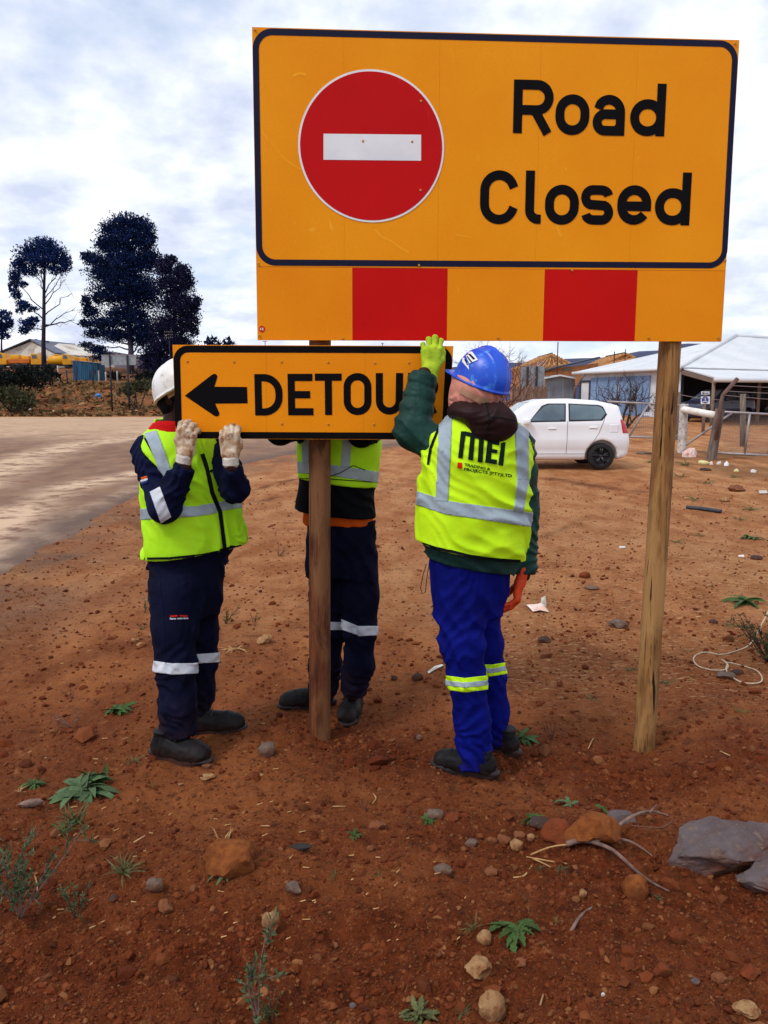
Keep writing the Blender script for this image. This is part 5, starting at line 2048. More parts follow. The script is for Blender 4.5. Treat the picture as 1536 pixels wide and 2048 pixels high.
# ---------------------------------------------------------------- man in the white hard hat, at the left end of the plate
def worker_white():
    yaw = R(38)
    Y0 = 3.43
    foot = W(380, 1500, 3.3)
    root = thing('person', 'worker in white hard hat and red collar gripping the lower edge of the DETOUR plate', 'person',
                 (foot.x, foot.y, gz(foot.x, foot.y)))
    torso = [sec(1135, 303, 446, Y0, .125, R(30)), sec(1100, 300, 462, Y0, .135, R(30)), sec(1030, 302, 456, Y0, .135, R(33)), sec(960, 296, 452, Y0, .135, yaw),
             sec(915, 286, 448, Y0, .125, yaw), sec(888, 284, 440, Y0, .11, yaw), sec(870, 298, 420, Y0 + .01, .095, yaw), sec(856, 312, 396, Y0 + .01, .075, yaw), sec(845, 325, 380, Y0 + .01, .055, yaw)]
    RS, RE, RW = W(297, 905, 3.37), W(330, 1014, 3.235), W(370, 932, 3.195)
    LS, LE, LW = W(440, 900, 3.47), W(470, 978, 3.27), W(463, 934, 3.19)
    hips = [sec(1230, 308, 436, 3.36, .11, R(30)), sec(1180, 303, 440, 3.38, .125, R(30)), sec(1120, 304, 442, 3.40, .12, R(30)), sec(1070, 308, 440, 3.42, .105, R(30))]
    lR = [(W(352, 1185, 3.30), .098), (W(350, 1260, 3.27), .095), (W(353, 1335, 3.24), .088), (W(356, 1410, 3.22), .083), (W(358, 1468, 3.21), .082)]
    lL = [(W(398, 1185, 3.43), .092), (W(398, 1260, 3.45), .088), (W(398, 1320, 3.46), .083), (W(394, 1380, 3.47), .080), (W(386, 1432, 3.47), .075)]
    hc = W(360, 793, 3.44)
    fw = Vector((0.86, -0.42, 0.30))
    up = Vector((-0.3, 0.1, 1))
    F = Field(*bounds([W(250, 720, 3.25), W(500, 1520, 3.2), W(250, 720, 3.55), W(500, 1480, 3.55)], 0.05), 0.009)
    F.union(f_stack(torso, -0.03), k=0.02)
    F.union(f_stack(hips, -0.03), k=0.04)
    for l in (lL, lR):
        for i in range(len(l) - 1):
            F.cone(V3(l[i][0]), V3(l[i + 1][0]), l[i][1] - .025, l[i + 1][1] - .03, 0.03)
    for a, b, c in ((LS, LE, LW), (RS, RE, RW)):
        F.cone(V3(a), V3(b), .050, .042, .03)
        F.cone(V3(b), V3(c), .042, .028, .02)
    F.cone(V3(W(348, 862, 3.43)), V3(hc), .056, .055, .03)
    eyes = add_head(F, hc, fw, up)
    part('body', net_part(F, 'body', M['skin_dark'], root), root)
    for e in eyes:
        MB().lathe(e, (0, 0, 1), [(0.012 * math.sin(t), -0.012 * math.cos(t)) for t in np.linspace(0, math.pi, 9)], 12).build('eye', M['eye'], root, True)
    # beanie pulled over the ears
    B = basis(fw, up)
    f, l, u = [np.array(B.col[i]) for i in range(3)]
    c = V3(hc)
    F = Field(c - 0.17, c + 0.17, 0.005)
    F.ell(c + u * 0.022 - f * 0.012, (0.108, 0.088, 0.098), np.array(B), 0.02)
    F.ell(c - u * 0.035 - f * 0.035, (0.062, 0.078, 0.062), np.array(B), 0.02)
    F.cut(f_plane(c + f * 0.055 + u * 0.03, -(f * 0.9 - u * 0.5)), 0.01)
    F.displace(folds(0.002, 60, 5), 0.01)
    part('beanie', net_part(F, 'beanie', M['beanie'], root), root)
    # red collar
    F = Field(V3(W(345, 855, 3.43)) - 0.2, V3(W(345, 855, 3.43)) + 0.2, 0.005)
    F.ell(V3(W(342, 862, 3.42)), (.100, .092, .046), None, .02)
    F.ell(V3(W(346, 850, 3.42)), (.090, .084, .026), None, .012)
    F.cut(f_cone(V3(W(348, 880, 3.43)), V3(W(352, 830, 3.44)), .064, .066), .01)
    F.displace(creases(0.006, 0.028, 0.2, 25, 9), 0.02)
    part('collar', net_part(F, 'collar', M['red_cloth'], root), root)
    # trousers
    F = legs_field(hips, (lR, lL), seed=61, crumple=0.011)
    tr = net_part(F, 'trousers', M['navy'], root)
    src = tr.copy()
    bv = bvh_of(src)
    tro = part('trousers', tr, root)
    a, b = V3(lR[2][0]), V3(lL[2][0])
    dn = (b - a) / np.linalg.norm(b - a)
    md = (a + b) / 2
    px_patch(src, [(295, 1320), (345, 1327), (345, 1349), (295, 1342)], .003, M['reflective_white'], 'reflective_band', tro, [(Vector(md), Vector(dn))])
    px_patch(src, [(345, 1327), (410, 1326), (410, 1346), (345, 1349)], .003, M['reflective_white'], 'reflective_band', tro, [(Vector(md), Vector(dn))])
    px_patch(src, [(380, 1309), (445, 1305), (445, 1324), (380, 1327)], .003, M['reflective_white'], 'reflective_band', tro, [(Vector(md), Vector(-dn))])
    strip(tro, 'pocket_print', M['print_red'], [quad_px(bv, [(340, 1231), (355, 1230), (355, 1233), (342, 1234)], .004, 3, 3.2), quad_px(bv, [(359, 1230), (375, 1231), (374, 1234), (359, 1233)], .004, 3, 3.2)])
    strip(tro, 'pocket_lettering', M['notice_white'], [text_px(bv, 'flame retardant', 340, 1239, 376, 1238, 4.0, .004, .01, 3.2)])
    strip(tro, 'pocket_seam', M['navy_jacket'], [ribbon_px(bv, [(318, 1150), (322, 1200), (325, 1206), (330, 1310)], 1.5, .003, 8, 3.2), ribbon_px(bv, [(305, 1206), (326, 1206)], 1.5, .003, 5, 3.2)])
    # jacket
    F = Field(*bounds([RS, RE, RW, LS, LE, LW, W(300, 1130, 3.43), W(470, 1130, 3.43), W(350, 845, 3.43)], 0.17), 0.006)
    F.union(f_stack(torso, 0.0), k=0.02)
    F.cone(V3(RS), V3(RE), .074, .068, .04)
    F.cone(V3(RE), V3(RW), .070, .046, .02)
    F.cone(V3(LS), V3(LE), .068, .064, .04)
    F.cone(V3(LE), V3(LW), .060, .038, .02)
    F.displace(creases(0.015, 0.055, 0.5, 73, 7), 0.04)
    F.displace(creases(0.009, 0.04, -0.8, 75, 9), 0.04)
    for a, b, r in ((RE, RW, .05), (LE, LW, .05)):
        p, q = V3(b), V3(a)
        ax = (p - q) / np.linalg.norm(p - q)
        F.cut(lambda x, y, z, p=p, ax=ax, r=r: np.maximum(-((x - p[0]) * ax[0] + (y - p[1]) * ax[1] + (z - p[2]) * ax[2]),
                                                        np.sqrt((x - p[0]) ** 2 + (y - p[1]) ** 2 + (z - p[2]) ** 2) - r - .02), 0.006)
    jk = net_part(F, 'jacket', M['navy_jacket'], root)
    src = jk.copy()
    bj = bvh_of(src)
    jo = part('jacket', jk, root)
    px_patch(src, [(300, 984), (320, 974), (342, 1034), (322, 1046)], .003, M['reflective_white'], 'sleeve_band', jo, [(Vector(RE) + Vector((0, 0.07, 0)), Vector((0, 1, 0)))])
    strip(jo, 'sleeve_badge', M['orange_cloth'], [quad_px(bj, [(282, 955), (294, 952), (295, 956), (284, 960)], .004, 3, 3.35)])
    strip(jo, 'sleeve_badge', M['notice_white'], [quad_px(bj, [(281, 960), (295, 957), (296, 960), (282, 964)], .004, 3, 3.35)])
    strip(jo, 'sleeve_badge', M['notice_blue'], [quad_px(bj, [(282, 964), (296, 961), (297, 964), (283, 968)], .004, 3, 3.35)])
    # vest
    fl = lambda z: float(np.clip((torso[4][0] - z) / .42, 0, 1))
    vsec = [(s[0], s[1] + .026 * fl(s[0]), s[2], s[3] + .026 * fl(s[0]), s[4] + .012, s[5]) for s in torso]
    F = Field(*bounds([W(265, 835, 3.43), W(510, 1140, 3.43)], 0.2), 0.006)
    F.union(f_stack(vsec, 0.016), k=0.02)
    F.displace(creases(0.018, 0.12, 1.1, 82, 5), 0.05)
    F.displace(creases(0.008, 0.05, 0.9, 85, 8), 0.04)
    e0, e1, e2 = W(295, 1122, 3.30), W(440, 1106, 3.30), W(500, 1088, 3.30)
    F.cut(f_plane_flip(e0, (e1 - e0).cross(Vector((0, 1, 0)))), .005)
    F.cut(f_ell(V3(W(346, 850, 3.40)), (.075, .09, .05)), .01)
    F.cut(f_cone(V3(W(268, 905, 3.34)), V3(W(312, 1005, 3.20)), .080, .078), .01)
    F.cut(f_cone(V3(W(482, 900, 3.42)), V3(W(495, 980, 3.33)), .058, .060), .01)
    vs_ = net_part(F, 'vest', M['hi_vis_mesh'], root)
    src = vs_.copy()
    bv = bvh_of(src)
    vo = part('vest', vs_, root)
    px_patch(src, [(270, 1018), (400, 1012), (400, 1032), (270, 1040)], .003, M['reflective'], 'reflective_band', vo)
    px_patch(src, [(400, 1010), (432, 1006), (432, 1026), (400, 1032)], .003, M['reflective'], 'reflective_band', vo)
    px_patch(src, [(434, 1005), (500, 994), (500, 1012), (434, 1023)], .003, M['reflective'], 'reflective_band', vo)
    px_patch(src, [(290, 868), (314, 862), (372, 1020), (350, 1020)], .0045, M['reflective'], 'reflective_band', vo, [(Vector(W(350, 900, 3.43)), Vector((0, 1, 0)))])
    strip(vo, 'front_opening', M['trim_black'], [ribbon_px(bv, [(404, 908), (414, 938), (424, 985), (440, 1024), (446, 1070), (450, 1104)], 8.5, .004, 5, 3.3)])
    strip(vo, 'hem_trim', M['trim_black'], [ribbon_px(bv, [(290, 1117), (340, 1116), (400, 1110), (447, 1101), (482, 1091)], 4.5, .006, 6, 3.3)])
    strip(vo, 'arm_trim', M['trim_black'], [ribbon_px(bv, [(287, 872), (303, 900), (318, 930), (330, 960)], 4, .003, 6, 3.3)])
    strip(vo, 'pocket_flap', M['hi_vis_mesh'], [quad_px(bv, [(417, 930), (443, 925), (446, 940), (420, 946)], .006, 4, 3.3)])
    strip(vo, 'press_stud', M['trim_black'], [([on_surface(bv, 422 + 3 * math.cos(t), 942 + 3 * math.sin(t), .0085, 3.3) for t in np.linspace(0, 2 * math.pi, 13)[:-1]], [tuple(range(12))])])
    # hat
    hard_hat(root, W(364, 780, 3.43), fw + Vector((0, 0, 0.12)), Vector((-0.40, 0.05, 1)), M['hat_white'], 1.0, False, 0.132)
    # gloves on the lower edge, back of the hands to the camera
    gm, T = hand_mesh('glove', W(370, 908, 3.192), Vector((0.10, 0.05, 1)), Vector((-0.10, -1, 0.10)), (-1, 0, 0), M['glove_white'],
                      [(34, 46, 30), (38, 50, 34), (40, 50, 34), (42, 48, 34)],
                      [(0.024, 0.022, -0.002), (0.038, 0.056, 0.0), (0.026, 0.088, 0.004), (0.012, 0.112, 0.006)], 0.98, 0.0118, 0.10, 0.03)
    o = part('glove', gm, root)
    o['label'] = 'soiled white glove nearer the end of the plate'
    pf = gm.copy()
    gm, T = hand_mesh('glove', W(461, 914, 3.188), Vector((-0.05, 0.05, 1)), Vector((0.05, -1, 0.10)), (1, 0, 0), M['glove_white'],
                      [(40, 56, 34), (44, 58, 34), (44, 58, 34), (42, 56, 32)],
                      [(0.024, 0.020, -0.006), (0.040, 0.044, -0.016), (0.040, 0.066, -0.026), (0.032, 0.082, -0.034)], 0.98, 0.0118, 0.05, 0.03)
    o = part('glove', gm, root)
    o['label'] = 'soiled white glove nearer the middle of the plate'
    for (a, b, r) in ((W(367, 925, 3.195), W(370, 908, 3.192), .034), (W(462, 930, 3.19), W(461, 914, 3.188), .034)):
        ax = (b - a).normalized()
        mb = MB().lathe(a, ax, [(r * 0.98, 0), (r, .006), (r * 0.96, .010), (r, .014), (r * 0.96, .018), (r, .023), (r * 0.97, .028), (r * 0.9, .034)], 24)
        mb.build('glove_cuff', M['glove_cuff'], root, True)
    for (px, py, Y, yw) in ((338, 1508, 3.19, R(-20)), (402, 1456, 3.45, R(4))):
        p = W(px, py, Y)
        boot(root, (p.x, p.y, gz(p.x, p.y) - 0.006), yw, 1, 0.285)
    return root


# ---------------------------------------------------------------- man behind the post
def worker_behind():
    Y0 = 3.62
    yaw = R(-6)
    foot = W(680, 1425, 3.66)
    root = thing('person', 'worker facing us behind the old left post, upper body hidden by the DETOUR plate', 'person', (foot.x, foot.y, gz(foot.x, foot.y)))
    torso = [sec(1050, 604, 748, Y0, .125, yaw), sec(1000, 604, 744, Y0, .13, yaw), sec(940, 604, 750, Y0, .13, yaw), sec(890, 600, 756, Y0, .125, yaw), sec(850, 602, 750, Y0, .115, yaw),
             sec(828, 620, 732, Y0, .095, yaw), sec(812, 645, 708, Y0, .06, yaw)]
    AS, AE, AW = W(610, 848, 3.62), W(560, 862, 3.47), W(590, 800, 3.37)
    BS, BE, BW = W(742, 848, 3.62), W(724, 868, 3.44), W(712, 800, 3.36)
    hips = [sec(1150, 612, 752, 3.64, .11, 0), sec(1090, 612, 753, 3.63, .12, 0), sec(1040, 614, 750, 3.62, .115, 0)]
    l1 = [(W(716, 1130, 3.64), .092), (W(720, 1200, 3.63), .086), (W(720, 1262, 3.62), .077), (W(716, 1330, 3.63), .074), (W(706, 1385, 3.64), .068)]
    l2 = [(W(652, 1130, 3.68), .092), (W(652, 1200, 3.70), .086), (W(656, 1262, 3.71), .080), (W(652, 1330, 3.73), .078), (W(646, 1385, 3.74), .075)]
    hc = W(676, 762, 3.60)
    fw, up = Vector((0, -1, 0.1)), Vector((0, 0.1, 1))
    F = Field(*bounds([W(540, 715, 3.35), W(770, 1430, 3.35), W(540, 715, 3.8), W(770, 1430, 3.8)], 0.06), 0.009)
    F.union(f_stack(torso, -0.03), k=0.02)
    F.union(f_stack(hips, -0.03), k=0.04)
    for l in (l1, l2):
        for i in range(len(l) - 1):
            F.cone(V3(l[i][0]), V3(l[i + 1][0]), l[i][1] - .024, l[i + 1][1] - .028, 0.03)
    for a, b, c in ((AS, AE, AW), (BS, BE, BW)):
        F.cone(V3(a), V3(b), .050, .042, .03)
        F.cone(V3(b), V3(c), .042, .030, .02)
    F.cone(V3(W(676, 830, 3.61)), V3(hc), .056, .055, .03)
    eyes = add_head(F, hc, fw, up)
    part('body', net_part(F, 'body', M['skin_dark'], root), root)
    for e in eyes:
        MB().lathe(e, (0, 0, 1), [(0.012 * math.sin(t), -0.012 * math.cos(t)) for t in np.linspace(0, math.pi, 9)], 12).build('eye', M['eye'], root, True)
    c = V3(hc)
    F = Field(c - 0.16, c + 0.16, 0.006)
    F.ell(c + np.array((0, 0.012, 0.028)), (0.084, 0.104, 0.096), None, 0.02)
    F.cut(f_plane(c + np.array((0, -0.04, 0.02)), (0, 0.8, 0.6)), 0.01)
    part('hair', net_part(F, 'hair', M['beanie'], root), root)
    F = legs_field(hips, (l1, l2), seed=91, crumple=0.011)
    tr = net_part(F, 'trousers', M['navy'], root)
    src = tr.copy()
    tro = part('trousers', tr, root)
    a, b = V3(l1[2][0]), V3(l2[2][0])
    dn = (b - a) / np.linalg.norm(b - a)
    md = (a + b) / 2
    px_patch(src, [(680, 1237), (716, 1252), (716, 1270), (680, 1258)], .003, M['reflective_white'], 'reflective_band', tro, [(Vector(md), Vector(dn))])
    px_patch(src, [(716, 1252), (765, 1252), (765, 1270), (716, 1272)], .003, M['reflective_white'], 'reflective_band', tro, [(Vector(md), Vector(dn))])
    px_patch(src, [(600, 1244), (700, 1244), (700, 1260), (600, 1260)], .003, M['reflective_white'], 'reflective_band', tro, [(Vector(md), Vector(-dn))])
    # shirt tail under the jacket
    z0 = W(680, 1052, 3.55).z
    F = Field(*bounds([W(600, 1030, Y0), W(760, 1060, Y0)], 0.16), 0.006)
    F.union(f_stack([sec(1046, 606, 747, Y0, .121, yaw), sec(1015, 606, 746, Y0, .125, yaw)], .002), k=.02)
    F.displace(folds(.005, 18, 7), .02)
    part('shirt', net_part(F, 'shirt', M['orange_cloth'], root), root)
    # jacket with a flaring hem
    jt = [(s[0], s[1] + (-0.022 if i == 0 else -0.008 if i == 1 else 0), s[2], s[3] + (.030 if i == 0 else .012 if i == 1 else 0), s[4] + (.02 if i == 0 else .01 if i == 1 else 0), s[5]) for i, s in enumerate(torso)]
    F = Field(*bounds([AS, AE, AW, BS, BE, BW, W(590, 1050, Y0), W(760, 1050, Y0), W(676, 812, Y0)], 0.17), 0.0065)
    F.union(f_stack(jt, 0.006), k=.02)
    for a, b, c, in ((AS, AE, AW), (BS, BE, BW)):
        F.cone(V3(a), V3(b), .070, .062, .04)
        F.cone(V3(b), V3(c), .062, .045, .02)
    F.displace(creases(.013, .07, .8, 95, 6), .04)
    e0, e1 = W(585, 1026, 3.48), W(750, 1044, 3.48)
    F.cut(f_plane_flip(e0, (e1 - e0).cross(Vector((0, 1, 0)))), .005)
    part('jacket', net_part(F, 'jacket', M['black_coat'], root), root)
    # vest
    F = Field(*bounds([W(585, 800, Y0), W(770, 1000, Y0)], 0.17), 0.006)
    F.union(f_stack(torso, 0.018), k=.02)
    F.displace(creases(.010, .09, 1.0, 97, 6), .03)
    e0, e1 = W(598, 962, 3.48), W(745, 980, 3.48)
    F.cut(f_plane_flip(e0, (e1 - e0).cross(Vector((0, 1, 0)))), .005)
    F.cut(f_cone(V3(AS), V3(AE), .078, .085), .01)
    F.cut(f_cone(V3(BS) + np.array((.02, 0, 0)), V3(BE), .070, .070), .01)
    vs_ = net_part(F, 'vest', M['hi_vis_mesh'], root)
    src = vs_.copy()
    vo = part('vest', vs_, root)
    bv = bvh_of(src)
    px_patch(src, [(585, 922), (660, 929), (660, 952), (585, 944)], .003, M['reflective'], 'reflective_band', vo)
    px_patch(src, [(660, 929), (765, 945), (765, 967), (660, 951)], .003, M['reflective'], 'reflective_band', vo)
    px_patch(src, [(686, 870), (704, 870), (699, 934), (682, 934)], .0045, M['reflective'], 'reflective_band', vo, [(Vector(W(690, 900, Y0)), Vector((0, 1, 0)))])
    px_patch(src, [(604, 870), (618, 870), (618, 926), (606, 926)], .0045, M['reflective'], 'reflective_band', vo, [(Vector(W(690, 900, Y0)), Vector((0, 1, 0)))])
    strip(vo, 'waist_cord', M['trim_black'], [ribbon_px(bv, [(600, 957), (660, 958), (745, 964)], 1.6, .004, 6, 3.5), ribbon_px(bv, [(662, 952), (680, 946), (700, 934), (706, 931), (730, 940)], 1.6, .006, 5, 3.5)])
    # hands behind the plate
    for (w, sd) in ((AW, 1), (BW, -1)):
        gm, T = hand_mesh('glove', w + Vector((0, 0, .02)), Vector((0.05 * sd, -0.12, 1)), Vector((0, 1, 0.1)), (sd, 0, 0), M['glove_white'],
                          [(6, 10, 8), (6, 10, 8), (6, 10, 8), (8, 10, 8)], None, 0.92, 0.0112, 0.12, 0.04)
        part('glove', gm, root)
    for (px, py, Y, yw) in ((706, 1408, 3.70, R(-98)), (636, 1402, 3.76, R(-165))):
        p = W(px, py, Y)
        boot(root, (p.x, p.y, gz(p.x, p.y) - 0.006), yw, 1, 0.275)
    return root


worker_blue()
worker_white()
worker_behind()

# ================================================================ FAR THINGS: TREES
def leaf_cloud(rg, blobs, dens, size, Y, mat, name, parent, flat=0.5, dj=1.0):
    """leaf-sized faces filling rounded clumps measured in the picture at distance Y"""
    k = Y / FPX
    Vs = []
    for (cx, cy, rx, ry) in blobs:
        c = W(cx, cy, Y)
        n = int(math.pi * rx * ry * dens)
        d = rg.normal(0, 1, (n, 3))
        d /= np.linalg.norm(d, axis=1)[:, None]
        rad = rg.random(n) ** 0.36
        sub = 1 + 0.40 * noise3(d[:, 0] * 2.8 + cx, d[:, 1] * 2.8, d[:, 2] * 2.8 + cy, 3)
        p = d * (rad * sub)[:, None] * np.array([rx * k, rx * k * dj, ry * k]) + np.array(c)
        up = d * 0.8 + np.array([0, 0, 0.7]) + rg.normal(0, 0.55, (n, 3))
        up /= np.linalg.norm(up, axis=1)[:, None]
        t = np.cross(up, rg.normal(0, 1, (n, 3)))
        t /= np.linalg.norm(t, axis=1)[:, None]
        s = size * k * (rg.uniform(0.55, 1.3, n) * np.where(rad < 0.62, 1.8, 1.0))[:, None]
        Vs.append(np.stack([p - t * s * flat, p + up * s * 0.2 - np.cross(up, t) * s * flat * 0.5, p + t * s * flat, p + up * s], 1))
    V = np.concatenate(Vs).reshape(-1, 3)
    F = np.arange(len(V)).reshape(-1, 4)
    me = np_mesh(name, V, F, mat, False)
    return part(name, me, parent)


def limb(mb, a, b, r0, r1, rg, n=6, wob=0.06, sides=6):
    a, b = Vector(a), Vector(b)
    L = (b - a).length
    pts = []
    for i in range(n + 1):
        t = i / n
        o = Vector(rg.normal(0, wob * L * math.sin(math.pi * t) * 0.5, 3)) if 0 < i < n else Vector((0, 0, 0))
        pts.append(a.lerp(b, t) + o)
    mb.tube(pts, [r0 + (r1 - r0) * i / n for i in range(n + 1)], sides)
    return pts


def tall_tree(label, base_px, Y, trunk_px, r0, limbs_px, blobs, dens, size, leaf, bark, seed, name='pine_tree', group=None):
    rg = np.random.default_rng(seed)
    b = W(base_px[0], base_px[1], Y)
    root = thing(name, label, 'tree', (b.x, b.y, gz(b.x, b.y) - 0.2), 0, group)
    k = Y / FPX
    mb = MB()
    pts = [Vector((b.x, b.y, gz(b.x, b.y) - 0.3))] + [W(px, py, Y) for px, py in trunk_px]
    n = len(pts)
    mb.tube(pts, [r0 * k * (1.25 if i == 0 else 1 - 0.8 * i / n) for i in range(n)], 9)
    mb.build('trunk', M[bark], root, True)
    for (ax, ay), (bx, by), r in limbs_px:
        mb = MB()
        dy = rg.uniform(-20, 20) * k
        e = W(bx, by, Y) + Vector((0, dy, 0))
        pp = limb(mb, W(ax, ay, Y), e, r * k, r * 0.3 * k, rg, 6, 0.08)
        for q in range(5):                      # twigs
            s_ = pp[int(rg.integers(2, 6))]
            dr = (e - W(ax, ay, Y)).normalized()
            mb.tube([s_, s_ + (dr + Vector(rg.normal(0, 0.5, 3))) * 9 * k, s_ + (dr + Vector(rg.normal(0, 0.6, 3))) * 20 * k], [r * 0.35 * k, r * 0.22 * k, r * 0.08 * k], 4)
        mb.build('branch', M[bark], root, True)
    leaf_cloud(rg, blobs, dens, size, Y, M[leaf], 'crown', root)
    return root


tall_tree('tall pine with a bare right side and a rounded crown, beside the white gable house', (88, 742), 95,
          [(87, 690), (88, 630), (88, 575), (90, 530), (88, 495)], 4.6,
          [((88, 650), (150, 640), 1.6), ((88, 655), (148, 612), 1.2), ((88, 632), (142, 585), 1.2), ((88, 612), (135, 560), 1.2), ((88, 640), (28, 585), 1.5),
           ((88, 620), (30, 560), 1.4), ((88, 590), (60, 530), 1.3), ((88, 590), (118, 535), 1.3), ((88, 660), (60, 655), 1.4), ((88, 575), (75, 505), 1.3), ((88, 600), (135, 540), 1.0)],
          [(88, 492, 32, 17), (60, 508, 26, 18), (113, 512, 24, 20), (86, 522, 40, 15), (40, 530, 17, 16), (133, 528, 12, 17), (60, 543, 26, 10), (112, 541, 20, 8), (30, 556, 13, 15),
           (24, 575, 8, 12), (32, 590, 10, 12), (46, 610, 15, 8), (40, 622, 8, 7), (60, 618, 16, 6), (57, 650, 15, 12), (48, 662, 10, 8), (66, 640, 12, 6), (45, 570, 12, 6)],
          0.62, 3.5, 'pine_blue', 'bark_dark', 1)
tall_tree('broad dense dark pine, tallest crown in the row of trees behind the road', (262, 752), 96,
          [(262, 700), (258, 640), (255, 560), (255, 480)], 6,
          [((262, 690), (180, 640), 2), ((262, 700), (190, 690), 1.6), ((258, 640), (320, 560), 2), ((258, 600), (180, 515), 2), ((262, 710), (300, 640), 1.6)],
          [(255, 448, 44, 17), (282, 460, 30, 22), (228, 466, 32, 18), (298, 478, 14, 16), (212, 490, 24, 18), (255, 488, 55, 24), (188, 520, 24, 14), (172, 512, 11, 8), (250, 525, 62, 26), (300, 520, 22, 24),
           (205, 545, 28, 18), (245, 560, 62, 28), (225, 590, 44, 24), (285, 590, 45, 34), (196, 596, 14, 12), (173, 606, 11, 15), (182, 625, 20, 12), (172, 648, 14, 9), (205, 648, 30, 14), (190, 668, 22, 10),
           (255, 635, 54, 28), (230, 672, 36, 14), (290, 670, 40, 30), (172, 690, 14, 6), (195, 700, 22, 9), (215, 716, 34, 10)],
          0.72, 3.5, 'pine_dark', 'bark_pale', 2)
tall_tree('wide dark gum tree crowding the right side of the tallest pine', (345, 756), 92,
          [(345, 700), (348, 640), (350, 580)], 5, [((346, 700), (385, 640), 2), ((346, 690), (310, 620), 2), ((348, 640), (365, 560), 1.6)],
          [(342, 520, 15, 9), (330, 535, 22, 18), (362, 545, 20, 18), (345, 570, 40, 26), (376, 565, 12, 20), (355, 610, 44, 30), (388, 614, 11, 12), (395, 604, 8, 10), (380, 640, 20, 24), (340, 655, 44, 26),
           (360, 690, 34, 20), (325, 700, 40, 26), (388, 664, 10, 12), (330, 740, 46, 22), (300, 722, 26, 22)],
          0.70, 3.5, 'gum_dark', 'bark_dark', 3, 'gum_tree')
tall_tree('small pine half cut off by the left edge of the picture', (3, 724), 112, [(3, 690), (4, 640)], 2.2, [((3, 680), (22, 655), 1), ((4, 660), (-8, 640), 1)],
          [(8, 630, 16, 10), (14, 645, 12, 9), (4, 655, 14, 8), (8, 672, 10, 8), (16, 655, 10, 5), (-8, 650, 14, 16)], 0.36, 4.5, 'pine_blue', 'bark_dark', 4)
for i, (bl, px, lab) in enumerate((([(425, 680, 14, 5), (418, 686, 12, 6), (432, 690, 14, 8)], 425, 'low dark conifer top showing above the left end of the DETOUR plate'),
                                   ([(455, 682, 9, 6), (450, 689, 14, 6), (462, 690, 9, 5)], 454, 'smaller conifer top just right of another above the DETOUR plate'))):
    tall_tree(lab, (px, 758), 110, [(px, 720), (px, 684)], 2, [((px, 715), (px + 12, 690), 1)], bl + [(px, 705, 18, 14), (px, 725, 20, 14)], 0.2, 4.5, 'pine_dark', 'bark_dark', 5 + i)


def bush(label, blobs, Y, leaf, seed, dens=0.22, size=5.0, stem=True, name='bush'):
    rg = np.random.default_rng(seed)
    cx = sum(b[0] for b in blobs) / len(blobs)
    p = W(cx, blobs[0][1], Y)
    root = thing(name, label, 'bush', (p.x, p.y, gz(p.x, p.y)))
    leaf_cloud(rg, blobs, dens, size, Y, M[leaf], 'foliage', root, 0.5, 0.8)
    mb = MB()
    for i in range(7):
        b_ = blobs[i % len(blobs)]
        mb.tube([Vector((p.x + rg.normal(0, .2), p.y, gz(p.x, p.y) - .1)), W(b_[0], b_[1], Y), W(b_[0] + rg.normal(0, b_[2] * .4), b_[1] - b_[3] * .7, Y)], [1.1 * Y / FPX, .8 * Y / FPX, .3 * Y / FPX], 5)
    mb.build('stem', M['twig_dark'], root, True)
    return root


bush('big dark rounded bush at the left edge above the road', [(40, 752, 46, 20), (70, 760, 28, 22), (20, 765, 34, 20), (60, 740, 30, 9), (-10, 755, 30, 22)], 70, 'bush_dark', 11)
bush('grey green scrub at the left edge, below the big dark bush', [(18, 792, 34, 18), (50, 800, 26, 14), (-8, 790, 24, 18), (38, 812, 30, 10)], 64, 'bush_olive', 12)
bush('small dark shrub between the big bush and the blue shed', [(105, 752, 18, 12), (95, 742, 14, 10)], 78, 'bush_dark', 13)
bush('dark green shrub at the foot of the tall dark trees, right of the blank board', [(295, 752, 26, 10), (318, 756, 22, 10), (280, 758, 16, 7)], 78, 'bush_dark', 14)
bush('pale olive shrub on the bank beneath the blank board', [(270, 776, 26, 12), (295, 772, 22, 12), (250, 784, 18, 8)], 67, 'bush_olive', 15)
bush('low dark scrub against the right side of the blue shed', [(222, 752, 12, 8), (240, 756, 12, 7)], 84, 'bush_dark', 16)

# dry grass on the bank beyond the road
rg = np.random.default_rng(21)
n = 9000
yy = 61 + 26 * rg.random(n) ** 1.4
xx = (-0.62 + 0.52 * rg.random(n)) * yy
keep = noise3(xx * 0.25, yy * 0.25, 0.5, 23) > -0.25 + 0.3 * rg.random(n) - 0.15
xx, yy = xx[keep], yy[keep]
zz_ = terrain(xx, yy)
m = len(xx)
a = rg.uniform(0, 2 * math.pi, m)
hgt = rg.uniform(0.06, 0.36, m) * 0.8 * np.clip(0.75 + 1.1 * noise3(xx * 0.22, yy * 0.22, 1.5, 29), 0.2, 2)
wd = rg.uniform(0.06, 0.22, m)
dx_, dy_ = np.cos(a) * wd, np.sin(a) * wd
lean = rg.normal(0, 0.12, (m, 2))
P0 = np.stack([xx - dx_, yy - dy_, zz_ - 0.03], -1)
P1 = np.stack([xx + dx_, yy + dy_, zz_ - 0.03], -1)
P2 = np.stack([xx + dx_ * 1.5 + lean[:, 0], yy + dy_ + lean[:, 1], zz_ + hgt], -1)
P3 = np.stack([xx - dx_ * 0.4 + lean[:, 0], yy - dy_ * 0.4 + lean[:, 1], zz_ + hgt * 0.8], -1)
V = np.stack([P0, P1, P2, P3], 1).reshape(-1, 3)
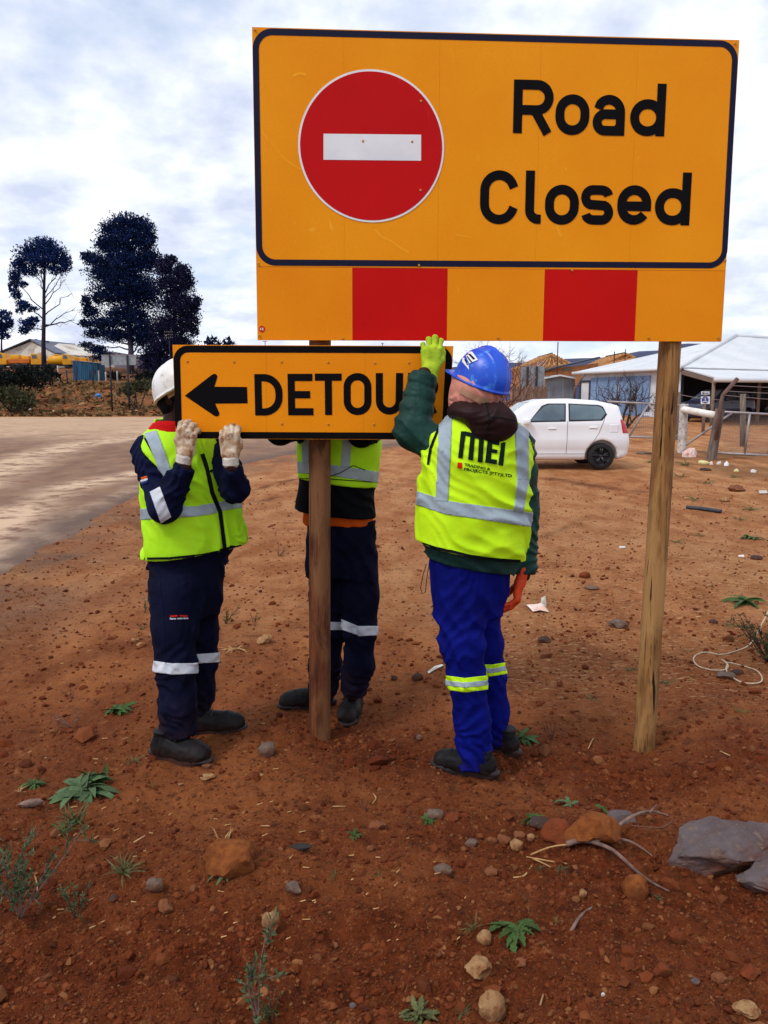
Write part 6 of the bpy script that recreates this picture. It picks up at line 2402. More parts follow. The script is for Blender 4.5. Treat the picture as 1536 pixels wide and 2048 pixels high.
tag(link('dry_grass', np_mesh('dry_grass', V, np.arange(len(V)).reshape(-1, 4), M['dry_grass'], False)), 'dry yellow and olive grass growing over the bank beyond the road', 'grass', kind='stuff')


def bare_tree(label, base_px, Y, spread, height_px, seed, mat='twig_red', trunks=3, r=3.2, depth=5, lean=0.0):
    rg = np.random.default_rng(seed)
    b = G(*base_px) if Y is None else W(base_px[0], base_px[1], Y)
    Y = b.y
    k = Y / FPX
    zb = gz(b.x, b.y)
    root = thing('bare_tree', label, 'tree', (b.x, b.y, zb))

    def grow(mb, p, d, L, rad, lev):
        q = p + d * L
        mid = p.lerp(q, 0.5) + Vector(rg.normal(0, L * 0.06, 3))
        mb.tube([p, mid, q], [rad, rad * 0.85, rad * 0.68], 5 if lev > 2 else 4, False)
        if lev == 0:
            return
        for i in range(int(rg.integers(2, 4))):
            nd = (d + Vector(rg.normal(0, 0.52, 3)) + Vector((0, 0, 0.10))).normalized()
            grow(mb, q if i < 2 else mid, nd, L * rg.uniform(0.62, 0.86), rad * 0.62, lev - 1)
    for t in range(trunks):
        ang = (t + 0.5) / trunks * 2 - 1
        mb = MB()
        d = Vector((ang * spread + lean, rg.normal(0, 0.25), 1)).normalized()
        grow(mb, Vector((b.x, b.y, zb - 0.1)), d, height_px * k * 0.30, r * k, depth)
        mb.build('limb', M[mat], root, True)
    return root


bare_tree('leafless shrubby tree in front of the pale blue wall, behind the gate', (1248, 842), 31, 0.95, 118, 4, 'twig_dark', 5, 3.0, 5)
bare_tree('leafless reddish tree rising behind the blue hard hat', (985, 815), 34, 0.75, 175, 9, 'twig_red', 5, 3.0, 6, 0.05)

# ================================================================ FAR THINGS: LEFT SIDE
def wall_px(poly, Y):
    return [W(px, py, Y) for px, py in poly]


# white gable house
Yh = 122
hx = W(100, 725, Yh)
house = thing('gable_house', 'whitewashed gable house with grey roof behind the yellow trucks', 'house', (hx.x, hx.y, gz(hx.x, hx.y)))
gz0 = gz(hx.x, hx.y)
L_, R_, A_ = W(8, 704, Yh), W(112, 708, Yh - 3), W(62, 683, Yh)
back = Vector((9.5, 13, 0))
mb = MB().prism([Vector((L_.x, L_.y, gz0)), Vector((R_.x, R_.y, gz0)), R_, A_, L_], Vector((back.x * .6, 9, 0)))
mb.build('wall', M['gable_white'], house)
mb = MB()
up_ = Vector((0, 0, .12))
ridge2 = W(150, 691, Yh + 8)
eave2 = W(167, 712, Yh + 4)
mb.prism([A_ + up_ + Vector((0, -.3, .05)), ridge2 + up_, eave2 + up_, R_ + Vector((.2, -.4, .02))], Vector((0, .05, .18)))
mb.build('roof', M['roof_grey'], house)
mb = MB().prism([L_ + Vector((-.5, -.4, -.1)), A_ + up_ + Vector((0, -.4, .1)), A_ + up_ + Vector((0, 8, .1)), L_ + Vector((-.5, 8, -.1))], Vector((0, 0, .18)))
mb.build('roof', M['roof_dark'], house)
mb = MB().prism([Vector((R_.x, R_.y, gz0)), Vector((eave2.x, eave2.y - .3, gz0)), eave2 - Vector((0.1, .3, .15)), R_ - Vector((0, 0, .12))], Vector((0, 2, 0)))
mb.build('side_wall', M['roof_grey'], house)
for (px, py, c, h_) in ((72, 681, 'chimney_red', 5), (95, 684, 'roof_dark', 4)):
    p = W(px, py, Yh + 2)
    MB().box(p, (.35, .35, h_ * .09)).build('chimney', M[c], house)
for px in (125, 140, 155):
    p = W(px, 716, Yh - 0.5)
    MB().box(p, (.7, .1, .5)).build('window', M['glass_dark'], house)


def truck(label, x0, x1, top, bot, kind, Y=103):
    a, b = W(x0, bot, Y), W(x1, bot, Y)
    k = Y / FPX
    cx = (a.x + b.x) / 2
    zb = gz(cx, Y)
    z0 = min(zb, a.z)
    root = thing('parked_truck', label, 'truck', (cx, Y, zb), 0, 'yellow trucks parked in a row')
    L, H = b.x - a.x, (bot - top) * k
    X = lambda t: a.x + L * t
    Z = lambda t: z0 + H * t
    mb = MB().box(((X(0.02) + X(.98)) / 2, Y, Z(.28)), (L * .96, 1.0, H * .10))
    mb.build('chassis', M['dark_plastic'], root)
    mb = MB()
    if kind == 'tank':
        mb.lathe((X(.04), Y, Z(.60)), (1, 0, 0), [(0, 0), (H * .24, 0), (H * .30, L * .03), (H * .30, L * .60), (H * .24, L * .63), (0, L * .63)], 20)
        mb.build('tank', M['truck_yellow'], root, True)
        mb = MB().box((X(.35), Y, Z(.92)), (L * .12, .6, H * .10), None, .05)
        mb.build('tank_hatch', M['truck_yellow'], root)
    else:
        mb.box((X(.33), Y, Z(.50)), (L * .60, 2.2, H * .26), None, .05)
        mb.build('load_bed', M['truck_orange'] if kind == 'bed' else M['truck_yellow'], root)
        MB().box((X(.20), Y, Z(.76)), (L * .26, 1.9, H * .26), None, .08).build('load', M['truck_yellow'], root)
        MB().box((X(.50), Y, Z(.72)), (L * .22, 1.8, H * .22), None, .08).build('load', M['truck_yellow'], root)
    cab = [(X(.68), Z(.30)), (X(.995), Z(.30)), (X(1.0), Z(.58)), (X(.90), Z(.66)), (X(.86), Z(.95)), (X(.68), Z(.97))]
    MB().prism([Vector((x, Y - 1.1, z)) for x, z in cab], (0, 2.2, 0)).build('cab', M['truck_yellow'], root)
    win = [(X(.72), Z(.66)), (X(.87), Z(.66)), (X(.84), Z(.88)), (X(.72), Z(.88))]
    MB().prism([Vector((x, Y - 1.13, z)) for x, z in win], (0, .05, 0)).build('cab_window', M['glass_dark'], root)
    for t in (.16, .32, .84):
        MB().lathe((X(t), Y - 1.1, Z(.17)), (0, 1, 0), [(0, 0), (H * .10, 0), (H * .17, .04), (H * .17, .3), (0, .3)], 16).build('wheel', M['tyre'], root, True)
    return root


truck('yellow truck cut off by the left edge, ahead of a flatbed', -34, 22, 706, 740, 'load')
truck('yellow flatbed truck with orange sides behind the tall pine trunk', 24, 92, 708, 739, 'bed')
truck('yellow tanker truck right of the tall pine trunk', 98, 149, 709, 739, 'tank')
truck('yellow truck mostly hidden behind the blue plank shed', 140, 204, 712, 742, 'load', 106)

# blue plank shed
Ys = 84
s0, s1 = W(147, 762, Ys), W(197, 764, Ys)
shed = thing('plank_shed', 'weathered blue plank shed standing on the bank left of the blank board', 'shed', ((s0.x + s1.x) / 2, Ys, gz(s0.x, Ys)))
zb = gz((s0.x + s1.x) / 2, Ys) - .1
tl, tr_ = W(147, 722, Ys), W(197, 727, Ys)
npl = 12
plank_rg = np.random.default_rng(31)
for i in range(npl):
    xa = s0.x + (s1.x - s0.x) * i / npl
    xb = s0.x + (s1.x - s0.x) * (i + 1) / npl - .025
    zt = tl.z + (tr_.z - tl.z) * (i + .5) / npl
    MB().box(((xa + xb) / 2, Ys + plank_rg.uniform(-.02, .02), (zb + zt) / 2), (xb - xa, .04, zt - zb)).build('plank', M['shed_plank'], shed)
e_ = W(209, 730, Ys + 2.2)
for i in range(5):
    pa = Vector((s1.x, Ys, 0)).lerp(Vector((e_.x, e_.y, 0)), i / 5)
    pb = Vector((s1.x, Ys, 0)).lerp(Vector((e_.x, e_.y, 0)), (i + .92) / 5)
    zt = tr_.z + (e_.z - tr_.z) * i / 5
    MB().prism([(pa.x, pa.y, zb), (pb.x, pb.y, zb), (pb.x, pb.y, zt), (pa.x, pa.y, zt)], (0.03, .03, 0)).build('plank', M['shed_plank'], shed)
MB().prism([tl + Vector((-.1, -.1, .03)), tr_ + Vector((0, -.1, .03)), e_ + Vector((.1, 0, .03)), W(160, 724, Ys + 2.4)], (0, 0, .08)).build('roof', M['corrugated'], shed)
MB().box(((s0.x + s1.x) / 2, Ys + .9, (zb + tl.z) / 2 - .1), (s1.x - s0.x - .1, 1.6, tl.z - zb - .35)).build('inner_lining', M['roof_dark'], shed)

# blank back of a road board on two dark poles
Yb = 66
bo = W(237, 790, Yb)
board = thing('board_back', 'blank grey back of a road board on two dark poles left of the dark trees', 'road sign', (bo.x, bo.y, gz(bo.x, bo.y)))
for x0, x1 in ((203, 218), (219.5, 253), (254.5, 272)):
    P = wall_px([(x0, 711), (x1, 711), (x1, 730), (x0, 730)], Yb)
    MB().prism(P, (0, .03, 0)).build('panel', M['sign_back'], board)
P = wall_px([(202, 709.5), (273, 709.5), (273, 711), (202, 711)], Yb - .05)
MB().prism(P, (0, .1, 0)).build('top_rail', M['pipe_grey'], board)
for px in (219, 254):
    t, = wall_px([(px, 710)], Yb - .12)
    MB().tube([(t.x, t.y, gz(t.x, t.y) - .2), t], .075, 8).build('pole', M['pole_dark'], board, True)

FPOST = [(115, 731, 766, 80, 'pole_pale', 'pale leaning fence post left of the blue shed with a round top'), (133, 740, 769, 80, 'pole_dark', 'dark fence post between the pale post and the blue shed'),
         (152, 746, 766, 80, 'pole_dark', 'short dark fence post against the left end of the blue shed'), (185, 742, 766, 80, 'pole_dark', 'dark fence post before the middle of the blue shed'),
         (197, 741, 766, 80, 'pole_pale', 'pale fence post at the right corner of the blue shed'), (211, 744, 765, 80, 'pole_pale', 'pale fence post just right of the blue shed'),
         (234, 742, 766, 80, 'pole_pale', 'pale fence post beneath the blank board, between its poles'), (90, 738, 762, 84, 'pole_pale', 'short pale fence post by the tall pine trunk')]
for px, y0, y1, Y, m_, lab in FPOST:
    t = W(px, y0, Y)
    o = MB().tube([(t.x, t.y, gz(t.x, t.y) - .3), t], .07, 7).build('fence_post', M[m_], None, True)
    tag(o, lab, 'fence post', 'old fence posts on the bank')

for (px, y0, Y, w_, lab, rows) in ((338, 664, 88, 9, 'telegraph pole with stacked insulator arms in front of the dark gum tree', 3), (530, 682, 150, 4.5, 'distant telegraph pole with one crossarm above the DETOUR plate', 1),
                                   (765, 686, 190, 3, 'tiny far pole tip above the middle of the DETOUR plate', 1)):
    t = W(px, y0, Y)
    k = Y / FPX
    po = thing('telegraph_pole', lab, 'pole', (t.x, t.y, gz(t.x, t.y)))
    MB().tube([(t.x, t.y, gz(t.x, t.y) - .3), (t.x, t.y, t.z)], [.9 * k, .7 * k], 8).build('pole', M['pole_dark'], po, True)
    for r_ in range(rows):
        z = t.z - (0.6 + 5.5 * r_) * k
        MB().box((t.x, t.y - .1, z), (w_ * 2 * k, .12, .9 * k)).build('crossarm', M['pole_dark'], po)
        if rows > 1:
            for s_ in (-.9, -.5, -.15, .3, .7):
                MB().tube([(t.x + s_ * w_ * k, t.y - .1, z), (t.x + s_ * w_ * k, t.y - .1, z + 2.0 * k)], .45 * k, 6).build('insulator', M['pole_pale'], po, True)

# litter on the bank
def litter(name, label, cat, px, py, w_px, h_px, mat, seed, flatten=0.7):
    rg = np.random.default_rng(seed)
    g = G(px, py)
    k = g.y / FPX
    bm = bmesh.new()
    bmesh.ops.create_icosphere(bm, subdivisions=2, radius=1)
    for v in bm.verts:
        n_ = float(noise3(v.co.x * 1.6 + seed, v.co.y * 1.6, v.co.z * 1.6, seed))
        n2 = float(noise3(v.co.x * 4 + seed, v.co.y * 4, v.co.z * 4, seed + 2))
        q = 1 + .35 * n_ + .22 * n2
        v.co = Vector((v.co.x * q * w_px * k / 2, v.co.y * q * w_px * k / 2 * .8, max(-.1, v.co.z * q) * h_px * k * flatten))
    me = bpy.data.meshes.new(name)
    bm.to_mesh(me)
    bm.free()
    me.materials.append(M[mat])
    o = link(name, me)
    o.location = g
    return tag(o, label, cat)


litter('plastic_bag', 'bright blue plastic bag lying on the grassy bank', 'bag', 196, 795, 12, 8, 'plastic_blue', 3, 1.0)
litter('litter_scrap', 'white scrap by the roadside below the blue bag', 'litter', 107, 824, 7, 5, 'plastic_white', 4)
litter('litter_scrap', 'white scrap in the scrub at the far left roadside', 'litter', 17, 816, 5, 5, 'plastic_white', 5)
litter('litter_scrap', 'pale scrap beside the grey green scrub, left of a larger one', 'litter', 60, 820, 5, 4, 'plastic_white', 6)
litter('litter_scrap', 'pale scrap on the roadside under the dark tree row, nearest the white hard hat', 'litter', 272, 822, 5, 3, 'plastic_white', 7)
litter('stone', 'flat tan rock on the bank below the blue bag', 'stone', 166, 810, 18, 7, 'stone_tan', 8)
litter('stone', 'pointed tan rock on the bank, right of the flat one', 'stone', 198, 816, 12, 6, 'stone_tan', 9)
litter('stone', 'pale stone high on the bank right of the dark bush', 'stone', 100, 779, 12, 5, 'stone_tan', 10)

# ================================================================ FAR THINGS: RIGHT SIDE
P0, P1 = W(1362, 737, 38), W(1145, 747.5, 45.4)
P0.z = P1.z = 3.08
R0 = W(1472, 674, 50)
P2 = Vector((P0.x + 15, 46, 3.08))
R1 = Vector((R0.x + 7.5, 53, R0.z - .15))
gh = gz(P0.x, P0.y)
mh = thing('tin_roof_house', 'low house with white corrugated hip roof and open carport behind the gate', 'house', (P0.x, P0.y, gh))
P3 = Vector((P1.x + 9, 58, 3.08))
P4 = Vector((P2.x + 3, 60, 3.08))


def roof_sheets(A, B, C, D, n, name, mat, parent, th=.05):
    """a roof slope from eave AB to ridge DC, laid as overlapping sheets"""
    for i in range(n):
        t0, t1 = i / n, (i + 1) / n
        q = [A.lerp(B, t0), A.lerp(B, t1), D.lerp(C, t1), D.lerp(C, t0)]
        if (q[2] - q[3]).length < 1e-4:
            q = q[:3]
        MB().prism(q, (0, 0, th if i % 2 else th * 1.15)).build(name, mat, parent)


roof_sheets(P1, P0, R0, R0, 9, 'roof_sheet', M['roof_white'], mh)
roof_sheets(P0, P2, R1, R0, 16, 'roof_sheet', M['roof_white'], mh)
MB().prism([P2, P4, R1], (0, 0, .05)).build('roof', M['roof_white'], mh)
MB().prism([P1, R0, P3], (0, 0, .05)).build('roof', M['roof_white'], mh)
MB().prism([R0, R1, P4, P3], (0, 0, .05)).build('roof', M['roof_white'], mh)
MB().tube([P0 + Vector((0, 0, .08)), R0 + Vector((0, 0, .10))], .11, 8).build('hip_cap', M['roof_white'], mh, True)
MB().tube([R0 + Vector((0, 0, .10)), R1 + Vector((0, 0, .10))], .11, 8).build('ridge_cap', M['roof_white'], mh, True)
MB().tube([P1 + Vector((0, -.05, .0)), P0 + Vector((-.05, -.05, .0))], .09, 8).build('gutter', M['roof_white'], mh, True)
# left wall under the eave
inn = (P0 - P1).normalized()
nrm_ = Vector((inn.y, -inn.x, 0))
w0, w1 = P1 + inn * .3 - nrm_ * .35, P0 - inn * .3 - nrm_ * .35
lw = lambda t, z, o=0: Vector((w0.x + (w1.x - w0.x) * t, w0.y + (w1.y - w0.y) * t, z)) + nrm_ * o
gl = .45
MB().prism([lw(0, gl), lw(1, gl), lw(1, 3.0), lw(0, 3.0)], -nrm_ * .2).build('wall', M['wall_white'], mh)


def wall_t(px):
    """position along the left wall seen at a picture column"""
    r = ray(px, 780)
    a = Vector((w0.x, w0.y)); b = Vector((w1.x, w1.y)); d = b - a
    e = Vector((r.x, r.y))
    # solve a + d t = e s
    det_ = d.x * -e.y + e.x * d.y
    return (-a.x * -e.y - e.x * a.y) / det_ if abs(det_) > 1e-9 else 0


pan = [1184, 1196, 1208, 1220, 1237, 1240, 1252, 1264, 1276, 1288, 1301]
for i in range(len(pan) - 1):
    if (pan[i], pan[i + 1]) == (1237, 1240):
        continue
    a, b = wall_t(pan[i]), wall_t(pan[i + 1] - .5)
    MB().prism([lw(a, .55, .03), lw(b, .55, .03), lw(b, 2.8, .03), lw(a, 2.8, .03)], nrm_ * (.05 if i % 2 else .08)).build('wall_panel', M['wall_blue'], mh)
a, b = wall_t(1163), wall_t(1182)
door = MB().prism([lw(a, .5, .02), lw(b, .5, .02), lw(b, 2.55, .02), lw(a, 2.55, .02)], nrm_ * .05).build('door', M['wall_white'], mh)
for (u0, u1, z0_, z1_) in ((a - .008, a + .008, .5, 2.6), (b - .008, b + .008, .5, 2.6), (a, b, 2.55, 2.66)):
    me = MB().prism([lw(u0, z0_, .03), lw(u1, z0_, .03), lw(u1, z1_, .03), lw(u0, z1_, .03)], nrm_ * .09).build('door_frame', M['roof_dark'], mh)
# carport
C0, C1 = W(1429, 757, 31.5), Vector((P2.x + 1.5, 37, 0))
C1.z = C0.z - .0
roof_sheets(C0, C1, P2 + Vector((0, -.1, -.08)), P0 + Vector((.1, -.1, -.08)), 14, 'carport_sheet', M['roof_white'], mh)
MB().tube([C0 + Vector((0, -.05, -.05)), C1 + Vector((0, -.05, -.05))], .10, 8).build('gutter', M['roof_white'], mh, True)
MB().prism([P0 + Vector((0, -.1, -.12)), C0 + Vector((0, 0, -.02)), C0 + Vector((0, 0, -.20)), P0 + Vector((0, -.1, -.30))], (.08, 0, 0)).build('fascia_board', M['timber_grey'], mh)
MB().prism([(P0.x - .5, P0.y + 2.2, gh - .3), (P2.x + 2, P2.y + 2.5, gh - .3), (P2.x + 2, P2.y + 2.5, 3.0), (P0.x - .5, P0.y + 2.2, 3.0)], (0, .2, 0)).build('carport_back_wall', M['carport_shade'], mh)
MB().prism([(w1.x, w1.y, gl), (P0.x - .3, P0.y + 2.2, gl), (P0.x - .3, P0.y + 2.2, 3.0), (w1.x, w1.y, 3.0)], (.15, 0, 0)).build('carport_side_wall', M['carport_shade'], mh)
for px, Y in ((1428, 31.7), (1520, 33.6)):
    t = W(px, 757, Y)
    MB().tube([(t.x, t.y, gz(t.x, t.y) - .2), (t.x, t.y, C0.z - .08)], .07, 8).build('carport_post', M['timber_grey'], mh, True)

# corrugated lean-to left of the house
Yc = 46
cs = W(1120, 805, Yc)
ls = thing('tin_shed', 'grey corrugated tin shed with white roof left of the low house', 'shed', (cs.x, cs.y, gz(cs.x, cs.y)))
for i in range(11):
    x0_, x1_ = 1091 + i * 5.4, 1091 + (i + 1) * 5.4 - .5
    P = wall_px([(x0_, 752), (x1_, 752), (x1_, 812), (x0_, 812)], Yc)
    MB().prism(P, (0, .06 if i % 2 else .12, 0)).build('wall_sheet', M['corrugated'], ls)
MB().prism(wall_px([(1086, 756), (1121, 749), (1154, 756), (1152, 758), (1121, 752), (1088, 758)], Yc - .4), (0, 3, 0)).build('roof', M['roof_white'], ls)
# blank board backs with frames
Yk = 40
k0 = W(1064, 800, Yk)
bb = thing('board_back', 'tall blank grey board back on frames left of the tin shed', 'road sign', (k0.x, k0.y, gz(k0.x, k0.y)))
for x0_, x1_ in ((1041, 1055), (1056.5, 1073), (1074.5, 1089)):
    MB().prism(wall_px([(x0_, 732), (x1_, 733), (x1_, 777), (x0_, 777)], Yk), (0, .04, 0)).build('panel', M['sign_back'], bb)
for px in (1055.7, 1073.7):
    t = W(px, 733, Yk - .06)
    MB().tube([(t.x, t.y, gz(t.x, t.y)), t], .06, 6).build('pole', M['pole_dark'], bb, True)
# old timber paling fence
fo = W(1060, 812, 39)
pf_ = thing('paling_fence', 'weathered upright paling fence below the blank boards', 'fence', (fo.x, fo.y, gz(fo.x, fo.y)))
prg = np.random.default_rng(41)
for i in range(17):
    px = 1026 + i * 4.2
    t = W(px, 771 + prg.uniform(-3, 3), 39)
    MB().box((t.x, t.y, (t.z + gz(t.x, t.y)) / 2), (.085, .03, t.z - gz(t.x, t.y)), Matrix.Rotation(prg.normal(0, .02), 3, 'Y')).build('paling', M['timber_grey'], pf_)
for py in (780, 798):
    a, b = W(1024, py, 39.08), W(1098, py, 39.08)
    MB().tube([a, b], .035, 5).build('fence_rail', M['timber_grey'], pf_)
o = MB().tube([W(1036, 832, 33), W(1046, 800, 33), W(1058, 772, 33), W(1072, 754, 33)], [.07, .06, .05, .035], 6).build('leaning_branch', M['twig_grey'], None, True)
tag(o, 'crooked pale branch leaning in front of the paling fence', 'branch')
o = MB().tube([W(1148, 806, 37), W(1150, 776, 37), W(1170, 748, 37)], .05, 6).build('bent_pipe_post', M['pipe_rust'], None, True)
tag(o, 'bent fence pipe standing at the left end of the low house', 'post')

# unfinished houses with bare trusses
def truss_house(label, apex, left, right, Y, depth, wall, n, name='unfinished_house'):
    A, L, R__ = W(*apex, Y), W(*left, Y), W(*right, Y)
    g0 = gz(A.x, A.y)
    root = thing(name, label, 'house', (A.x, A.y, g0))
    for i in range(n):
        o_ = Vector((0, depth * i / max(1, n - 1), 0))
        mb = MB()
        mb.tube([L + o_, A + o_, R__ + o_], .09, 4)
        mb.tube([L + o_, R__ + o_], .08, 4)
        for t in (.35, .65):
            mb.tube([L.lerp(R__, t) + o_, (L.lerp(A, t * 1.6) if t < .5 else R__.lerp(A, (1 - t) * 1.6)) + o_], .06, 4)
        mb.build('roof_truss', M['timber_new'], root)
    for i in range(9):
        t = i / 8
        a, b = L.lerp(A, t), R__.lerp(A, t)
        MB().tube([a + Vector((0, -.1, .08)), a + Vector((0, depth, .08))], .06, 4).build('batten', M['timber_new'], root)
        MB().tube([b + Vector((0, -.1, .08)), b + Vector((0, depth, .08))], .06, 4).build('batten', M['timber_new'], root)
    return root, g0


u1, g1 = truss_house('unfinished house with bare hipped roof timbers behind the grey boards', (1104, 708), (1038, 737), (1143, 728), 74, 7, None, 7)
a, b = W(1042, 737, 75), W(1140, 731, 75)
MB().prism([(a.x, a.y, g1), (b.x, b.y, g1), (b.x, b.y, b.z - .1), (a.x, a.y, a.z - .1)], (0, 6, 0)).build('wall', M['brick'], u1)
a, b, c = W(1040, 737, 73.6), W(1104, 708, 76), W(1143, 728, 73.6)
for i in range(10):                                # hip rafters on the near slope
    t = i / 9
    MB().tube([a.lerp(c, t) , b + Vector((0, .3 * (t - .5), 0))], .06, 4).build('rafter', M['timber_new'], u1)
u2, g2 = truss_house('orange brick house with dark roof edge and bare gable timbers beside the low house', (1250, 707), (1190, 734), (1270, 716), 70, 6, None, 6)
MB().prism([W(1102, 739, 68), W(1196, 726, 68), W(1196, 770, 68), W(1102, 770, 68)], (0, 5, 0)).build('wall', M['brick'], u2)
MB().prism([W(1190, 733, 68.5), W(1268, 715, 68.5), W(1290, 760, 68.5), W(1190, 760, 68.5)], (0, 5, 0)).build('wall', M['timber_new'], u2)
MB().prism([W(1098, 737.5, 67.4), W(1200, 713, 67.4), W(1200, 716, 67.4), W(1098, 740.5, 67.4)], (0, 5.5, 0)).build('roof_edge', M['roof_dark'], u2)
MB().prism([W(1126, 738.5, 67.9), W(1142, 737, 67.9), W(1142, 740.5, 67.9), W(1126, 742, 67.9)], (0, .1, 0)).build('window', M['glass_dark'], u2)
for px, y0, y1, Y, lab in ((1116, 684, 745, 60, 'thin mast rising behind the grey boards'), (1229, 703, 735, 66, 'thin scaffold pole above the brick house, left of a second'), (1251, 698, 730, 66, 'thin scaffold pole above the brick house, right of another')):
    t = W(px, y0, Y)
    o = MB().tube([(t.x, t.y, gz(t.x, t.y)), t], .04, 5).build('mast', M['pole_dark'], None)
    tag(o, lab, 'pole')

# ---------------------------------------------------------------- gate, posts and mesh fence
def stick(name, pts, r, mat, parent, n=8):
    return MB().tube(pts, r, n).build(name, M[mat], parent, True)


ga = G(1364, 906)
gatepost = thing('gate_post', 'peeling white gate post bearing one end of the white log', 'post', ga)
round_post('post', ga - Vector((0, 0, .2)), W(1368, 808, ga.y), .11, M['post_white'], gatepost, 21)
gb = G(1424, 920)
post2 = thing('leaning_post', 'dark weathered leaning post with an angled rusty pipe arm at the gate', 'post', gb)
tb = W(1440, 818, gb.y)
round_post('post', gb - Vector((.05, 0, .2)), tb, .115, M['post_weathered'], post2, 23)
stick('pipe_arm', [W(1432, 880, gb.y - .2), W(1441, 812, gb.y - .2), W(1446, 790, gb.y - .2), W(1475, 757, gb.y - .2)], .05, 'pipe_rust', post2)
la, lb_ = W(1367, 819, ga.y - .05), W(1430, 830, gb.y - .02)
lg = thing('white_log', 'white painted log laid between the gate posts', 'log', (la + lb_) / 2)
round_post('log', la, lb_, .085, M['log_white'], lg, 27)
for px, y0, by, lab in ((1357, 784, 872, 'grey green fence post behind the white gate post'), (1486, 788, 893, 'grey green fence post in front of the carport'), (1566, 792, 893, 'fence post just beyond the right edge')):
    g_p = G(px, by)
    t = W(px, y0, g_p.y)
    o = MB().tube([g_p - Vector((0, 0, .2)), t], .085, 8).build('fence_post', M['post_weathered'], None, True)
    tag(o, lab, 'fence post')
gg = G(1290, 884)
gt = thing('tube_gate', 'grey tube farm gate left of the white gate post, behind the white car', 'gate', gg)
Yg = gg.y
for pts in ([(1215, 803), (1362, 811)], [(1215, 871), (1362, 878)], [(1258, 873), (1297, 808)], [(1297, 808), (1352, 876)], [(1352, 876), (1362, 862)]):
    stick('tube', wall_px(pts, Yg), .033, 'pipe_grey', gt)
mb = MB()
for i in range(24):
    px = 1262 + i * 4.2
    mb.tube(wall_px([(px, 806), (px, 874)], Yg + .03), .005, 3, False)
for i in range(9):
    py = 812 + i * 7
    mb.tube(wall_px([(1258, py), (1362, py + 4)], Yg + .03), .005, 3, False)
o = mb.build('wire_mesh', M['wire'], gt)
tag(o, kind='stuff')
fr = G(1500, 912)
fg = thing('mesh_gate', 'rusty framed mesh gate at the right edge, below the carport', 'gate', fr)
Yf = fr.y
for pts in ([(1432, 823), (1640, 834)], [(1416, 905), (1640, 916)], [(1500, 826), (1489, 908)], [(1466, 824), (1372, 890)], [(1536, 905), (1600, 845)]):
    stick('tube', wall_px(pts, Yf), .03, 'pipe_grey', fg)
mb = MB()
for i in range(46):
    x0_ = 1400 + i * 5.2
    a, b = (x0_, 824 + (x0_ - 1432) * .053), (x0_ + 66, 908 + (x0_ - 1432) * .053)
    mb.tube(wall_px([a, b], Yf + .03), .0045, 3, False)
    a, b = (x0_ + 66, 824 + (x0_ - 1432) * .053), (x0_, 908 + (x0_ - 1432) * .053)
    mb.tube(wall_px([a, b], Yf + .035), .0045, 3, False)
o = mb.build('wire_mesh', M['wire'], fg)
tag(o, kind='stuff')
for i, (a, b) in enumerate((((1446, 790), (1600, 801)), ((1452, 782), (1600, 786)), ((1460, 771), (1600, 774)), ((1358, 789), (1441, 800)))):
    o = MB().tube(wall_px([a, ((a[0] + b[0]) / 2, (a[1] + b[1]) / 2 + 2), b], Yf - .1), .010, 4, False).build('fence_wire', M['wire'], None)
    tag(o, ('fence wire tied to the rusty arm, just above the mesh gate', 'fence wire second above the mesh gate', 'topmost fence wire running from the rusty arm', 'fence wire between the white gate post and the leaning post')[i], 'wire')
nt = W(1411, 800, 27)
ng = thing('notice_sign', 'small white notice with a blue disc on a wooden stake before the carport', 'sign', (nt.x, nt.y, gz(nt.x, nt.y)))
stick('stake', [(nt.x, nt.y + .06, gz(nt.x, nt.y) - .2), (nt.x, nt.y + .06, nt.z + .25)], .06, 'timber_grey', ng)
MB().prism(wall_px([(1402, 793), (1420, 793), (1420, 808), (1402, 808)], 27), (0, .02, 0)).build('plate', M['notice_white'], ng)
MB().prism(wall_px([(1403, 783), (1419, 783), (1419, 789), (1403, 789)], 27), (0, .02, 0)).build('plate', M['notice_white'], ng)
MB().prism(wall_px([(1410.5 + 6.6 * math.cos(t), 799.5 + 6.6 * math.sin(t)) for t in np.linspace(0, 2 * math.pi, 25)[:-1]], 26.985), (0, .01, 0)).build('blue_disc', M['notice_blue'], ng)
MB().prism(wall_px([(1409.7, 795), (1411.5, 795), (1411.5, 800.6), (1409.7, 800.6)], 26.97), (0, .01, 0)).build('mark', M['notice_white'], ng)
MB().prism(wall_px([(1406.5, 802), (1414.5, 802), (1414.5, 803.6), (1406.5, 803.6)], 26.97), (0, .01, 0)).build('mark', M['notice_white'], ng)
MB().prism(wall_px([(1405, 784.6), (1409, 784.6), (1409, 787.5), (1405, 787.5)], 26.985), (0, .01, 0)).build('mark', M['dark_plastic'], ng)
MB().prism(wall_px([(1410.5, 785.4), (1417.5, 785.4), (1417.5, 786.8), (1410.5, 786.8)], 26.985), (0, .01, 0)).build('mark', M['dark_plastic'], ng)
o = MB().box(W(1296, 828, 30), (.30, .06, .12)).build('white_block', M['notice_white'])
tag(o, 'small pale block on the ground beyond the tube gate', 'block')


# ================================================================ CARS
def poly_sdf(px, py, poly):
    d = np.full(np.broadcast(px, py).shape, 1e9)
    s = np.ones(d.shape)
    n = len(poly)
    for i in range(n):
        ax, ay = poly[i]
        bx, by = poly[i - 1]
        ex, ey = bx - ax, by - ay
        wx, wy = px - ax, py - ay
        t = np.clip((wx * ex + wy * ey) / (ex * ex + ey * ey), 0, 1)
        d = np.minimum(d, (wx - ex * t) ** 2 + (wy - ey * t) ** 2)
        c1, c2, c3 = py >= ay, py < by, ex * wy > ey * wx
        s = np.where((c1 & c2 & c3) | (~c1 & ~c2 & ~c3), -s, s)
    return s * np.sqrt(d)


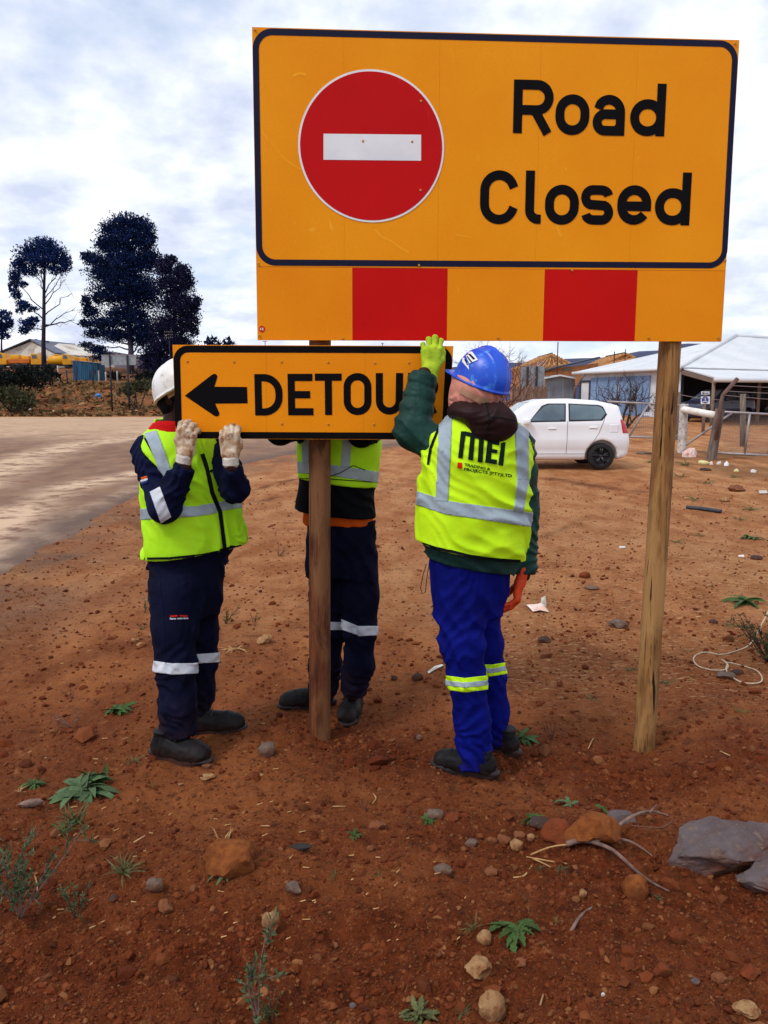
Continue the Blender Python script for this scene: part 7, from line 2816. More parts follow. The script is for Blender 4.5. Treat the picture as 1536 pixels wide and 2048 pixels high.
PROF = [(0.06, .24), (0.0, .46), (.05, .66), (.20, .82), (.55, .93), (.88, 1.0), (1.46, 1.42), (1.80, 1.505), (2.35, 1.515), (2.95, 1.475), (3.36, 1.385), (3.44, 1.36), (3.52, 1.06), (3.60, .92),
        (3.66, .78), (3.69, .55), (3.66, .34), (3.58, .24), (3.3, .20), (.3, .20)]
WF, WR, WRAD = .63, 3.06, .285
Fc = Field((-.08, -.86, .10), (3.78, .86, 1.60), .024)


def car_f(x, y, z):
    d2 = poly_sdf(x[:, 0, :], z[0, :, :], PROF)
    d2 = d2[:, None, :]
    zz1 = np.clip((z - .98) / .5, 0, 1)
    hw = .795 - .17 * zz1 ** 1.15 - .05 * np.clip((.45 - z) / .3, 0, 1) - .10 * np.clip((.5 - x) / .5, 0, 1) ** 2 - .07 * np.clip((x - 3.2) / .5, 0, 1) ** 2
    hw = hw + .012 * np.exp(-((z - .62) / .12) ** 2) - .012 * np.exp(-((z - .42) / .06) ** 2)
    dy = (np.abs(y) - hw) * .93
    k = .10
    hh = np.maximum(k - np.abs(d2 - dy), 0) / k
    return np.maximum(d2, dy) + hh * hh * k * .25


Fc.union(car_f, k=.001)
for wx in (WF, WR):
    for s_ in (-1, 1):
        Fc.cut(lambda x, y, z, wx=wx, s_=s_: np.maximum(np.sqrt((x - wx) ** 2 + (z - WRAD) ** 2) - .345, .52 - s_ * y), .012)
Pc, Qc = Fc.net(1)
car_me = np_mesh('car_body', Pc, Qc, M['car_white'], True)


def side_planes(poly, side=-1):
    n = len(poly)
    c = Vector((sum(p[0] for p in poly) / n, sum(p[1] for p in poly) / n))
    out = [(Vector((0, .30 * side, 0)), Vector((0, -side, 0)))]
    for i in range(n):
        a, b = Vector(poly[i]), Vector(poly[(i + 1) % n])
        d = b - a
        nn = Vector((d.y, -d.x))
        if nn.dot(c - a) > 0:
            nn = -nn
        out.append((Vector((a.x, 0, a.y)), Vector((nn.x, 0, nn.y)).normalized()))
    return out


tyre_me = MB().lathe((0, 0, 0), (0, 1, 0), [(.19, -.085), (.262, -.088), (.282, -.062), (.286, 0), (.282, .062), (.262, .088), (.19, .085)], 40).mesh('tyre', M['tyre'], True)


def wheel(parent, x, side, rim_mat):
    t = bpy.data.objects.new('wheel', None)
    COL.objects.link(t)
    t.parent = parent
    t.location = (x, side * .69, WRAD)
    ty = link('tyre', tyre_me, t)
    mb = MB()
    mb.lathe((0, 0, 0), (0, side, 0), [(0, .02), (.05, .03), (.17, .02), (.19, .06), (.205, .07), (.205, -.06), (.0, -.06)], 32)
    link('rim', mb.mesh('rim', M['dark_plastic'], True), t)
    mb = MB()
    for i in range(5):
        for da in (-.16, .16):
            a = 2 * math.pi * i / 5 + .3
            mb.tube([(.03 * math.cos(a), side * .055, .03 * math.sin(a)), (.19 * math.cos(a + da), side * .066, .19 * math.sin(a + da))], [.020, .015], 6)
    mb.lathe((0, side * .05, 0), (0, side, 0), [(.045, -.02), (.045, .012), (.03, .02), (0, .02)], 16)
    link('spokes', mb.mesh('spokes', rim_mat, True), t)


GL = {'front_window': [(1.50, 1.035), (2.24, 1.05), (2.26, 1.385), (1.93, 1.385), (1.80, 1.34)],
      'rear_window': [(2.36, 1.052), (3.02, 1.07), (3.13, 1.20), (3.05, 1.32), (2.96, 1.355), (2.37, 1.385)]}


def hatchback(label, loc, rotz, body_me, rim, white=True, group=None):
    root = thing('parked_car', label, 'car', loc, rotz)
    b = link('car_body', body_me, root)
    for sd in (-1, 1):
        for nm, poly in GL.items():
            link('window_seal', planes_patch(body_me, side_planes([(p[0] + .028 * (1 if p[0] > sum(q[0] for q in poly) / len(poly) else -1), p[1] + .024 * (1 if p[1] > 1.2 else -1)) for p in poly], sd), .003, M['dark_plastic'], 'window_seal'), root)
            link('window', planes_patch(body_me, side_planes(poly, sd), .007, M['glass_tint'], 'window'), root)
        for seam_ in ([(2.295, .34), (2.305, .34), (2.315, 1.04), (2.305, 1.04)], [(1.20, .36), (1.21, .36), (1.30, 1.0), (1.29, 1.0)], [(1.25, .335), (2.75, .335), (2.75, .343), (1.25, .343)],
                      [(2.72, .36), (2.73, .36), (3.0, .80), (2.99, .80)], [(2.985, .80), (2.997, .80), (3.13, 1.15), (3.12, 1.15)]):
            link('door_seam', planes_patch(body_me, side_planes(seam_, sd), .003, M['seam'], 'door_seam', False), root)
        for (x0_, z0_) in ((1.98, .88), (3.0 - .14, .90)):
            mb = MB().box((x0_, sd * .80, z0_), (.17, .03, .035), None, .012)
            link('door_handle', mb.mesh('door_handle', body_me.materials[0], True), root)
        link('tail_light', planes_patch(body_me, side_planes([(3.50, .78), (3.74, .78), (3.70, .95), (3.52, 1.10), (3.44, 1.06)], sd), .006, M['tail_red'], 'tail_light'), root)
        link('headlight', planes_patch(body_me, side_planes([(.02, .70), (.42, .78), (.46, .88), (.20, .86)], sd), .006, M['glass_dark'], 'headlight'), root)
        link('fuel_flap', planes_patch(body_me, side_planes([(3.22, .80), (3.40, .80), (3.40, .97), (3.22, .97)], sd), .004, body_me.materials[0], 'fuel_flap'), root) if sd < 0 else None
        mb = MB().box((1.43, sd * .86, 1.03), (.13, .20, .13), None, .035)
        link('wing_mirror', mb.mesh('wing_mirror', body_me.materials[0], True), root)
        for wx in (WF, WR):
            wheel(root, wx, sd, rim)
    # windscreen and rear glass
    link('windscreen', planes_patch(body_me, [(Vector((.98, 0, 1.07)), Vector((-.45, 0, -.9))), (Vector((1.50, 0, 1.435)), Vector((.4, 0, .9))), (Vector((0, .56, 0)), Vector((0, 1, 0))), (Vector((0, -.56, 0)), Vector((0, -1, 0))),
                                              (Vector((1.52, 0, 0)), Vector((1, 0, 0))), (Vector((.9, 0, 0)), Vector((-1, 0, 0)))], .006, M['glass_tint'], 'windscreen'), root)
    link('rear_glass', planes_patch(body_me, [(Vector((3.30, 0, 0)), Vector((-1, 0, 0))), (Vector((0, 0, 1.05)), Vector((0, 0, -1))), (Vector((0, 0, 1.33)), Vector((0, 0, 1))), (Vector((0, .58, 0)), Vector((0, 1, 0))),
                                              (Vector((0, -.58, 0)), Vector((0, -1, 0)))], .006, M['glass_dark'], 'rear_glass'), root)
    return root


cx_ = W(1262, 880, 16.55).x - 3.69
hatchback('white hatchback with black wheels parked side on behind the worker in the blue hat', (cx_, 17.3, gz(cx_ + 2, 17.0)), 0, car_me, M['rim_black'])
navy_me = car_me.copy()
navy_me.materials.clear()
navy_me.materials.append(M['car_navy'])
pn = W(1425, 830, 35)
hatchback('dark blue car parked under the carport behind the notice sign', (pn.x - .9, 35.5, gz(pn.x, 35)), R(-152) + math.pi, navy_me, M['rim_silver'])
black_me = car_me.copy()
black_me.materials.clear()
black_me.materials.append(M['car_black'])
pn = W(1530, 830, 37)
hatchback('black car under the carport at the right edge', (pn.x - .4, 37.6, gz(pn.x, 37)), R(40), black_me, M['rim_silver'])

# ================================================================ ON THE GROUND: STONES
def rock(label, px, py, w_px, h_px, mat, seed, ang=0.5, name='stone', tilt=0.0, depth=0.8, sink=0.42, sub=3, cat='stone'):
    ang = min(1.0, ang + .15)
    rg = np.random.default_rng(seed)
    g = G(px, py)
    dist = math.hypot(g.y, CAM.z)
    k = g.y / FPX * 1.02
    w, h = w_px * k / 2, h_px * k
    g.y += w * depth * 0.6
    bm = bmesh.new()
    bmesh.ops.create_icosphere(bm, subdivisions=sub, radius=1)
    pl = [(Vector(rg.normal(0, 1, 3)).normalized(), rg.uniform(.55, .92)) for _ in range(int(7 * ang + 3))]
    for v in bm.verts:
        p = v.co.copy()
        if ang > 0:
            for n_, d_ in pl:
                e = p.dot(n_) - d_
                if e > 0:
                    p -= n_ * e * min(1, ang + .35)
        q = 1 + .17 * float(noise3(p.x * 1.7 + seed, p.y * 1.7, p.z * 1.7, seed)) + .085 * float(noise3(p.x * 5 + seed, p.y * 5, p.z * 5, seed + 1)) + .035 * float(noise3(p.x * 13, p.y * 13, p.z * 13, seed))
        v.co = p * q
    xs = [v.co.x for v in bm.verts]
    zs = [v.co.z for v in bm.verts]
    kx = 2 / (max(xs) - min(xs))
    kz = 2 / (max(zs) - min(zs))
    Rm = Matrix.Rotation(tilt, 3, 'Y')
    hz = h * (1 + sink) / 2 * .82
    for v in bm.verts:
        v.co = Rm @ Vector((v.co.x * kx * w, v.co.y * kx * w * depth, v.co.z * kz * hz))
    for f in bm.faces:
        f.smooth = True
    me = bpy.data.meshes.new(name)
    bm.to_mesh(me)
    bm.free()
    me.set_sharp_from_angle(angle=R(32))
    me.materials.append(M[mat])
    o = link(name, me)
    o.location = (g.x, g.y, gz(g.x, g.y) + hz * (1 - 2 * sink / (1 + sink)))
    return tag(o, label, cat)


rock('large cracked grey slab boulder jutting in at the right edge', 1468, 1752, 262, 112, 'stone_slate', 5, .75, 'boulder', R(-9), .62, .25, 5, 'boulder')
rock('grey boulder below the large cracked slab at the right edge', 1556, 1798, 146, 64, 'stone_slate', 17, .6, 'boulder', 0, .7, .3, 4, 'boulder')
for a in (
    ('big crumbling ochre lump of clay behind the forked twig', 1190, 1694, 132, 64, 'stone_ochre', 21, .8),
    ('rough red clay lump left of the big ochre lump', 1122, 1692, 76, 58, 'stone_red', 22, .6),
    ('smooth dark grey rounded stone behind the ochre lump', 1246, 1646, 60, 30, 'stone_slate', 23, .1),
    ('flat grey brown stone beside the small green rosette, left of the clay lumps', 1086, 1654, 54, 20, 'stone_dark', 24, .3),
    ('ochre stone under the lower tine of the forked twig', 1276, 1800, 58, 46, 'stone_ochre', 25, .7),
    ('square ochre stone left of the red clay lump', 1035, 1707, 28, 28, 'stone_tan', 26, .9),
    ('brown round stone above the square ochre stone', 1041, 1677, 26, 20, 'stone_brown', 27, .4),
    ('small pale stone between the red clay lump and the brown round stone', 1061, 1684, 17, 16, 'stone_tan', 28, .6),
    ('brown stone left of the square ochre stone', 1009, 1694, 30, 24, 'stone_brown', 29, .5),
    ('pointed reddish stone standing on bare soil below the large slab', 1357, 1888, 36, 40, 'stone_red', 30, .9),
    ('small stone just below the lobed green weed', 1040, 1892, 15, 16, 'stone_brown', 31, .6),
    ('flat brown stone alone below the lobed green weed', 1043, 1938, 24, 16, 'stone_brown', 32, .6),
    ('small tan stone below the straw under the forked twig', 1166, 1800, 18, 18, 'stone_tan', 33, .7),
    ('big round tan and red stone at the bottom edge', 985, 2042, 62, 62, 'stone_tan', 34, .5),
    ('flat yellow topped stone with a dark edge near the bottom', 953, 1962, 62, 38, 'stone_tan', 35, .8),
    ('pale oval stone beside a grass tuft', 968, 1888, 34, 36, 'stone_tan', 36, .5),
    ('tan wedge shaped stone beside the tall feathery weed', 541, 1862, 42, 42, 'stone_tan', 37, .8),
    ('large flat ochre rock in the left foreground under the straw tuft', 462, 1746, 122, 56, 'stone_ochre', 38, .4),
    ('grey brown broken stone between the white hatted man and the old post', 532, 1513, 38, 32, 'stone_grey', 39, .7),
    ('mauve grey stone on the gravelly mound', 586, 1794, 36, 28, 'stone_grey', 40, .5),
    ('flat brown stone near the small leafy weed in the middle foreground', 755, 1660, 38, 18, 'stone_brown', 41, .5),
    ('small round tan stone above a hole in the mound', 740, 1706, 17, 14, 'stone_brown', 42, .4),
    ('grey brown stone behind a fern like weed below the blue trousered man', 870, 1640, 38, 22, 'stone_grey', 43, .4),
    ('red earthy stone right of the fern like weed', 903, 1643, 32, 24, 'stone_red', 44, .6),
    ('small red earthy stone, farther right of the fern like weed', 929, 1640, 18, 15, 'stone_red', 45, .5),
    ('flat mauve stone sunk in the middle of the mound', 886, 1750, 42, 24, 'stone_grey', 46, .2),
    ('grey angular stone with pale chips beside it', 946, 1698, 36, 18, 'stone_grey', 47, .9),
    ('brown stone right of the grey angular stone', 985, 1690, 24, 18, 'stone_brown', 48, .6),
    ('brown stone partly buried right of the flat mauve stone', 985, 1752, 30, 18, 'stone_brown', 49, .5),
    ('little grey stone on the soil right of the old post base', 840, 1483, 15, 11, 'stone_grey', 50, .4),
    ('dark grey rounded stone by the blue trousered knee', 835, 1362, 25, 16, 'stone_dark', 51, .1),
    ('small dark stone left of the dark grey rounded stone', 787, 1361, 14, 11, 'stone_dark', 52, .5),
    ('pinkish angular stone left of the old post at shin height', 528, 1289, 32, 22, 'stone_tan', 53, .8),
    ('dark brown stone right of the blue trousered legs, upper of two', 1090, 1287, 26, 17, 'stone_dark', 54, .5),
    ('brown stone right of the blue trousered legs, lower of two', 1096, 1316, 28, 15, 'stone_brown', 55, .4),
    ('flat grey stone just left of the newer post', 1237, 1256, 40, 19, 'stone_grey', 56, .3),
    ('flat grey sliver high beside the newer post', 1186, 1180, 30, 7, 'stone_grey', 57, .4),
    ('round red lump of earth high beside the newer post', 1169, 1156, 24, 13, 'stone_red', 58, .4),
    ('small red stone below the pair of brown stones', 1121, 1373, 12, 13, 'stone_red', 59, .5),
    ('brown stone above the loops of rope', 1460, 1284, 22, 17, 'stone_brown', 60, .6),
    ('dark stone inside the lower rope loop', 1477, 1350, 28, 13, 'stone_dark', 61, .3),
    ('grey stone inside the lower rope loop', 1456, 1360, 38, 17, 'stone_grey', 62, .4),
    ('reddish flat stone below the lower rope loop', 1515, 1388, 24, 11, 'stone_red', 63, .5),
    ('flat dark stone above the brown stone by the rope', 1428, 1247, 18, 8, 'stone_dark', 64, .3),
    ('pale flat stone right of the newer post at mid height', 1421, 1175, 16, 7, 'stone_tan', 65, .4),
    ('dark grey stone near the right edge at mid height', 1516, 1120, 22, 9, 'stone_dark', 66, .4),
    ('red brown rock right of the newer post, beyond the black pipe', 1476, 983, 36, 14, 'stone_brown', 67, .8),
    ('tan rock left of the red brown rock beyond the black pipe', 1452, 1004, 20, 10, 'stone_tan', 68, .5),
    ('pale split stone by a weed left of the white hatted man, upper piece', 268, 1283, 18, 9, 'stone_tan', 69, .8),
    ('pale split stone by a weed left of the white hatted man, lower piece', 281, 1291, 20, 8, 'stone_tan', 70, .8),
    ('brown stone in the grassy weeds at the left', 110, 1677, 24, 22, 'stone_brown', 71, .5),
    ('dark stone below the second grassy weed at the left', 225, 1808, 22, 14, 'stone_dark', 72, .7),
    ('flaky brown stone left of the feathery weed stem', 330, 1830, 36, 28, 'stone_brown', 73, .7),
    ('mauve stone half buried above the flaky brown stone', 308, 1788, 40, 26, 'stone_grey', 74, .4),
    ('small brown stone right of the half buried mauve stone', 386, 1784, 18, 14, 'stone_brown', 75, .6),
    ('flat tan stone in front of the white hatted man', 413, 1562, 34, 9, 'stone_tan', 76, .4),
    ('small square pale stone below the flat tan stone', 360, 1573, 13, 8, 'stone_tan', 77, .9),
    ('flat brown stone in front of the dark boots of the white hatted man', 415, 1538, 30, 12, 'stone_brown', 78, .5),
    ('slate coloured pebble on the mound at the bottom', 706, 2018, 16, 10, 'stone_slate', 79, .3),
    ('grey stone alone in the dark soil at bottom right', 1392, 1972, 20, 14, 'stone_slate', 80, .6),
    ('white pebble in the soil at bottom right', 1207, 1998, 10, 10, 'plastic_white', 81, .2),
    ('tan flat stones corner at the very bottom right', 1500, 2046, 60, 16, 'stone_tan', 82, .7),
    ('dark stone lying beyond the white scraps by the fence', 1412, 942, 22, 8, 'stone_dark', 83, .5),
    ('grey flat rock between the white car and the gate post', 1288, 909, 30, 6, 'stone_grey', 84, .4),
    ('brown stone below the pointed reddish stone', 1440, 1972, 34, 22, 'stone_brown', 85, .5),
    ('red clod among the dug earth below the white pebble', 1325, 1958, 40, 26, 'stone_red', 86, .5),
    ('dark red clod at the lower right edge', 1505, 1962, 46, 28, 'stone_red', 87, .5),
    ('small red stone near the toes of the blue trousered man', 1020, 1645, 20, 12, 'stone_red', 88, .6),
    ('tan round pebble right of the small leafy weed', 672, 1898, 14, 12, 'stone_brown', 89, .4),
):
    rock(*a)
o = rock('scrap of black rubber lying on the mound', 602, 1704, 54, 16, 'rubber_scrap', 91, .7, 'rubber_scrap', R(-10), .35, .1, 3, 'scrap')
o = rock('weathered grey chunk of driftwood at the left edge', 58, 1616, 62, 20, 'twig_grey', 92, .6, 'driftwood', R(-14), .3, .15, 3, 'wood')


# ================================================================ WEEDS AND TWIGS
def leaf_mesh(name, L, wd, bend, mat, lobes=0, seg=6):
    vs, fs = [], []
    for i in range(seg + 1):
        t = i / seg
        a = bend * t
        y = L * (math.sin(a) / bend if abs(bend) > 1e-3 else t)
        z = L * ((math.cos(a) - 1) / bend if abs(bend) > 1e-3 else 0)
        w = wd * (math.sin(math.pi * min(1, t * .92 + .06)) ** .8) * (1 if not lobes else (.55 + .45 * (i % 2)))
        vs += [(-w / 2, y, z + w * .16), (0, y - (wd * .12 if lobes and i % 2 else 0), z), (w / 2, y, z + w * .16)]
    for i in range(seg):
        for k in range(2):
            fs.append((i * 3 + k, i * 3 + k + 1, i * 3 + k + 4, i * 3 + k + 3))
    return mesh_of(name, vs, fs, M[mat], True)


LEAF = {}
for m_ in ('leaf_green', 'leaf_blue', 'leaf_olive'):
    LEAF[m_, 'blade'] = leaf_mesh('leaf', 1, .22, 1.1, m_)
    LEAF[m_, 'lobed'] = leaf_mesh('leaf', 1, .36, .9, m_, 1, 12)
    LEAF[m_, 'grass'] = leaf_mesh('leaf', 1, .055, .9, m_)
LEAF['straw', 'grass'] = leaf_mesh('leaf', 1, .07, .5, 'straw')


def weed(label, px, py, w_px, n, mat, kind, up=.35, seed=1, name='weed', cat='weed', group=None):
    """leaves set one by one round a crown on the ground"""
    rg = np.random.default_rng(seed)
    g = G(px, py)
    k = g.y / FPX * (.72 if kind == 'lobed' else 1)
    n = int(n * (1.8 if kind != 'grass' else 1.3))
    root = thing(name, label, cat, g, 0, group)
    for i in range(n):
        o = link('leaf', LEAF[mat, kind], root)
        L = w_px * k * .68 * rg.uniform(.4, 1.15)
        az = 2 * math.pi * (i * .382 + rg.uniform(-.12, .12))
        el = up * rg.uniform(.3, 1.9) + (.35 * i / n)
        o.rotation_euler = (min(1.45, el), rg.uniform(-.6, .6), az)
        o.scale = (L, L, L)
        o.location = (rg.normal(0, .12 * L), rg.normal(0, .12 * L), .002)
    return root


def sprig(label, px, py, h_px, n, mat, seed, lean=0.0, name='weed', cat='weed', twig='twig_dark', leafy=True, spread=.35, thorn=0):
    """upright stems closely set with small leaves"""
    rg = np.random.default_rng(seed)
    g = G(px, py)
    k = g.y / FPX
    root = thing(name, label, cat, g)
    H = h_px * k
    Vs, ms = [], MB()
    for s_ in range(n):
        d = Vector((lean + rg.normal(0, spread), rg.normal(0, spread), 1)).normalized()
        h_ = H * rg.uniform(.6, 1.05)
        pts = [Vector((0, 0, -.01)) + d * h_ * t + Vector((math.sin(t * 5 + s_) * .02 * h_, math.cos(t * 4 + s_) * .02 * h_, 0)) for t in np.linspace(0, 1, 7)]
        ms.tube(pts, [max(.0009, .012 * H * (1 - .8 * i / 6)) for i in range(7)], 5)
        br = []
        for q in range(int(rg.integers(3, 6))):
            t0 = rg.uniform(.2, .85)
            b = pts[0].lerp(pts[-1], t0)
            dd = (d + Vector(rg.normal(0, .7, 3))).normalized()
            e = b + dd * h_ * rg.uniform(.15, .34)
            ms.tube([b, b.lerp(e, .5) + Vector((0, 0, .01 * H)), e], [.006 * H, .005 * H, .002 * H], 4)
            br.append((b, e))
        if leafy:
            for a, b in [(pts[2], pts[6])] + br:
                for q in range(16):
                    c = a.lerp(b, rg.random())
                    v = Vector(rg.normal(0, 1, 3)).normalized() + d * .5
                    L = H * rg.uniform(.035, .075)
                    w = v.cross(Vector(rg.normal(0, 1, 3))).normalized() * L * .2
                    Vs += [c - w * .4, c + v * L * .5 - w, c + v * L, c + v * L * .5 + w]
    o = link('stem', ms.mesh('stem', M[twig], True), root)
    if Vs:
        me = mesh_of('leaves', Vs, [tuple(range(i, i + 4)) for i in range(0, len(Vs), 4)], M[mat])
        link('leaves', me, root)
    return root


weed('large broad leaved weed in front of the left dirt track', 165, 1585, 112, 34, 'leaf_blue', 'blade', .30, 1)
weed('upright spiky weed growing beside the large broad leaved one', 190, 1572, 76, 16, 'leaf_green', 'blade', .8, 2)
weed('small leafy weed at the left edge above the driftwood', 70, 1570, 42, 12, 'leaf_green', 'blade', .35, 3)
weed('thick grassy weed above the brown stone at the left', 152, 1650, 74, 40, 'leaf_olive', 'grass', .85, 4)
weed('low spreading weed at the foot of the thick grassy one', 125, 1665, 60, 18, 'leaf_green', 'grass', .4, 5)
weed('grassy weed lower left, nearest the ochre rock', 248, 1748, 74, 42, 'leaf_olive', 'grass', .8, 6)
weed('dense dark green rosette left of the white hatted man', 240, 1422, 70, 30, 'leaf_green', 'lobed', .28, 7)
weed('tiny weed below the boots of the white hatted man', 311, 1575, 26, 14, 'leaf_green', 'grass', .7, 8)
weed('small weed left of the boots of the white hatted man', 268, 1525, 44, 12, 'leaf_olive', 'grass', .4, 9)
weed('small leafy weed in the middle foreground', 710, 1676, 44, 14, 'leaf_green', 'lobed', .4, 10)
weed('fern like weed beside the grey brown stone', 858, 1642, 46, 10, 'leaf_green', 'lobed', .3, 11)
weed('green rosette by the heel of the blue trousered man', 1046, 1482, 62, 26, 'leaf_green', 'blade', .38, 12)
weed('small green rosette left of the clay lumps', 1066, 1644, 42, 18, 'leaf_green', 'blade', .4, 13)
weed('pale leaves of a weed pulled up behind the clay lumps', 1140, 1612, 60, 8, 'leaf_blue', 'blade', .15, 14)
weed('small cut weed right of the pulled up one', 1203, 1618, 40, 8, 'leaf_green', 'lobed', .2, 15)
weed('long lobed green weed lying flat in the right foreground', 1035, 1858, 128, 16, 'leaf_green', 'lobed', .12, 16)
weed('curly olive weed at the bottom edge', 835, 2036, 88, 34, 'leaf_olive', 'lobed', .45, 17)
weed('little grey green weed right of the curly olive one', 928, 2030, 40, 16, 'leaf_blue', 'grass', .5, 18)
weed('thin grass tuft above the pale oval stone', 945, 1862, 56, 16, 'leaf_olive', 'grass', .8, 19)
weed('flat green rosette at the right edge above the shrub', 1490, 1206, 66, 24, 'leaf_green', 'blade', .25, 20)
weed('little green weed left of the newer post at knee height', 1258, 1342, 36, 14, 'leaf_green', 'grass', .3, 21)
weed('little green weed right of the newer post at knee height', 1330, 1366, 40, 14, 'leaf_green', 'grass', .3, 22)
weed('sparse weed between the rosette and the newer post', 1186, 1398, 42, 10, 'leaf_olive', 'grass', .3, 23)
weed('green weed at the right edge beyond the flat rosette', 1503, 1078, 38, 18, 'leaf_green', 'blade', .3, 24)
weed('green weed just right of the newer post, nearer of two', 1352, 1086, 40, 16, 'leaf_green', 'grass', .3, 25)
weed('green weed just right of the newer post, farther of two', 1398, 1072, 30, 14, 'leaf_olive', 'grass', .3, 26)
weed('weed above the brown stone by the rope', 1456, 1252, 40, 14, 'leaf_olive', 'grass', .4, 27)
weed('small blue green weed on the ochre stone side of the forked twig', 1316, 1800, 24, 18, 'leaf_blue', 'grass', .7, 28)
weed('single leaf seedling right of the lobed weed', 1114, 1852, 26, 4, 'leaf_olive', 'blade', 1.0, 29)
weed('small upright weed right of the short stick', 1230, 1816, 20, 8, 'leaf_olive', 'grass', 1.0, 30)
weed('trailing leaves below the large flat ochre rock', 455, 1752, 60, 8, 'leaf_blue', 'blade', .12, 31)
weed('grey green tiny weed in front of the large red clay lump', 1080, 1738, 28, 16, 'leaf_blue', 'grass', .4, 32)
weed('blue green patch left of the short stick', 1122, 1742, 30, 14, 'leaf_blue', 'grass', .3, 33)
weed('weed at the right edge of the rope loops', 1478, 1424, 34, 12, 'leaf_green', 'grass', .35, 34)
weed('small green weed on the mound below the tan pebble', 758, 1752, 30, 8, 'leaf_green', 'grass', .3, 35)
weed('low weed left of the mauve grey stone', 668, 1752, 40, 8, 'leaf_olive', 'grass', .4, 36)
for i, (px, py, w, lab) in enumerate(((1370, 932, 44, 'low weed patch right of the newer post beside the bottle'), (1412, 968, 40, 'low weed patch right of the newer post, two steps nearer than the bottle'), (1468, 955, 30, 'low weed patch near the red brown rock'),
                                      (1360, 955, 40, 'low weed patch hugging the newer post'), (1502, 1020, 40, 'low weed patch at the right edge level with the black pipe'), (1390, 1000, 44, 'low weed patch just beyond the black pipe'),
                                      (1300, 925, 34, 'low weed patch between the car and the newer post'), (1480, 1040, 36, 'low weed patch just right of the black pipe'))):
    weed(lab, px, py, w, 18, 'leaf_olive' if i % 2 else 'leaf_green', 'grass', .35, 40 + i)
weed('pale dry straw tuft standing behind the flat ochre rock', 447, 1690, 58, 14, 'straw', 'grass', 1.0, 50, 'straw_tuft', 'dry grass')
weed('flattened dry straw left of the legs of the white hatted man', 470, 1300, 66, 16, 'straw', 'grass', .06, 51, 'straw_tuft', 'dry grass')
weed('dry straw tuft on the track edge at the left', 40, 1588, 30, 10, 'straw', 'grass', .5, 52, 'straw_tuft', 'dry grass')
sprig('tall feathery grey green weed with pale thorns at the lower left edge', 40, 1840, 215, 7, 'leaf_blue', 61, .06, twig='twig_grey')
sprig('feathery weed at the left edge above the tall thorny one', 18, 1760, 130, 6, 'leaf_blue', 62, .1, twig='twig_grey')
sprig('short feathery weed right of the tall thorny one', 152, 1836, 110, 4, 'leaf_blue', 63, 0)
sprig('tall thin feathery weed rising from the bottom edge, left of centre', 512, 2060, 280, 3, 'leaf_blue', 64, .02, twig='twig_grey', spread=.10)
sprig('low feathery weed at the foot of the tall thin one', 545, 2050, 90, 6, 'leaf_olive', 65, 0)
sprig('green sprig by the knee of the white hatted man, nearer of two', 450, 1248, 46, 5, 'leaf_green', 66)
sprig('green sprig right of the knee of the white hatted man, farther of two', 508, 1252, 34, 4, 'leaf_green', 67)
sprig('green sprig left of the hip of the white hatted man', 290, 1226, 36, 4, 'leaf_green', 68)
sprig('leafy sprig left of the pale split stones', 285, 1258, 22, 5, 'leaf_blue', 69, spread=.6)
sprig('tangle of bare thorny twigs between the two men on the left', 558, 1112, 40, 7, 'leaf_olive', 70, 0, 'thorn_twigs', 'dead weed', 'twig_dark', False, .9)
sprig('dead brown weed between the blue trousered man and the newer post', 1102, 1482, 46, 5, 'leaf_olive', 71, 0, 'dead_weed', 'dead weed', 'twig_dark', False, .35)
sprig('dead grey twiggy weed left of the white hatted man', 148, 1452, 62, 8, 'leaf_olive', 72, -.5, 'dead_weed', 'dead weed', 'twig_grey', False, .9)
sprig('thin dead weed above the grey twiggy one', 142, 1402, 60, 3, 'leaf_olive', 73, .1, 'dead_weed', 'dead weed', 'twig_red', False, .3)
sprig('dead twig weed near the middle of the mound', 730, 1622, 34, 5, 'leaf_olive', 74, .1, 'dead_weed', 'dead weed', 'twig_dark', False, .6)
sprig('brown and green twiggy shrub cut off by the right edge', 1538, 1325, 118, 16, 'leaf_olive', 75, -.1, 'shrub', 'bush', 'twig_dark', True, .5)


def lay(pts, lift):
    out = []
    for i, p in enumerate(pts):
        g = G(p[0], p[1])
        g.z += lift + (p[2] if len(p) > 2 else 0)
        out.append(g)
    return out


def smooth_pts(P, n=4):
    out = []
    for i in range(len(P) - 1):
        p0, p1, p2, p3 = P[max(i - 1, 0)], P[i], P[i + 1], P[min(i + 2, len(P) - 1)]
        for k in range(n):
            t = k / n
            out.append(0.5 * ((2 * p1) + (p2 - p0) * t + (2 * p0 - 5 * p1 + 4 * p2 - p3) * t * t + (3 * p1 - p0 - 3 * p2 + p3) * t ** 3))
    out.append(P[-1])
    return out


fk0 = lay([(1140, 1705), (1175, 1700), (1205, 1702)], .035)
fork = thing('forked_twig', 'forked grey twig lying over the clay lumps', 'twig', fk0[1])
for pts, r0, r1, nm in (([(1132, 1704, .02), (1160, 1700, .03), (1185, 1701, .03), (1215, 1694, .04)], .010, .009, 'stem'),
                        ([(1215, 1694, .04), (1245, 1672, .05), (1275, 1656, .05), (1305, 1648, .045), (1336, 1648, .03)], .008, .003, 'branch'),
                        ([(1180, 1702, .03), (1225, 1722, .03), (1270, 1754, .02), (1300, 1776, .02), (1338, 1790, .01)], .008, .003, 'branch'),
                        ([(1200, 1698, .035), (1255, 1702, .03), (1290, 1716, .02), (1307, 1727, .01)], .006, .002, 'branch'),
                        ([(1298, 1650, .045), (1312, 1640, .06)], .004, .0015, 'branch')):
    P = smooth_pts(lay(pts, .0))
    MB().tube(P, [r0 + (r1 - r0) * i / (len(P) - 1) for i in range(len(P))], 7).build(nm, M['twig_grey'], fork, True)


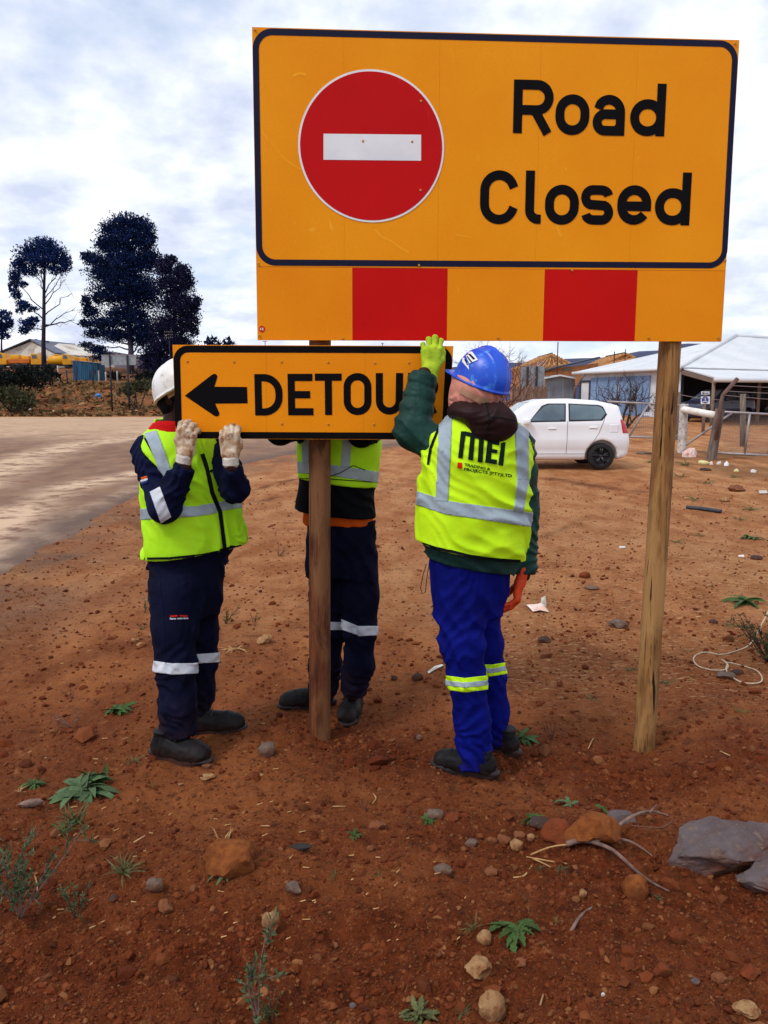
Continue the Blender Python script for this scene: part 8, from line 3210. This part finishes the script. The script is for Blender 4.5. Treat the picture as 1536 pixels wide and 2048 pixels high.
def lone(name, label, cat, pts, r, mat, lift=.004, n=6, smooth=True):
    P = lay(pts, lift)
    P = smooth_pts(P) if smooth and len(P) > 2 else P
    rr = r if isinstance(r, (int, float)) else [r[0] + (r[1] - r[0]) * i / (len(P) - 1) for i in range(len(P))]
    o = MB().tube(P, rr, n).build(name, M[mat], None, True)
    return tag(o, label, cat)


lone('stick', 'short dark stick right of the lobed weed', 'stick', [(1142, 1866), (1160, 1840), (1186, 1816)], (.006, .004), 'twig_grey')
lone('twig', 'thin red twig behind the large slab', 'twig', [(1262, 1672, .03), (1320, 1672, .02), (1345, 1660, .03)], .0022, 'twig_red')
for i, (p, lab) in enumerate((([(1060, 1722, .01), (1100, 1708, .02), (1140, 1704, .02)], 'pale straw lying against the stem of the forked twig, thickest one'), ([(1052, 1726), (1100, 1728), (1134, 1732)], 'pale straw just below the thickest one'),
                              ([(1060, 1722), (1085, 1730), (1102, 1737)], 'short pale straw crossing another below the forked twig'), ([(1026, 1760), (1048, 1756), (1064, 1736)], 'bent pale straw left of the blue green patch'),
                              ([(1080, 2018), (1086, 2002)], 'short pale straw standing in the bottom foreground'), ([(745, 1612), (752, 1600), (746, 1590)], 'pale straw curl in front of the old post'),
                              ([(665, 1615), (692, 1616)], 'pale straw lying in the middle of the bare soil'), ([(522, 1655), (540, 1656)], 'pale straw bit left of the black rubber scrap'),
                              ([(1176, 1500), (1184, 1484), (1188, 1478)], 'pale straw stalk below the newer post'), ([(1440, 1505), (1460, 1514)], 'pale straw bit by the dug earth at the right edge'),
                              ([(268, 1688), (290, 1676)], 'thin pale straw in the left foreground'), ([(60, 1740), (72, 1765), (76, 1790)], 'peeling pale twig beside the tall thorny weed'))):
    lone('straw', lab, 'straw', p, .0028, 'straw', .004, 5)
# litter of straw and chaff
rg = np.random.default_rng(77)
Vs = []
for i in range(420):
    y = 2.0 + 7.5 * rg.random() ** 1.6
    x = y * rg.uniform(-.5, .52)
    if noise3(x * .9, y * .9, 0, 88) < -.05:
        continue
    L = rg.uniform(.006, .022) * (1 + y * .08)
    a = rg.uniform(0, math.pi) * .5 - .4
    d = Vector((math.cos(a), math.sin(a), 0)) * L
    w = Vector((-d.y, d.x, 0)).normalized() * .0010 * (1 + y * .12)
    c = Vector((x, y, gz(x, y) + .005))
    Vs += [c - w, c + d - w * .6 + Vector((0, 0, .002)), c + d + w * .6 + Vector((0, 0, .004)), c + w + Vector((0, 0, .002))]
me = mesh_of('straw_litter', Vs, [tuple(range(i, i + 4)) for i in range(0, len(Vs), 4)], M['straw'])
tag(link('straw_litter', me), 'bits of dry straw and chaff blown over the ground', 'straw', kind='stuff')

# ================================================================ LITTER, ROPE, PIPE
def crumple(name, label, cat, poly_px, mat, lift, seed, up=0.02, Y=None):
    """thin crumpled sheet lying on the ground, outlined in the picture"""
    c = Vector((sum(p[0] for p in poly_px) / len(poly_px), sum(p[1] for p in poly_px) / len(poly_px)))
    vs, fs = [], []
    n = len(poly_px)
    P = [G(*p) for p in poly_px]
    cc = G(c.x, c.y)
    rg = np.random.default_rng(seed)
    vs = [cc + Vector((0, 0, lift + up))]
    for ring in (.5, 1.0):
        for p in P:
            q = cc.lerp(p, ring)
            q.z = gz(q.x, q.y) + lift + up * rg.uniform(0, 1) * (1.2 if ring == .5 else .6)
            vs.append(q)
    for i in range(n):
        j = (i + 1) % n
        fs += [(0, 1 + i, 1 + j), (1 + i, 1 + n + i, 1 + n + j), (1 + i, 1 + n + j, 1 + j)]
    m = len(vs)
    vs += [v - Vector((0, 0, .002)) for v in vs]
    fs += [tuple(reversed([q + m for q in f])) for f in fs]
    for i in range(n):
        j = (i + 1) % n
        fs.append((1 + n + i, 1 + n + j, 1 + n + j + m, 1 + n + i + m)[::-1])
    o = link(name, mesh_of(name, vs, fs, M[mat]))
    return tag(o, label, cat)


crumple('paper', 'crumpled pinkish sheet of paper lying right of the orange glove', 'paper', [(1053, 1214), (1068, 1211), (1085, 1213), (1098, 1227), (1080, 1224), (1066, 1228)], 'paper', .008, 3, .03)
p_ = G(1086, 1214)
o = MB().prism([p_ + Vector((-.02, 0, 0)), p_ + Vector((.028, .01, .0)), p_ + Vector((.022, .03, .075)), p_ + Vector((-.008, .03, .06))], (0, .003, 0)).build('paper', M['plastic_white'])
tag(o, 'upright white flap of torn paper behind the crumpled sheet', 'paper')
crumple('tape_strip', 'white strip of tape on the ground behind the blue trousered knee', 'tape', [(855, 1346), (868, 1338), (884, 1330), (887, 1336), (872, 1342), (857, 1350)], 'plastic_white', .006, 5, .012)
crumple('litter_scrap', 'small pale wrapper lying left of the newer post', 'litter', [(1238, 1094), (1250, 1093), (1251, 1097), (1239, 1098)], 'plastic_white', .004, 6, .008)
crumple('litter_scrap', 'pale flat scrap right of the newer post near the straw', 'litter', [(1476, 1112), (1487, 1111), (1489, 1115), (1478, 1116)], 'paper', .004, 7, .008)
crumple('litter_scrap', 'white scrap at the right edge beyond the black pipe', 'litter', [(1517, 984), (1533, 983), (1535, 988), (1519, 989)], 'plastic_white', .01, 8, .02)
bg = litter('plastic_bag', 'crumpled pinkish white plastic bag at the foot of the white gate post', 'bag', 1379, 914, 30, 20, 'bag_print', 12, .8)
for px, py, w, h, m_, lab, nm in ((1438, 929, 9, 7, 'plastic_white', 'small white scrap right of the cream bottle', 'litter_scrap'), (1453, 932, 10, 9, 'notice_white', 'blue grey crushed cup right of the small white scrap', 'litter_scrap'),
                                  (1472, 943, 9, 5, 'plastic_cream', 'cream scrap below the blue grey crushed cup', 'litter_scrap'), (1508, 945, 12, 6, 'plastic_white', 'white scrap on a dark stone at the right edge', 'litter_scrap'),
                                  (1422, 930, 8, 6, 'paper', 'pink scrap touching the cream bottle', 'litter_scrap')):
    litter(nm, lab, 'litter', px, py, w, h, m_, int(px), 1.0)
b0, b1 = lay([(1396, 928), (1419, 930)], .035)
bt = (b1 - b0)
mb = MB().lathe(b0, bt, [(0, 0), (.04, .005), (.055, .03), (.055, bt.length * .72), (.03, bt.length * .86), (.02, bt.length), (0, bt.length)], 14)
tag(mb.build('bottle', M['plastic_cream'], None, True), 'cream plastic bottle lying below the leaning post', 'bottle')
lone('pipe', 'length of black pipe lying right of the newer post', 'pipe', [(1373, 1018), (1408, 1022), (1442, 1027)], .028, 'pipe_black', .025, 12)
lone('rope', 'thin pale rope lying in loops at the right edge', 'rope', [(1545, 1246, .16), (1520, 1272, .06), (1500, 1290), (1470, 1305), (1440, 1312), (1412, 1307), (1392, 1312), (1387, 1324), (1398, 1335), (1425, 1343), (1450, 1343), (1456, 1334), (1450, 1326), (1444, 1322)], .0042, 'rope', .006, 6)
lone('rope', 'smaller loop of pale rope round two stones at the right', 'rope', [(1450, 1328), (1462, 1328), (1490, 1336), (1512, 1343), (1523, 1356), (1522, 1366), (1505, 1371), (1480, 1366), (1458, 1352), (1452, 1340), (1455, 1330)], .0042, 'rope', .006, 6)
